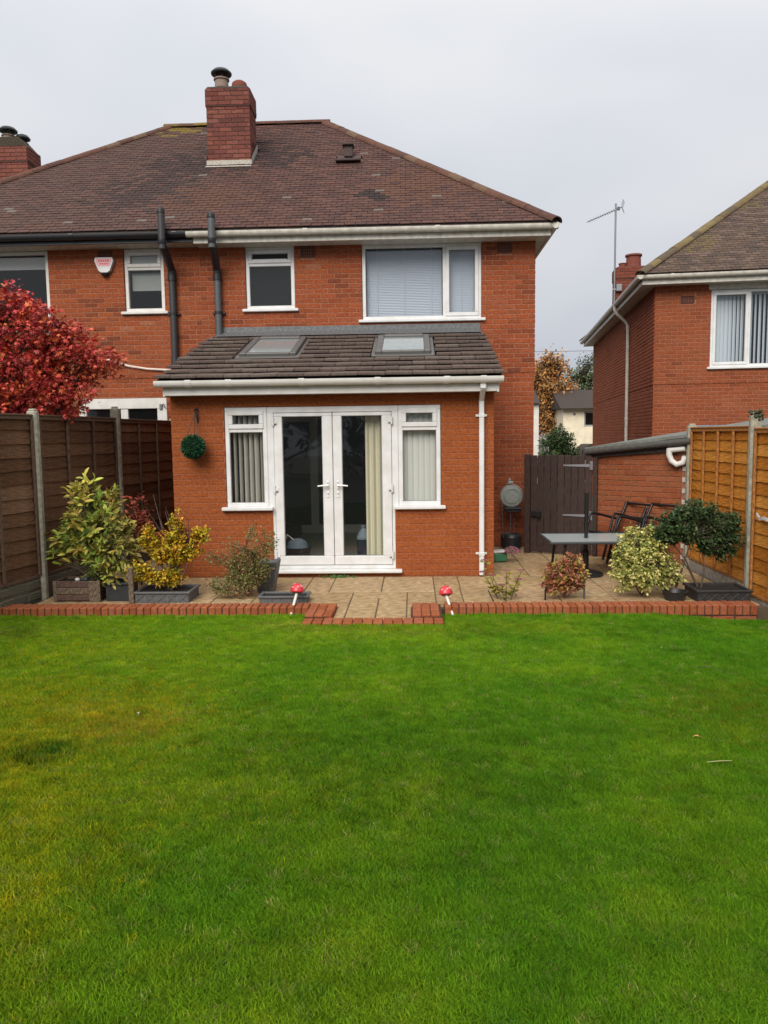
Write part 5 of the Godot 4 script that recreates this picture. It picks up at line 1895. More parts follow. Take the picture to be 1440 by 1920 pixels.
# colour of the grass at a place: green, with yellowed and thin patches that the lawn itself has
var lawn_noise := FastNoiseLite.new()
var patches := [
	[Vector2(-2.1, -4.7), Vector2(0.75, 0.75), Color(0.292, 0.260, 0.010), 0.9], [Vector2(-1.75, -4.55), Vector2(0.3, 0.25), Color(0.281, 0.208, 0.020), 0.8], [Vector2(-1.9, -3.35), Vector2(0.6, 0.55), Color(0.292, 0.305, 0.008), 0.9],
	[Vector2(-3.1, -6.4), Vector2(0.9, 0.8), Color(0.216, 0.273, 0.008), 0.75], [Vector2(-2.9, -5.2), Vector2(0.6, 0.5), Color(0.259, 0.273, 0.008), 0.75], [Vector2(-2.5, -3.9), Vector2(0.5, 0.5), Color(0.302, 0.273, 0.008), 0.9],
	[Vector2(-1.5, -2.6), Vector2(0.32, 0.5), Color(0.270, 0.299, 0.008), 0.9], [Vector2(-1.25, -3.7), Vector2(0.8, 0.5), Color(0.194, 0.273, 0.008), 0.6], [Vector2(-1.25, -7.35), Vector2(0.35, 0.2), Color(0.238, 0.260, 0.030), 0.8],
	[Vector2(-0.4, -7.05), Vector2(0.75, 0.22), Color(0.216, 0.260, 0.020), 0.7], [Vector2(0.9, -7.3), Vector2(0.9, 0.4), Color(0.130, 0.190, 0.010), 0.7], [Vector2(2.1, -4.9), Vector2(0.6, 0.7), Color(0.120, 0.150, 0.008), 0.7], [Vector2(2.6, -7.2), Vector2(0.7, 0.5), Color(0.045, 0.130, 0.006), 0.6],
	[Vector2(-2.1, -4.15), Vector2(0.17, 0.14), Color(0.024, 0.085, 0.006), 1.3], [Vector2(-0.1, -4.0), Vector2(1.0, 0.9), Color(0.050, 0.120, 0.006), 0.5], [Vector2(-3.9, -7.1), Vector2(0.5, 0.35), Color(0.100, 0.100, 0.015), 0.6],
]


func lawn_color(x: float, z: float) -> Color:
	var a := lawn_noise.get_noise_2d(x * 1.0, z * 1.0)
	var b := lawn_noise.get_noise_2d(x * 4.0 + 30.0, z * 4.0)
	var c := Color(0.092, 0.230, 0.0085)
	c = c.lerp(Color(0.145, 0.268, 0.0095), clampf(0.35 + a * 0.9 - x * 0.10, 0.0, 0.9))
	c = c.lerp(Color(0.066, 0.192, 0.0085), clampf(x * 0.22 - a * 0.8 - 0.05, 0.0, 0.8))
	for p in patches:
		var d: Vector2 = (Vector2(x, z) - p[0]) / p[1]
		var w: float = exp(-d.length_squared() * 1.1 * (1.0 + 0.9 * b)) * p[3] * 0.72
		c = c.lerp(p[2], clampf(w * 0.55 * (1.0 + 0.5 * b), 0.0, 1.0))
		if rng.randf() < w * 0.5:
			c = p[2] * rng.randf_range(0.8, 1.2)
	var e := lawn_noise.get_noise_2d(x * 11.0, z * 11.0 - 50.0)
	if rng.randf() < 0.03:
		c = c.lerp(Color(0.30, 0.27, 0.10), 0.6)
	if e > 0.33:
		c = c.lerp(Color(0.05, 0.17, 0.012), 0.5)
	var k := (1.0 + 0.20 * b + 0.14 * e) * lerpf(0.90, 1.2, smoothstep(-3.0, -7.5, z))
	c = c.lerp(Color(c.r * 1.25, c.g * 0.98, c.b), clampf(b + e, 0.0, 0.8))
	return Color(c.r * k, c.g * k, c.b * k)


func grass() -> void:
	lawn_noise.seed = 5
	lawn_noise.frequency = 0.55
	lawn_noise.fractal_octaves = 3
	var shapes := []
	for v in 1:
		var g := Geo.new()
		for i in 24:
			var r := 0.030 * sqrt(rng.randf())
			var a := rng.randf() * TAU
			var p := Vector3(cos(a) * r, 0, sin(a) * r)
			var h := rng.randf_range(0.016, 0.034)
			var lean := Vector3(rng.randfn(), 0, rng.randfn()) * 0.011
			var f := rng.randf() * TAU
			var s := Vector3(cos(f), 0, sin(f)) * rng.randf_range(0.0011, 0.0019)
			var mid := p + lean * 0.35 + Vector3.UP * h * 0.6
			var tip := p + lean * 1.25 + Vector3.UP * h
			var t := rng.randf_range(0.72, 1.35)
			g.col = Color(t * rng.randf_range(0.9, 1.2), t, t * rng.randf_range(0.8, 1.3))
			if rng.randf() < 0.07:
				g.col = Color(2.2, 1.25, 2.0)
			var out := Vector3(-s.z, 0.002, s.x)
			g.quad(p - s, p + s, mid + s * 0.8, mid - s * 0.8, out)
			g.tri(mid - s * 0.8, mid + s * 0.8, tip, out)
		shapes.append(g.mesh())
	var m := mat("grass", lin(1, 1, 1), 0.8, {"tint": true, "two": true, "back": 0.45, "spec": 0.15})
	var lists := [[], [], []]
	var cols := [PackedColorArray(), PackedColorArray(), PackedColorArray()]
	var z := -7.86
	while z < -0.7:
		var d := -z
		var half := d * 0.515 + 1.7
		var step := lerpf(0.0155, 0.0245, clampf((d - 1.5) / 6.0, 0.0, 1.0))
		var x: float = max(-half - 0.25, -4.5 - (z + 7.9) * 0.11)
		while x < min(half + 0.1, 3.66):
			var px := x + rng.randf_range(-0.5, 0.5) * step
			var pz := z + rng.randf_range(-0.5, 0.5) * step
			x += step
			if px > -1.12 and px < 0.31 and pz < -7.285:
				continue
			if pz < -7.855:
				continue
			var k := 0
			var hh := lawn_noise.get_noise_2d(px * 7.0, pz * 7.0 + 90.0)
			var s := rng.randf_range(0.7, 1.15) + hh * 0.5
			if Vector2(px + 2.1, pz + 4.15).length() < 0.18:
				s *= 1.5
			if pz < -7.7 or (absf(px + 0.4) < 0.75 and pz < -7.2):
				s *= 1.3
			lists[k].append(Transform3D(Basis(Vector3.UP, rng.randf() * TAU).scaled(Vector3(1.0, s, 1.0)), Vector3(px, lawn_y(px, pz) - 0.002, pz)))
			var lc := lawn_color(px, pz)
			var lk := rng.randf_range(0.72, 1.28)
			cols[k].append(Color(lc.r * lk * rng.randf_range(0.9, 1.12), lc.g * lk, lc.b * lk))
		z += step
	var o := multi("lawn_grass", shapes[0], m, lists[0], cols[0], self)
	tag(o, "short mown green lawn grass with yellowed patches", "grass", "", "stuff")


# ------------------------------------------------------------------ leaves and plants
func leaf_mat() -> StandardMaterial3D:
	return mat("leaf", lin(1, 1, 1), 0.5, {"tint": true, "two": true, "back": 0.3, "spec": 0.4})


# basis with y along the leaf, z its face; `along` is where the leaf points
func leaf_basis(face: Vector3, along: Vector3) -> Basis:
	var y := along.normalized()
	var x := y.cross(face)
	if x.length() < 0.05:
		x = y.cross(Vector3(0.3, 0.8, 0.5))
	x = x.normalized()
	return Basis(x, y, x.cross(y))


func leaf_mesh(key: String, l: float, w: float, fold := 0.3, bend := 0.25) -> ArrayMesh:
	if tex.has(key):
		return tex[key]
	var g := Geo.new()
	var prof := [[0.0, 0.05], [0.3, 0.85], [0.6, 1.0], [0.85, 0.55], [1.0, 0.0]]
	for i in prof.size() - 1:
		var a: Array = prof[i]
		var b: Array = prof[i + 1]
		var pa := Vector3(0, a[0] * l, -bend * l * a[0] * a[0])
		var pb := Vector3(0, b[0] * l, -bend * l * b[0] * b[0])
		for s in [-1.0, 1.0]:
			var ea: Vector3 = pa + Vector3(s * a[1] * w * 0.5, 0, a[1] * w * 0.5 * fold)
			var eb: Vector3 = pb + Vector3(s * b[1] * w * 0.5, 0, b[1] * w * 0.5 * fold)
			if b[1] == 0.0:
				g.tri(pa, ea, pb, Vector3(0, 0, 1))
			else:
				g.quad(pa, ea, eb, pb, Vector3(0, 0, 1))
	tex[key] = g.mesh()
	return tex[key]


func maple_mesh() -> ArrayMesh:
	if tex.has("maple_leaf"):
		return tex["maple_leaf"]
	var g := Geo.new()
	for i in 5:
		var a: float = [-1.35, -0.7, 0.0, 0.7, 1.35][i]
		var l: float = [0.028, 0.045, 0.055, 0.045, 0.028][i]
		var d := Vector3(sin(a), cos(a), 0)
		var s := Vector3(cos(a), -sin(a), 0) * l * 0.17
		var droop := Vector3(0, 0, -l * 0.3)
		g.tri(Vector3.ZERO, d * l * 0.45 - s + droop * 0.3, d * l * 0.45 + s + droop * 0.3, Vector3(0, 0, 1))
		g.tri(d * l * 0.45 - s + droop * 0.3, d * l * 0.45 + s + droop * 0.3, d * l + droop, Vector3(0, 0, 1))
	tex["maple_leaf"] = g.mesh()
	return tex["maple_leaf"]


# the point of an uneven crown: blobs are [center, radii]; favours the outside
func crown_point(blobs: Array) -> Vector3:
	var total := 0.0
	for b in blobs:
		total += b[1].x * b[1].y * b[1].z
	var k := rng.randf() * total
	for b in blobs:
		k -= b[1].x * b[1].y * b[1].z
		if k <= 0.0:
			var d := Vector3(rng.randfn(), rng.randfn(), rng.randfn()).normalized()
			return b[0] + d * b[1] * pow(rng.randf(), 0.42)
	return blobs[0][0]


# stems out of `roots` to twig ends in the blobs, with leaves along the outer part of each twig
func grow(t: Node3D, blobs: Array, twigs: int, per_twig: int, twig_len: float, shape: Mesh, colors: Array, stem_m: Material, o := {}) -> void:
	var roots: Array = o.get("roots", [Vector3.ZERO])
	var g := Geo.new()
	var xfs := []
	var cols := PackedColorArray()
	var ranks := []
	var hubs := []
	var nh: int = o.get("limbs", 7)
	for i in nh:
		var e := crown_point(blobs)
		var r: Vector3 = roots[i % roots.size()]
		var h := r.lerp(e, rng.randf_range(0.45, 0.8))
		h.y = lerpf(r.y, e.y, rng.randf_range(0.5, 0.85))
		var mid := r.lerp(h, 0.5) + Vector3(rng.randfn(), 0, rng.randfn()) * 0.04 * r.distance_to(h)
		mid.y += 0.1 * absf(h.y - r.y)
		var rad: float = o.get("stem", 0.01)
		g.tube([r, mid, h], [rad, rad * 0.75, rad * 0.5], 6)
		hubs.append(h)
	for i in twigs:
		var e := crown_point(blobs)
		var best: Vector3 = hubs[0]
		for h in hubs:
			if h.distance_to(e) < best.distance_to(e):
				best = h
		var mid := best.lerp(e, 0.5) + Vector3(rng.randfn(), absf(rng.randfn()) * 0.6, rng.randfn()) * 0.12 * best.distance_to(e)
		g.tube([best, mid, e], [o.get("stem", 0.01) * 0.35, o.get("stem", 0.01) * 0.25, 0.0012], 4, false)
		var dir := (e - mid).normalized()
		dir = (dir + Vector3(0, o.get("up", 0.3), 0)).normalized()
		var base_c: Color = colors[rng.randi() % colors.size()]
		if o.has("color_at"):
			base_c = o.color_at.call(e, base_c)
		for k in per_twig:
			var f := (k + rng.randf()) / per_twig
			var p: Vector3 = e + dir * twig_len * (f - 0.75) + Vector3(rng.randfn(), rng.randfn(), rng.randfn()) * twig_len * o.get("loose", 0.13)
			var a := k * 2.4 + rng.randf()
			var side := dir.cross(Vector3(0.3, 0.9, 0.1)).normalized()
			var out := (side * cos(a) + dir.cross(side) * sin(a)).normalized()
			var along: Vector3 = (dir * o.get("forward", 0.5) + out + Vector3(rng.randfn(), rng.randfn(), rng.randfn()) * 0.25 + Vector3(0, o.get("lift", 0.0), 0)).normalized()
			var face: Vector3 = (Vector3(0, 1, 0) * o.get("face_up", 0.7) + out * 0.5 + Vector3(rng.randfn(), rng.randfn(), rng.randfn()) * 0.35).normalized()
			xfs.append(Transform3D(leaf_basis(face, along) * rng.randf_range(0.6, 1.2), p))
			var c := base_c.lerp(colors[rng.randi() % colors.size()], rng.randf() * o.get("mix", 0.6))
			var m := rng.randf_range(0.75, 1.25)
			cols.append(Color(c.r * m, c.g * m, c.b * m))
	var fr: Transform3D = t.transform
	obj("stems", g, stem_m, t)
	var single: int = o.get("single", 0)
	if single > 0:
		var list := []
		for i in xfs.size():
			list.append([xfs[i], cols[i], rank(fr * xfs[i].origin) - 0.6 * (fr * xfs[i].origin).z * 0.0])
		list.sort_custom(func(a, b): return a[2] < b[2])
		var quant := func(c: Color) -> StandardMaterial3D:
			var q := Color(snappedf(c.r, 0.02), snappedf(c.g, 0.02), snappedf(c.b, 0.01))
			return mat("leaf %.2f %.2f %.2f" % [q.r, q.g, q.b], q, 0.5, {"two": true, "back": 0.3, "spec": 0.4})
		scatter(t, "leaf", "leaves", shape, list, single, quant, "leaf", {"tint": true, "two": true, "back": 0.3, "spec": 0.4}, 0.5)
	else:
		multi(o.get("called", "leaves"), shape, leaf_mat(), xfs, cols, t)


func square_planter(t: Node, called: String, c: Vector3, w: float, d: float, h: float, m: Material, lattice := false) -> void:
	var g := Geo.new()
	var k := 0.018
	g.box(c + Vector3(0, h * 0.5, d * 0.5 - k * 0.5), Vector3(w, h, k), 0.004)
	g.box(c + Vector3(0, h * 0.5, -d * 0.5 + k * 0.5), Vector3(w, h, k), 0.004)
	g.box(c + Vector3(w * 0.5 - k * 0.5, h * 0.5, 0), Vector3(k, h, d - 2 * k), 0.004)
	g.box(c + Vector3(-w * 0.5 + k * 0.5, h * 0.5, 0), Vector3(k, h, d - 2 * k), 0.004)
	g.box(c + Vector3(0, 0.015, 0), Vector3(w - 2 * k, 0.03, d - 2 * k))
	var p := obj(called, g, m, t)
	var r := Geo.new()
	r.box(c + Vector3(0, h, d * 0.5), Vector3(w + 0.04, 0.025, 0.035), 0.006)
	r.box(c + Vector3(0, h, -d * 0.5), Vector3(w + 0.04, 0.025, 0.035), 0.006)
	r.box(c + Vector3(w * 0.5, h, 0), Vector3(0.035, 0.024, d - 0.035), 0.006)
	r.box(c + Vector3(-w * 0.5, h, 0), Vector3(0.035, 0.024, d - 0.035), 0.006)
	obj("rim", r, m, p)
	if lattice:
		var l := Geo.new()
		var n := int(w / 0.11)
		for i in n:
			var x := c.x - w * 0.5 + w * (i + 0.5) / n
			var z := c.z + d * 0.5 + 0.004
			for s in [-1.0, 1.0]:
				l.bar(Vector3(x - 0.045, c.y + h * (0.5 - s * 0.33), z), Vector3(x + 0.045, c.y + h * (0.5 + s * 0.33), z), 0.012, 0.008, 0.003)
		obj("lattice", l, m, p)
	var e := Geo.new()
	e.box(c + Vector3(0, h * 0.8, 0), Vector3(w - 2 * k - 0.002, 0.02, d - 2 * k - 0.002))
	obj("compost", e, mats.compost, p)


func plants() -> void:
	# big variegated shrub by the left fence, in a wooden box
	var t := thing("leafy_shrub", "tall yellow green shrub with long pointed leaves by the concrete fence post", "shrub", Vector3(-3.62, 0, -8.62), 0.0, "", true)
	grow(t, [[Vector3(0.0, 0.82, 0.0), Vector3(0.40, 0.32, 0.26)], [Vector3(-0.12, 1.18, 0), Vector3(0.16, 0.22, 0.14)], [Vector3(0.16, 1.10, 0), Vector3(0.14, 0.16, 0.14)], [Vector3(-0.34, 0.62, 0.0), Vector3(0.2, 0.26, 0.16)], [Vector3(0.33, 0.62, 0.02), Vector3(0.16, 0.28, 0.2)], [Vector3(0.05, 0.5, 0.1), Vector3(0.34, 0.2, 0.16)], [Vector3(0.12, 0.32, 0.16), Vector3(0.3, 0.14, 0.08)]], 270, 9, 0.13, leaf_mesh("laurel", 0.098, 0.036, 0.3, 0.3),
		[lin(0.339, 0.383, 0.050), lin(0.221, 0.310, 0.042), lin(0.475, 0.457, 0.085), lin(0.153, 0.239, 0.035), lin(0.509, 0.403, 0.070), lin(0.094, 0.155, 0.028), lin(0.407, 0.274, 0.070)], mats.twig, {"roots": [Vector3(-0.06, 0.1, 0), Vector3(0.05, 0.1, 0.04)], "limbs": 12, "stem": 0.014, "single": 300, "up": 0.45, "forward": 0.9, "loose": 0.10,
		"color_at": func(e: Vector3, c: Color) -> Color: return c.lerp(lin(0.27, 0.15, 0.06), clampf((e.x - 0.12) * 2.2, 0.0, 0.7))})
	var bx := thing("wooden_planter", "weathered brown wooden box planter under the tall yellow green shrub", "planter", Vector3(-3.78, 0, -8.55), 0.0, "", true)
	var n := 3
	for i in n:
		var g := Geo.new()
		g.box(Vector3(0, 0.05 + i * 0.075, 0.15), Vector3(0.50, 0.07, 0.02), 0.004)
		g.box(Vector3(0, 0.05 + i * 0.075, -0.15), Vector3(0.50, 0.07, 0.02), 0.004)
		g.box(Vector3(-0.24, 0.05 + i * 0.075, 0), Vector3(0.02, 0.07, 0.28), 0.004)
		g.box(Vector3(0.24, 0.05 + i * 0.075, 0), Vector3(0.02, 0.07, 0.28), 0.004)
		obj("plank", g, [mats.box_wood, mats.box_wood2, mats.box_wood][i], bx)
	var cp := Geo.new()
	cp.box(Vector3(0.21, 0.12, 0.166), Vector3(0.13, 0.24, 0.012), 0.004)
	cp.box(Vector3(-0.24, 0.12, 0.164), Vector3(0.04, 0.24, 0.012), 0.004)
	obj("corner_post", cp, mats.box_wood2, bx)
	var cs := Geo.new()
	cs.box(Vector3(0, 0.20, 0), Vector3(0.46, 0.02, 0.27))
	obj("compost", cs, mats.compost, bx)
	# small pale and red pieces on the box
	var st := thing("shell_ornament", "pair of small white pebbles lying on the wooden box planter", "ornament", Vector3(-3.79, 0.222, -8.46), 0.0, "", true)
	for i in 2:
		var g := Geo.new()
		var pr := []
		for k in 8:
			var a := -PI / 2 + PI * k / 7.0
			pr.append(Vector2(max(cos(a), 0) * 0.026, sin(a) * 0.022 + 0.02))
		g.lathe(pr, 9, Transform3D(Basis.from_scale(Vector3(1.2, 1, 0.9)), Vector3(i * 0.085, 0.012 * i, 0)))
		obj("pebble", g, [mats.pvc_old, mats.pale_blue][i], st)
	var dk := thing("dark_pot", "dark slate square pot wedged beside the wooden planter", "plant pot", Vector3(-3.32, 0, -8.55), 0.0, "", true)
	square_planter(dk, "pot", Vector3.ZERO, 0.27, 0.27, 0.2, mats.slate_dark)
	var sk := thing("wooden_stake", "short pale wooden stake among the left shrubs behind the edging wall", "stake", Vector3(-3.12, 0, -8.3), 0.0, "", true)
	var sg := Geo.new()
	sg.box(Vector3(0, 0.2, 0), Vector3(0.055, 0.4, 0.04), 0.005)
	obj("post", sg, mats.box_wood2, sk)
	# red shrub behind
	t = thing("red_shrub", "small dull red shrub behind the yellow green one by the dark fence", "shrub", Vector3(-3.38, 0, -9.35), 0.0, "", true)
	grow(t, [[Vector3(0, 0.88, 0), Vector3(0.2, 0.26, 0.16)], [Vector3(0.1, 0.6, 0.0), Vector3(0.22, 0.25, 0.18)], [Vector3(-0.12, 1.12, 0), Vector3(0.1, 0.12, 0.08)]], 60, 9, 0.10, leaf_mesh("red_leaf", 0.055, 0.026), [lin(0.255, 0.039, 0.026), lin(0.345, 0.063, 0.029), lin(0.180, 0.035, 0.026), lin(0.375, 0.119, 0.046)], mats.twig, {"limbs": 6, "stem": 0.009})
	# grey twiggy things at the dark corner
	t = thing("bare_twigs", "bare grey twigs leaning in the dark corner by the extension", "plant", Vector3(-3.0, 0, -9.5), 0.0, "", true)
	var tw := Geo.new()
	for i in 9:
		var a := Vector3(rng.randf_range(-0.1, 0.1), 0, rng.randf_range(-0.1, 0.1))
		var b := Vector3(rng.randf_range(-0.25, 0.35), rng.randf_range(0.7, 1.15), rng.randf_range(-0.15, 0.15))
		tw.tube([a, a.lerp(b, 0.5) + Vector3(0.03, 0.05, 0), b], [0.008, 0.005, 0.002], 5)
		tw.tube([a.lerp(b, 0.6), a.lerp(b, 0.8) + Vector3(rng.randf_range(-0.15, 0.15), 0.08, 0)], [0.004, 0.0015], 4)
	obj("stems", tw, mats.grey_twig, t)
	# yellow shrub in a slate lattice planter
	t = thing("yellow_shrub", "golden yellow shrub growing from the grey lattice planter", "shrub", Vector3(-2.79, 0, -8.55), 0.0, "", true)
	grow(t, [[Vector3(0.05, 0.58, 0), Vector3(0.23, 0.19, 0.19)], [Vector3(0.12, 0.82, 0), Vector3(0.09, 0.22, 0.09)], [Vector3(0.38, 0.74, 0), Vector3(0.12, 0.12, 0.10)], [Vector3(-0.22, 0.70, 0), Vector3(0.10, 0.16, 0.1)], [Vector3(0.0, 0.26, 0.05), Vector3(0.22, 0.1, 0.16)], [Vector3(-0.30, 0.32, 0.05), Vector3(0.16, 0.1, 0.12)], [Vector3(0.28, 0.52, 0.0), Vector3(0.12, 0.1, 0.12)]], 430, 14, 0.09, leaf_mesh("small_leaf", 0.038, 0.024),
		[lin(0.487, 0.329, 0.012), lin(0.423, 0.316, 0.014), lin(0.508, 0.265, 0.017), lin(0.360, 0.316, 0.015), lin(0.254, 0.253, 0.022), lin(0.466, 0.221, 0.014)], mats.twig, {"roots": [Vector3(0, 0.1, 0), Vector3(0.05, 0.1, 0.03)], "limbs": 13, "stem": 0.011, "up": 0.5})
	var pl := thing("lattice_planter", "square grey planter with diamond lattice sides under the golden shrub", "planter", Vector3(-2.79, 0, -8.52), 0.0, "", true)
	square_planter(pl, "planter", Vector3.ZERO, 0.60, 0.42, 0.115, mats.slate_grey, true)
	# feathery brown green shrub beside the doors
	t = thing("feathery_shrub", "feathery brown green shrub with reddish tips beside the french doors", "shrub", Vector3(-1.95, 0, -8.62), 0.0, "", true)
	grow(t, [[Vector3(0.06, 0.34, 0), Vector3(0.27, 0.24, 0.2)], [Vector3(0.12, 0.64, 0), Vector3(0.07, 0.22, 0.07)], [Vector3(0.32, 0.62, 0.05), Vector3(0.08, 0.2, 0.07)], [Vector3(-0.32, 0.46, 0), Vector3(0.14, 0.07, 0.08)], [Vector3(-0.12, 0.54, 0), Vector3(0.07, 0.14, 0.07)], [Vector3(-0.1, 0.16, 0.12), Vector3(0.28, 0.12, 0.12)]], 430, 15, 0.15, leaf_mesh("feather_leaf", 0.030, 0.013),
		[lin(0.16, 0.19, 0.05), lin(0.21, 0.21, 0.065), lin(0.11, 0.15, 0.04), lin(0.24, 0.17, 0.075), lin(0.27, 0.125, 0.07), lin(0.09, 0.125, 0.035)], mats.twig_red, {"roots": [Vector3(0.05, 0.02, 0), Vector3(-0.04, 0.02, 0.03), Vector3(0.1, 0.02, 0)], "limbs": 16, "stem": 0.006, "up": 0.6, "forward": 1.2})
	var sp := thing("tall_slate_pot", "tall tapered slate grey pot half hidden behind the feathery shrub", "plant pot", Vector3(-1.74, 0, -8.95), 0.0, "", true)
	var sl := Geo.new()
	var tp := []
	for yy in [[0.0, 0.09], [0.36, 0.15]]:
		tp.append([Vector3(-yy[1], yy[0], yy[1]), Vector3(yy[1], yy[0], yy[1]), Vector3(yy[1], yy[0], -yy[1]), Vector3(-yy[1], yy[0], -yy[1])])
	for i in 4:
		var j := (i + 1) % 4
		sl.quad(tp[0][i], tp[0][j], tp[1][j], tp[1][i], tp[0][i] + tp[0][j])
		sl.quad(tp[1][i], tp[1][j], tp[1][j] * Vector3(0.86, 1, 0.86), tp[1][i] * Vector3(0.86, 1, 0.86), Vector3.UP)
		sl.quad(tp[1][i] * Vector3(0.86, 1, 0.86), tp[1][j] * Vector3(0.86, 1, 0.86), tp[0][j] * Vector3(0.8, 1, 0.8) + Vector3(0, 0.25, 0), tp[0][i] * Vector3(0.8, 1, 0.8) + Vector3(0, 0.25, 0), -(tp[0][i] + tp[0][j]))
	sl.quad(tp[0][0] * 0.9 + Vector3(0, 0.28, 0), tp[0][1] * 0.9 + Vector3(0, 0.28, 0), tp[0][2] * 0.9 + Vector3(0, 0.28, 0), tp[0][3] * 0.9 + Vector3(0, 0.28, 0), Vector3.UP)
	obj("pot", sl, mats.slate_grey, sp)
	var tr := thing("low_trough", "low empty grey trough behind the left edging wall", "planter", Vector3(-1.43, 0, -8.36), 0.0, "", true)
	square_planter(tr, "trough", Vector3.ZERO, 0.52, 0.24, 0.075, mats.slate_grey)
	# sedum with flat pink heads
	t = thing("sedum_plant", "sparse sedum with dusky pink flower heads by the white downpipe", "plant", Vector3(1.0, 0, -8.4), 0.0, "", true)
	var sm := Geo.new()
	var hx := []
	var hc := PackedColorArray()
	var lx := []
	var lc := PackedColorArray()
	for e in [Vector3(-0.22, 0.40, -0.15), Vector3(-0.14, 0.26, 0.0), Vector3(0.02, 0.30, -0.05), Vector3(0.17, 0.31, 0.0), Vector3(0.13, 0.22, 0.05), Vector3(-0.05, 0.16, 0.05), Vector3(-0.24, 0.28, -0.1)]:
		var r := Vector3(e.x * 0.35, 0.0, e.z * 0.4)
		sm.tube([r, r.lerp(e, 0.5) + Vector3(0, 0.03, 0), e], [0.006, 0.005, 0.004], 5)
		for i in 26:
			var a := i * 2.4
			var q := sqrt(i / 26.0) * 0.042
			hx.append(Transform3D(Basis.from_scale(Vector3.ONE * rng.randf_range(0.8, 1.3)), e + Vector3(cos(a) * q, 0.012 - q * q * 5.0 + rng.randf() * 0.01, sin(a) * q)))
			var v := rng.randf_range(0.7, 1.3)
			hc.append(lin(0.23 * v, 0.085 * v, 0.10 * v))
		for i in 15:
			var f := rng.randf_range(0.1, 0.95)
			var a := rng.randf() * TAU
			lx.append(Transform3D(leaf_basis(Vector3(0, 1, 0.2), Vector3(cos(a), 0.3, sin(a))) * rng.randf_range(0.8, 1.4), r.lerp(e, f) + Vector3(0, 0.02, 0)))
			lc.append([lin(0.26, 0.24, 0.02), lin(0.20, 0.20, 0.02), lin(0.30, 0.22, 0.03)][rng.randi() % 3])
	obj("stems", sm, mats.twig_green, t)
	var fm := Geo.new()
	fm.lathe([Vector2(0, 0), Vector2(0.006, 0.003), Vector2(0.005, 0.008), Vector2(0, 0.01)], 5)
	multi("flower_heads", fm.mesh(), leaf_mat(), hx, hc, t)
	multi("leaves", leaf_mesh("sedum_leaf", 0.06, 0.036), leaf_mat(), lx, lc, t)
	# small reddish shrub
	t = thing("small_shrub", "small red and green mottled shrub in front of the glass table", "shrub", Vector3(1.66, 0, -8.45), 0.0, "", true)
	grow(t, [[Vector3(0, 0.26, 0), Vector3(0.24, 0.19, 0.18)], [Vector3(0.07, 0.40, 0), Vector3(0.13, 0.10, 0.12)], [Vector3(-0.13, 0.18, 0.04), Vector3(0.14, 0.14, 0.12)]], 280, 9, 0.07, leaf_mesh("mid_leaf", 0.042, 0.024), [lin(0.317, 0.086, 0.060), lin(0.374, 0.202, 0.053), lin(0.216, 0.173, 0.040), lin(0.288, 0.245, 0.040), lin(0.245, 0.065, 0.066), lin(0.389, 0.144, 0.060)], mats.twig_red, {"limbs": 9, "stem": 0.007, "up": 0.5})
	# variegated bush
	t = thing("variegated_bush", "rounded cream and green variegated bush behind the right edging wall", "shrub", Vector3(2.52, 0, -8.55), 0.0, "", true)
	grow(t, [[Vector3(0, 0.40, 0), Vector3(0.36, 0.28, 0.26)], [Vector3(-0.14, 0.66, 0), Vector3(0.14, 0.17, 0.12)], [Vector3(0.08, 0.66, -0.02), Vector3(0.16, 0.15, 0.14)], [Vector3(-0.1, 0.22, 0.12), Vector3(0.3, 0.18, 0.14)], [Vector3(0.30, 0.25, 0.05), Vector3(0.16, 0.18, 0.14)]], 700, 11, 0.075, leaf_mesh("euonymus", 0.038, 0.024),
		[lin(0.531, 0.493, 0.143), lin(0.632, 0.579, 0.220), lin(0.430, 0.419, 0.099), lin(0.253, 0.296, 0.066), lin(0.569, 0.517, 0.165), lin(0.152, 0.209, 0.044)], mats.twig, {"limbs": 16, "stem": 0.009, "up": 0.5, "color_at": func(e: Vector3, c: Color) -> Color: return c.lerp(lin(0.22, 0.19, 0.08), clampf((e.x - 0.15) * 2.5, 0.0, 0.65))})
	# dark clipped standard
	t = thing("standard_shrub", "dark green flat topped shrub on thin bare stems against the golden fence", "shrub", Vector3(3.13, 0, -8.55), 0.0, "", true)
	grow(t, [[Vector3(-0.2, 0.77, 0), Vector3(0.33, 0.19, 0.26)], [Vector3(0.15, 0.79, -0.02), Vector3(0.30, 0.19, 0.25)], [Vector3(-0.04, 0.93, 0), Vector3(0.26, 0.15, 0.22)], [Vector3(0.32, 0.64, 0.0), Vector3(0.15, 0.28, 0.17)], [Vector3(0.18, 0.62, 0.02), Vector3(0.2, 0.18, 0.18)], [Vector3(-0.38, 0.67, 0.02), Vector3(0.16, 0.13, 0.16)], [Vector3(0.10, 0.60, 0.05), Vector3(0.16, 0.12, 0.12)]], 1000, 11, 0.075, leaf_mesh("bay", 0.046, 0.022, 0.2, 0.15),
		[lin(0.029, 0.055, 0.017), lin(0.039, 0.071, 0.020), lin(0.051, 0.088, 0.026), lin(0.022, 0.045, 0.015), lin(0.066, 0.095, 0.033)], mats.twig, {"roots": [Vector3(0.0, 0.1, 0), Vector3(-0.24, 0.1, 0.02), Vector3(0.02, 0.1, 0.05)], "limbs": 5, "stem": 0.011})
	var pt := thing("black_trough", "black lattice trough at the foot of the golden fence", "planter", Vector3(3.29, 0, -8.42), 0.0, "", true)
	square_planter(pt, "trough", Vector3.ZERO, 0.55, 0.42, 0.12, mats.black_trough, true)
	var bp := thing("black_pot", "low black pot edge between the variegated bush and the trough", "plant pot", Vector3(2.82, 0, -8.36), 0.0, "", true)
	var bg := Geo.new()
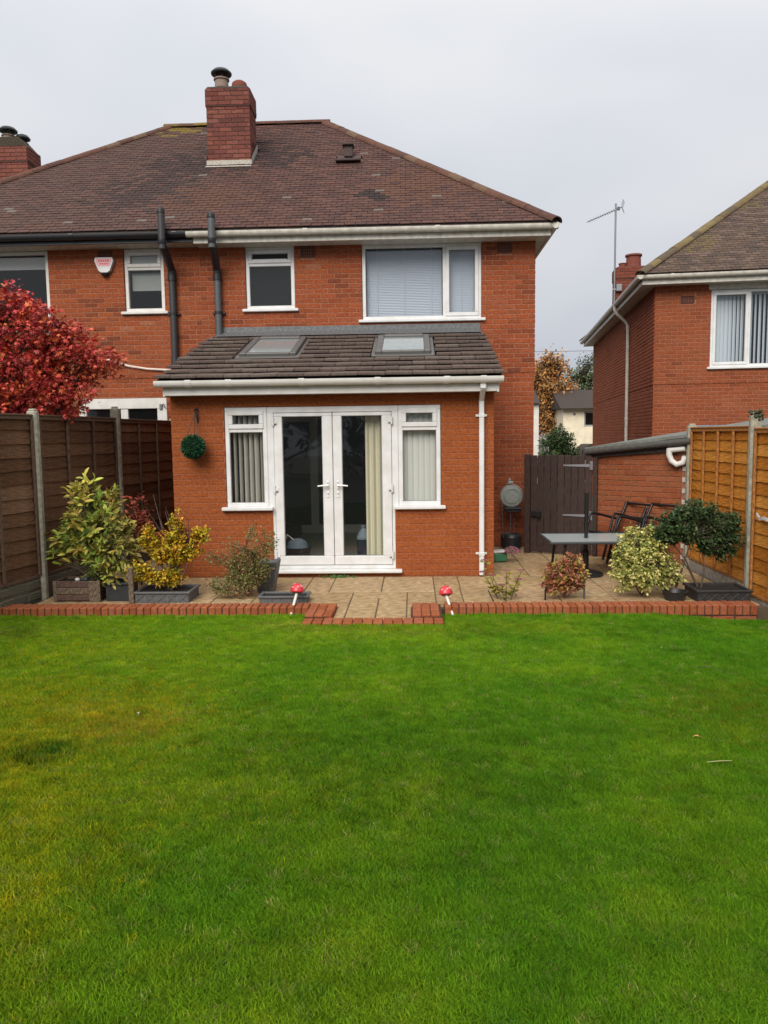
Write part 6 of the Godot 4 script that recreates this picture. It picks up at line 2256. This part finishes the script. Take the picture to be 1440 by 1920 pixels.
	bg.lathe([Vector2(0.1, 0), Vector2(0.13, 0.09), Vector2(0.14, 0.1), Vector2(0.12, 0.1), Vector2(0.09, 0.04), Vector2(0, 0.04)], 18)
	obj("pot", bg, mats.black_plastic, bp)
	# weeds at the foot of the wall and a few on the joints
	t = thing("weed_tuft", "little green weed tuft at the foot of the brickwork below the doors", "weed", Vector3(-0.97, 0, -9.78), 0.0, "", true)
	var wx := []
	var wc := PackedColorArray()
	for i in 60:
		var a := rng.randf() * TAU
		wx.append(Transform3D(leaf_basis(Vector3(0, 0.6, 1), Vector3(cos(a), rng.randf_range(0.3, 1.2), absf(sin(a)) * 0.6)) * rng.randf_range(0.6, 1.2), Vector3(rng.randfn() * 0.08, 0.0, rng.randf_range(-0.03, 0.04))))
		wc.append(lin(0.035, 0.11, 0.025).lerp(lin(0.06, 0.15, 0.03), rng.randf()))
	multi("leaves", leaf_mesh("weed", 0.05, 0.016), leaf_mat(), wx, wc, t)
	# the red maple over the left fence
	t = thing("maple_tree", "red leaved japanese maple spreading over the left brown fence", "tree", Vector3(-5.0, -0.14, -9.3), 0.0, "", true)
	var blobs := [[Vector3(0.15, 2.65, 0.0), Vector3(0.75, 0.55, 0.6)], [Vector3(-0.45, 3.2, 0), Vector3(0.65, 0.5, 0.55)], [Vector3(0.55, 3.25, 0.05), Vector3(0.38, 0.34, 0.4)], [Vector3(0.95, 2.98, 0.0), Vector3(0.30, 0.36, 0.34)], [Vector3(1.32, 2.88, 0.0), Vector3(0.26, 0.20, 0.25)], [Vector3(0.78, 2.55, 0), Vector3(0.42, 0.22, 0.36)], [Vector3(-0.2, 2.38, 0.2), Vector3(0.55, 0.28, 0.4)], [Vector3(0.42, 2.28, 0.05), Vector3(0.42, 0.14, 0.3)], [Vector3(0.2, 3.55, 0), Vector3(0.34, 0.26, 0.36)], [Vector3(0.85, 2.32, 0.0), Vector3(0.2, 0.1, 0.15)], [Vector3(-1.0, 2.7, 0), Vector3(0.6, 0.6, 0.5)]]
	grow(t, blobs, 2300, 14, 0.16, maple_mesh(), [lin(0.435, 0.039, 0.046), lin(0.556, 0.072, 0.052), lin(0.353, 0.037, 0.048), lin(0.665, 0.102, 0.059), lin(0.480, 0.068, 0.072), lin(0.278, 0.031, 0.035), lin(0.665, 0.179, 0.052)], mats.twig, {"roots": [Vector3(0, 1.55, 0)], "limbs": 15, "stem": 0.014, "up": -0.1, "face_up": 1.0, "loose": 0.2, "lift": -0.15, "mix": 0.3, "called": "crown",
		"color_at": func(e: Vector3, c: Color) -> Color: return c.lerp(lin(0.38, 0.06, 0.03), clampf((e.x - 0.5) * 0.6, 0.0, 0.5))})
	var tk := Geo.new()
	tk.tube([Vector3(-0.05, 0, 0), Vector3(0.02, 0.8, 0.0), Vector3(0, 1.6, 0)], [0.075, 0.06, 0.05], 10)
	for e in [Vector3(0.6, 2.7, 0), Vector3(-0.5, 2.8, 0.1), Vector3(0.1, 2.9, -0.2), Vector3(1.0, 2.7, 0.05)]:
		tk.tube([Vector3(0, 1.5, 0), Vector3(0, 1.5, 0).lerp(e, 0.5) + Vector3(0, -0.1, 0), e], [0.04, 0.026, 0.01], 7)
	obj("trunk", tk, mats.bark, t)
	# white flowered plant peeping over the fence
	t = thing("climbing_plant", "pale flowered leafy plant peeping over the fence below the maple", "plant", Vector3(-4.72, -0.14, -10.1), 0.0, "", true)
	grow(t, [[Vector3(0, 2.28, 0), Vector3(0.26, 0.14, 0.16)], [Vector3(0.28, 2.30, 0), Vector3(0.14, 0.12, 0.12)], [Vector3(0.0, 1.7, 0), Vector3(0.3, 0.5, 0.2)]], 80, 8, 0.11, leaf_mesh("climber", 0.06, 0.034), [lin(0.12, 0.15, 0.04), lin(0.20, 0.20, 0.07), lin(0.07, 0.10, 0.03), lin(0.25, 0.24, 0.10)], mats.twig, {"limbs": 7, "stem": 0.008})
	var fx := []
	var fc := PackedColorArray()
	for i in 34:
		fx.append(Transform3D(Basis.from_euler(Vector3(rng.randf(), rng.randf() * TAU, rng.randf())) * rng.randf_range(0.7, 1.3), Vector3(rng.randf_range(-0.16, 0.2), rng.randf_range(2.25, 2.42), rng.randf_range(0.0, 0.15))))
		fc.append(lin(0.72, 0.72, 0.68))
	var pm := Geo.new()
	for i in 5:
		var a := TAU * i / 5.0
		pm.quad(Vector3.ZERO, Vector3(cos(a - 0.45) * 0.016, 0.004, sin(a - 0.45) * 0.016), Vector3(cos(a) * 0.026, 0.006, sin(a) * 0.026), Vector3(cos(a + 0.45) * 0.016, 0.004, sin(a + 0.45) * 0.016), Vector3.UP)
	multi("flowers", pm.mesh(), leaf_mat(), fx, fc, t)


func fallen_leaves() -> void:
	var labels := ["white curled fallen leaf on the yellowed left part of the lawn", "pale fallen leaf on the lawn near the right edging wall", "small orange fallen leaf on the right part of the lawn", "thin straw stalk lying on the right of the lawn", "brown fallen leaf on the lawn just before the brick step", "dark twig lying on the lawn at the far right"]
	var where := [Vector2(-1.776, -4.75), Vector2(2.06, -6.4), Vector2(1.63, -4.36), Vector2(1.6, -3.99), Vector2(-1.28, -7.2), Vector2(2.2, -5.8)]
	var cs := [lin(0.5, 0.48, 0.38), lin(0.40, 0.32, 0.17), lin(0.45, 0.23, 0.07), lin(0.30, 0.32, 0.12), lin(0.13, 0.06, 0.03), lin(0.04, 0.03, 0.02)]
	for i in 6:
		var p: Vector2 = where[i]
		var stick := i == 3 or i == 5
		var t := thing("straw" if i == 3 else "twig" if i == 5 else "fallen_leaf", labels[i], "straw" if i == 3 else "twig" if i == 5 else "leaf", Vector3(p.x, lawn_y(p.x, p.y) + 0.03, p.y), rng.randf() * TAU, "", true)
		var m := mat("dead %d" % i, cs[i], 0.7, {"two": true})
		if stick:
			var g := Geo.new()
			t.rotation.y = 0.15
			g.tube([Vector3(-0.07, 0.004, 0.0), Vector3(0.0, 0.008, 0.005), Vector3(0.07, 0.003, 0)], [0.0025, 0.003, 0.002], 5)
			obj("stalk", g, m, t)
		else:
			var o := obj("blade", leaf_mesh("fallen", 0.034, 0.02, 0.5, 0.5), m, t)
			o.rotation = Vector3(-1.3, 0, 0.2)
			var g := Geo.new()
			g.tube([Vector3(0, 0, 0), Vector3(0, -0.004, 0.02)], 0.001, 4)
			obj("stalk", g, m, t)


# ------------------------------------------------------------------ things on the patio
func mushroom(at: Vector3, foot: Vector3, label: String) -> void:
	var t := thing("mushroom_ornament", label, "ornament", foot, 0.0, "mushroom ornaments on stakes")
	var st := Geo.new()
	st.tube([foot, foot.lerp(at, 0.6), at], [0.013, 0.014, 0.017], 10)
	obj("stalk", st, mats.stake_white, t)
	var ax := (at - foot).normalized()
	ax = (ax * 0.4 + Vector3.UP).normalized()
	var xf := Transform3D(Basis(ax.cross(Vector3(0, 0, 1)).normalized() * -1.0, ax, Vector3(0, 0, 1)).orthonormalized(), at)
	var c := Geo.new()
	c.lathe([Vector2(0.0, 0.0), Vector2(0.045, -0.004), Vector2(0.07, 0.0), Vector2(0.074, 0.012), Vector2(0.068, 0.045), Vector2(0.05, 0.075), Vector2(0.025, 0.092), Vector2(0.0, 0.097)], 22, xf)
	var cap := obj("cap", c, mats.mushroom_red, t)
	var gl := Geo.new()
	gl.lathe([Vector2(0.03, -0.018), Vector2(0.055, -0.006), Vector2(0.03, -0.003)], 16, xf)
	obj("gills", gl, mats.gills, t)
	var d := Geo.new()
	for i in 11:
		var a := i * 2.4
		var e := 0.35 + 0.85 * ((i * 37) % 11) / 11.0
		var n := Vector3(cos(a) * cos(e), sin(e), sin(a) * cos(e))
		var p := Vector3(n.x * 0.071, 0.018 + n.y * 0.078, n.z * 0.071)
		var b := leaf_basis(Vector3(0.2, 0.1, 0.9), n)
		d.lathe([Vector2(0.0115, 0.0), Vector2(0.009, 0.003), Vector2(0, 0.004)], 8, xf * Transform3D(b, p))
	obj("spot", d, mats.mushroom_pink, cap)


func chair_parts(t: Node3D) -> void:
	var r := 0.016
	var bk := Geo.new()
	for s in [-0.24, 0.24]:
		bk.tube([Vector3(s, 0.40, -0.22), Vector3(s, 0.62, -0.27), Vector3(s, 0.92, -0.34)], 0.02, 8)
	for y in [[0.91, -0.338], [0.71, -0.29], [0.47, -0.236]]:
		bk.tube([Vector3(-0.24, y[0], y[1]), Vector3(0.24, y[0], y[1])], r, 8)
	obj("backrest", bk, mats.black_metal, t)
	var se := Geo.new()
	se.box(Vector3(0, 0.41, 0.0), Vector3(0.48, 0.02, 0.46), 0.008)
	for x in [-0.245, 0.245]:
		se.tube([Vector3(x, 0.405, -0.23), Vector3(x, 0.405, 0.24)], r, 8)
	obj("seat", se, mats.black_mesh, t)
	for s in [-0.27, 0.27]:
		var a := Geo.new()
		a.tube([Vector3(s, 0.66, -0.28), Vector3(s, 0.665, 0.1), Vector3(s, 0.655, 0.22), Vector3(s, 0.60, 0.25)], 0.018, 8)
		obj("armrest", a, mats.black_metal, t)
		var l := Geo.new()
		l.tube([Vector3(s, 0.62, 0.245), Vector3(s, 0.0, 0.27)], r, 8)
		obj("leg", l, mats.black_metal, t)
		var l2 := Geo.new()
		l2.tube([Vector3(s, 0.66, -0.27), Vector3(s, 0.4, -0.22), Vector3(s, 0.0, -0.29)], r, 8)
		obj("leg", l2, mats.black_metal, t)


func patio_things() -> void:
	# glass table with a parasol pole standing through it
	var t := thing("patio_table", "low rectangular glass topped patio table with dark metal frame", "table", Vector3(2.27, 0, -9.88), 0.0, "", true)
	var g := Geo.new()
	var w := 1.20
	var d := 0.86
	var h := 0.475
	g.box(Vector3(0, h, 0), Vector3(w - 0.06, 0.008, d - 0.06), 0.003)
	obj("glass_top", g, mats.table_glass, t)
	var rm := Geo.new()
	rm.box(Vector3(0, h - 0.006, d * 0.5 - 0.016), Vector3(w, 0.034, 0.032), 0.01)
	rm.box(Vector3(0, h - 0.006, -d * 0.5 + 0.016), Vector3(w, 0.034, 0.032), 0.01)
	rm.box(Vector3(w * 0.5 - 0.016, h - 0.006, 0), Vector3(0.032, 0.034, d - 0.064), 0.01)
	rm.box(Vector3(-w * 0.5 + 0.016, h - 0.006, 0), Vector3(0.032, 0.034, d - 0.064), 0.01)
	obj("rim", rm, mats.table_rim, t)
	for s in [[-1, -1], [-1, 1], [1, -1], [1, 1]]:
		var l := Geo.new()
		l.tube([Vector3(s[0] * (w * 0.5 - 0.2), h - 0.02, s[1] * (d * 0.5 - 0.08)), Vector3(s[0] * (w * 0.5 - 0.16), 0.03, s[1] * (d * 0.5 - 0.06))], 0.017, 8)
		l.tube([Vector3(s[0] * (w * 0.5 - 0.16), 0.0, s[1] * (d * 0.5 - 0.06)), Vector3(s[0] * (w * 0.5 - 0.16), 0.035, s[1] * (d * 0.5 - 0.06))], 0.024, 8)
		obj("leg", l, mats.black_metal, t)
	var p := thing("parasol_pole", "black parasol pole standing up through the glass table", "pole", Vector3(2.19, 0, -9.86), 0.0, "", true)
	var pg := Geo.new()
	pg.tube([Vector3(0, 0.03, 0), Vector3(0.005, 1.06, 0)], 0.024, 12)
	pg.lathe([Vector2(0.04, 0.03), Vector2(0.04, 0.3), Vector2(0.03, 0.33)], 12)
	obj("pole", pg, mats.black_metal, p)
	var pb := Geo.new()
	pb.lathe([Vector2(0.22, 0.0), Vector2(0.22, 0.03), Vector2(0.15, 0.055), Vector2(0.04, 0.07), Vector2(0, 0.07)], 24)
	obj("base", pb, mats.black_plastic, p)
	var sk := thing("plant_stake", "thin grey stake standing in the small mottled shrub", "stake", Vector3(1.86, 0, -8.42), 0.0, "", true)
	var sg := Geo.new()
	sg.tube([Vector3(0, 0, 0), Vector3(0.0, 0.30, 0)], 0.011, 8)
	obj("rod", sg, mats.galv_dark, sk)
	var hk := thing("garden_hook", "short bent black rod beside the small mottled shrub", "rod", Vector3(1.43, 0, -8.38), 0.0, "", true)
	var hg := Geo.new()
	hg.tube([Vector3(0, 0, 0), Vector3(0.0, 0.11, 0), Vector3(0.02, 0.15, 0), Vector3(0.05, 0.16, 0)], 0.01, 8)
	obj("rod", hg, mats.black_metal, hk)
	var st := thing("plant_stick", "leaning dark stick by the sedum behind the edging wall", "stick", Vector3(0.86, 0, -8.3), 0.0, "", true)
	var s2 := Geo.new()
	s2.tube([Vector3(0, 0, 0), Vector3(-0.06, 0.13, 0)], [0.008, 0.006], 6)
	obj("stick", s2, mats.bark, st)
	# chairs tipped back against the outbuilding
	var c := thing("garden_chair", "black metal garden chair tipped back, nearer the gate", "chair", Vector3(2.62, 0, -10.50), 0.0, "stacked black garden chairs", true)
	chair_parts(c)
	var c2 := c.duplicate()
	c2.name = numbered("garden_chair", self)
	add_child(c2)
	tag(c2, "black metal garden chair tipped back, nearer the golden fence", "chair", "stacked black garden chairs")
	c.transform = Transform3D(Basis(Vector3.UP, deg_to_rad(-62)) * Basis(Vector3(1, 0, 0), deg_to_rad(-14)), Vector3(2.66, 0.01, -10.62))
	c2.transform = Transform3D(Basis(Vector3.UP, deg_to_rad(-58)) * Basis(Vector3(1, 0, 0), deg_to_rad(-15)), Vector3(2.93, 0.02, -10.42))
	# grey kettle barbecue with its lid upright
	var b := thing("barbecue", "small grey round barbecue on thin legs with its lid stood upright by the house wall", "barbecue", Vector3(1.53, 0, -12.12), 0.0, "", true)
	var lid := Geo.new()
	var prof := []
	for i in 9:
		var a := PI * 0.5 * i / 8.0
		prof.append(Vector2(0.172 * cos(a), 0.014 * sin(a)))
	lid.lathe(prof, 28, Transform3D(Basis(Vector3(1, 0, 0), PI / 2), Vector3(0, 0.845, 0.02)))
	lid.lathe([Vector2(0.178, -0.02), Vector2(0.184, 0.0), Vector2(0.176, 0.012)], 28, Transform3D(Basis(Vector3(1, 0, 0), PI / 2), Vector3(0, 0.845, 0.02)))
	lid.lathe([Vector2(0.115, 0.008), Vector2(0.122, 0.022), Vector2(0.112, 0.025)], 24, Transform3D(Basis(Vector3(1, 0, 0), PI / 2), Vector3(0, 0.845, 0.02)))
	obj("lid", lid, mats.bbq_grey, b)
	var hd := Geo.new()
	hd.box(Vector3(-0.02, 1.05, 0.02), Vector3(0.09, 0.05, 0.05), 0.015)
	hd.box(Vector3(-0.03, 1.09, 0.02), Vector3(0.04, 0.06, 0.04), 0.014)
	obj("handle", hd, mats.bbq_grey, b)
	var ty := Geo.new()
	ty.box(Vector3(0.02, 0.655, 0.03), Vector3(0.28, 0.03, 0.24), 0.01)
	ty.box(Vector3(0.02, 0.62, 0.03), Vector3(0.24, 0.04, 0.2), 0.01)
	obj("tray", ty, mats.black_plastic, b)
	for q in [Vector3(-0.16, 0.78, 0.1), Vector3(-0.02, 0.61, 0.08), Vector3(0.06, 0.61, -0.05)]:
		var l := Geo.new()
		l.tube([q, Vector3(q.x * 0.8 - 0.01, 0.2, q.z)], 0.008, 6)
		obj("leg", l, mats.galv_dark, b)
	var bw := Geo.new()
	bw.lathe([Vector2(0.13, 0.0), Vector2(0.155, 0.05), Vector2(0.165, 0.2), Vector2(0.15, 0.24), Vector2(0.13, 0.25), Vector2(0.1, 0.22), Vector2(0, 0.2)], 24)
	obj("bowl", bw, mats.black_plastic, b)
	# green and white tub with pink flowers
	var f := thing("flower_tub", "green and white tub of pink flowers on the patio by the downpipe", "plant pot", Vector3(1.25, 0, -10.95), 0.0, "", true)
	var tb := Geo.new()
	tb.box(Vector3(-0.04, 0.07, 0), Vector3(0.2, 0.13, 0.16), 0.02, Basis(Vector3.UP, 0.2))
	obj("tub", tb, mats.green_plastic, f)
	var tc := Geo.new()
	tc.box(Vector3(-0.02, 0.15, 0), Vector3(0.22, 0.035, 0.18), 0.015, Basis(Vector3(0, 0, 1), 0.08))
	obj("bag", tc, mats.pvc_old, f)
	var fx := []
	var fc := PackedColorArray()
	for i in 260:
		var a := rng.randf() * TAU
		var q := sqrt(rng.randf())
		fx.append(Transform3D(Basis.from_scale(Vector3.ONE * rng.randf_range(1.5, 2.6)), Vector3(0.13 + cos(a) * q * 0.13, 0.12 + (1 - q * q) * 0.07 + rng.randf() * 0.02, sin(a) * q * 0.1 + 0.03)))
		var v := rng.randf_range(0.7, 1.3)
		fc.append(lin(0.30 * v, 0.10 * v, 0.15 * v) if rng.randf() < 0.75 else lin(0.06, 0.12, 0.04))
	var fm := Geo.new()
	fm.lathe([Vector2(0, 0), Vector2(0.006, 0.003), Vector2(0.005, 0.008), Vector2(0, 0.01)], 5)
	multi("flowers", fm.mesh(), leaf_mat(), fx, fc, f)
	mushroom(Vector3(-1.255, 0.155, -8.12), Vector3(-1.285, -0.04, -7.83), "red mushroom ornament on a white stake left of the brick step")
	mushroom(Vector3(0.335, 0.125, -8.1), Vector3(0.40, -0.05, -7.80), "red mushroom ornament on a slanting white stake right of the brick step")


# ------------------------------------------------------------------ what shows through the gap
func big_tree(called: String, label: String, at: Vector3, h: float, blobs: Array, n: int, colors: Array, trunk_r: float) -> void:
	var t := thing(called, label, "tree", at, 0.0, "", true)
	grow(t, blobs, n, 12, 0.5, leaf_mesh("tree_leaf", 0.13, 0.085), colors, mats.bark, {"roots": [Vector3(0, h * 0.35, 0)], "limbs": 14, "stem": 0.07, "loose": 0.2, "called": "crown"})
	var g := Geo.new()
	g.tube([Vector3(0, -0.4, 0), Vector3(0.03, h * 0.2, 0), Vector3(0, h * 0.38, 0)], [trunk_r, trunk_r * 0.8, trunk_r * 0.6], 9)
	obj("trunk", g, mats.bark, t)


func beyond() -> void:
	big_tree("autumn_tree", "orange leaved autumn tree seen through the gap between the houses", Vector3(6.8, 0, -38.5), 6.0, [[Vector3(0.1, 4.9, 0), Vector3(0.85, 0.95, 0.8)], [Vector3(0.1, 3.6, 0), Vector3(1.25, 1.0, 1.1)], [Vector3(-0.9, 4.2, 0), Vector3(0.9, 1.2, 0.9)], [Vector3(0.5, 2.6, 0), Vector3(1.0, 0.9, 0.9)], [Vector3(-0.4, 2.4, 0), Vector3(0.9, 0.9, 0.8)]], 1000, [lin(0.486, 0.221, 0.060), lin(0.405, 0.195, 0.066), lin(0.540, 0.260, 0.078), lin(0.324, 0.182, 0.066), lin(0.459, 0.286, 0.102)], 0.16)
	big_tree("green_tree", "grey green tree rising behind the cream house in the gap", Vector3(10.6, 0, -50), 7.0, [[Vector3(0.4, 4.6, 0), Vector3(1.4, 1.3, 1.2)], [Vector3(0.6, 5.9, 0), Vector3(0.9, 0.95, 0.9)], [Vector3(-0.6, 5.2, 0), Vector3(0.75, 0.9, 0.8)], [Vector3(1.8, 4.8, 0), Vector3(1.2, 1.2, 1.2)]], 520, [lin(0.09, 0.12, 0.055), lin(0.12, 0.15, 0.06), lin(0.07, 0.10, 0.05), lin(0.15, 0.17, 0.08)], 0.2)
	var t := thing("hedge_bush", "dark green bush beyond the gate beside the cream house", "bush", Vector3(5.75, -0.3, -31), 0.0, "", true)
	grow(t, [[Vector3(0, 1.1, 0), Vector3(0.95, 1.2, 0.8)], [Vector3(0.1, 1.9, 0), Vector3(0.6, 0.55, 0.6)], [Vector3(0.35, 0.8, 0.2), Vector3(0.7, 0.9, 0.6)]], 520, 12, 0.3, leaf_mesh("bush_leaf", 0.10, 0.06), [lin(0.035, 0.07, 0.02), lin(0.05, 0.09, 0.025), lin(0.025, 0.05, 0.016), lin(0.07, 0.11, 0.03)], mats.bark, {"limbs": 10, "stem": 0.03})
	var h := thing("cream_house", "cream rendered house with brown roof far beyond the gate", "house", Vector3(8.6, 0, -37))
	var g := Geo.new()
	holed(g, 6.9, 10.6, -0.6, 2.95, -36.3, -36.0, [Rect2(7.85, 2.08, 0.9, 0.68)])
	g.span(6.9, 7.15, -0.6, 2.95, -40, -36.3)
	g.span(10.35, 10.6, -0.6, 2.95, -40, -36.3)
	obj("wall", g, mats.cream_render, h)
	window(h, 7.86, 8.74, 2.09, 2.75, -36.04, [["v", 8.3, 2.14, 2.70]], [[7.915, 8.272, 2.145, 2.695, false, mats.pane], [8.328, 8.685, 2.145, 2.695, false, mats.pane]], mats.grey_frame, false)
	room(h, 7.5, 9.5, 1.2, 2.9, -36.3, -38, mats.room_dark)
	var r := Geo.new()
	r.prism(PackedVector2Array([Vector2(-35.6, 2.9), Vector2(-38, 3.85), Vector2(-40.4, 2.9)]), -6.7, -10.8, Transform3D(Basis(Vector3(0, 0, 1), Vector3.UP, Vector3(-1, 0, 0)), Vector3.ZERO))
	obj("roof", r, mats.far_roof, h)
	var v := Geo.new()
	v.lathe([Vector2(0.06, 0), Vector2(0.06, 0.03), Vector2(0, 0.035)], 10, Transform3D(Basis(Vector3(1, 0, 0), PI / 2), Vector3(7.4, 2.65, -36.0)))
	obj("vent", v, mats.pewter, h)
	var pr := thing("porch_roof", "small brown lean-to roof in front of the cream house", "roof", Vector3(7.6, 0, -34))
	var pg := Geo.new()
	pg.prism(PackedVector2Array([Vector2(6.85, 0.7), Vector2(7.55, 1.30), Vector2(9.2, 1.30), Vector2(9.2, 0.7)]), -35.2, -33.5)
	obj("roof", pg, mats.far_roof, pr)
	var pw := Geo.new()
	pw.span(6.95, 9.1, -0.6, 0.7, -35.1, -33.6)
	obj("wall", pw, mats.cream_render, pr)
	var wt := thing("white_house", "edge of a white rendered house just past our house corner", "house", Vector3(4.6, 0, -33))
	var wg := Geo.new()
	wg.span(3.6, 5.30, -0.6, 3.05, -36, -33)
	obj("wall", wg, mats.white_render, wt)
	var wr := Geo.new()
	wr.prism(PackedVector2Array([Vector2(-32.8, 3.05), Vector2(-34.5, 3.7), Vector2(-36.2, 3.05)]), -3.5, -5.34, Transform3D(Basis(Vector3(0, 0, 1), Vector3.UP, Vector3(-1, 0, 0)), Vector3.ZERO))
	obj("roof", wr, mats.far_roof, wt)
	# what the panes mirror: the end of the garden behind the camera
	var bh := thing("back_hedge", "tall dark hedge closing the end of the garden behind the viewer", "hedge", Vector3(0, 0.2, 9.5), 0.0, "", true)
	var hb := []
	for i in 9:
		hb.append([Vector3(-8 + i * 2.0, 1.3 + 0.5 * (i % 3), 0), Vector3(1.5, 1.5 + 0.5 * (i % 2), 0.8)])
	grow(bh, hb, 700, 9, 0.45, leaf_mesh("hedge_leaf", 0.20, 0.13), [lin(0.035, 0.06, 0.02), lin(0.05, 0.08, 0.025), lin(0.028, 0.048, 0.016)], mats.bark, {"roots": [Vector3(-6, 0, 0), Vector3(-2, 0, 0), Vector3(2, 0, 0), Vector3(6, 0, 0)], "limbs": 12, "stem": 0.06})
	var cab := thing("overhead_wire", "thin overhead wire crossing the sky between the two houses", "wire", Vector3(6, 5.9, -40), 0.0, "", true)
	var cg := Geo.new()
	cg.tube([Vector3(-9, 0.5, 0), Vector3(-3, 0.05, 0), Vector3(0, 0.0, 0), Vector3(4, 0.0, 0), Vector3(10, 0.4, 0)], 0.012, 5)
	obj("wire", cg, mats.galv_dark, cab)
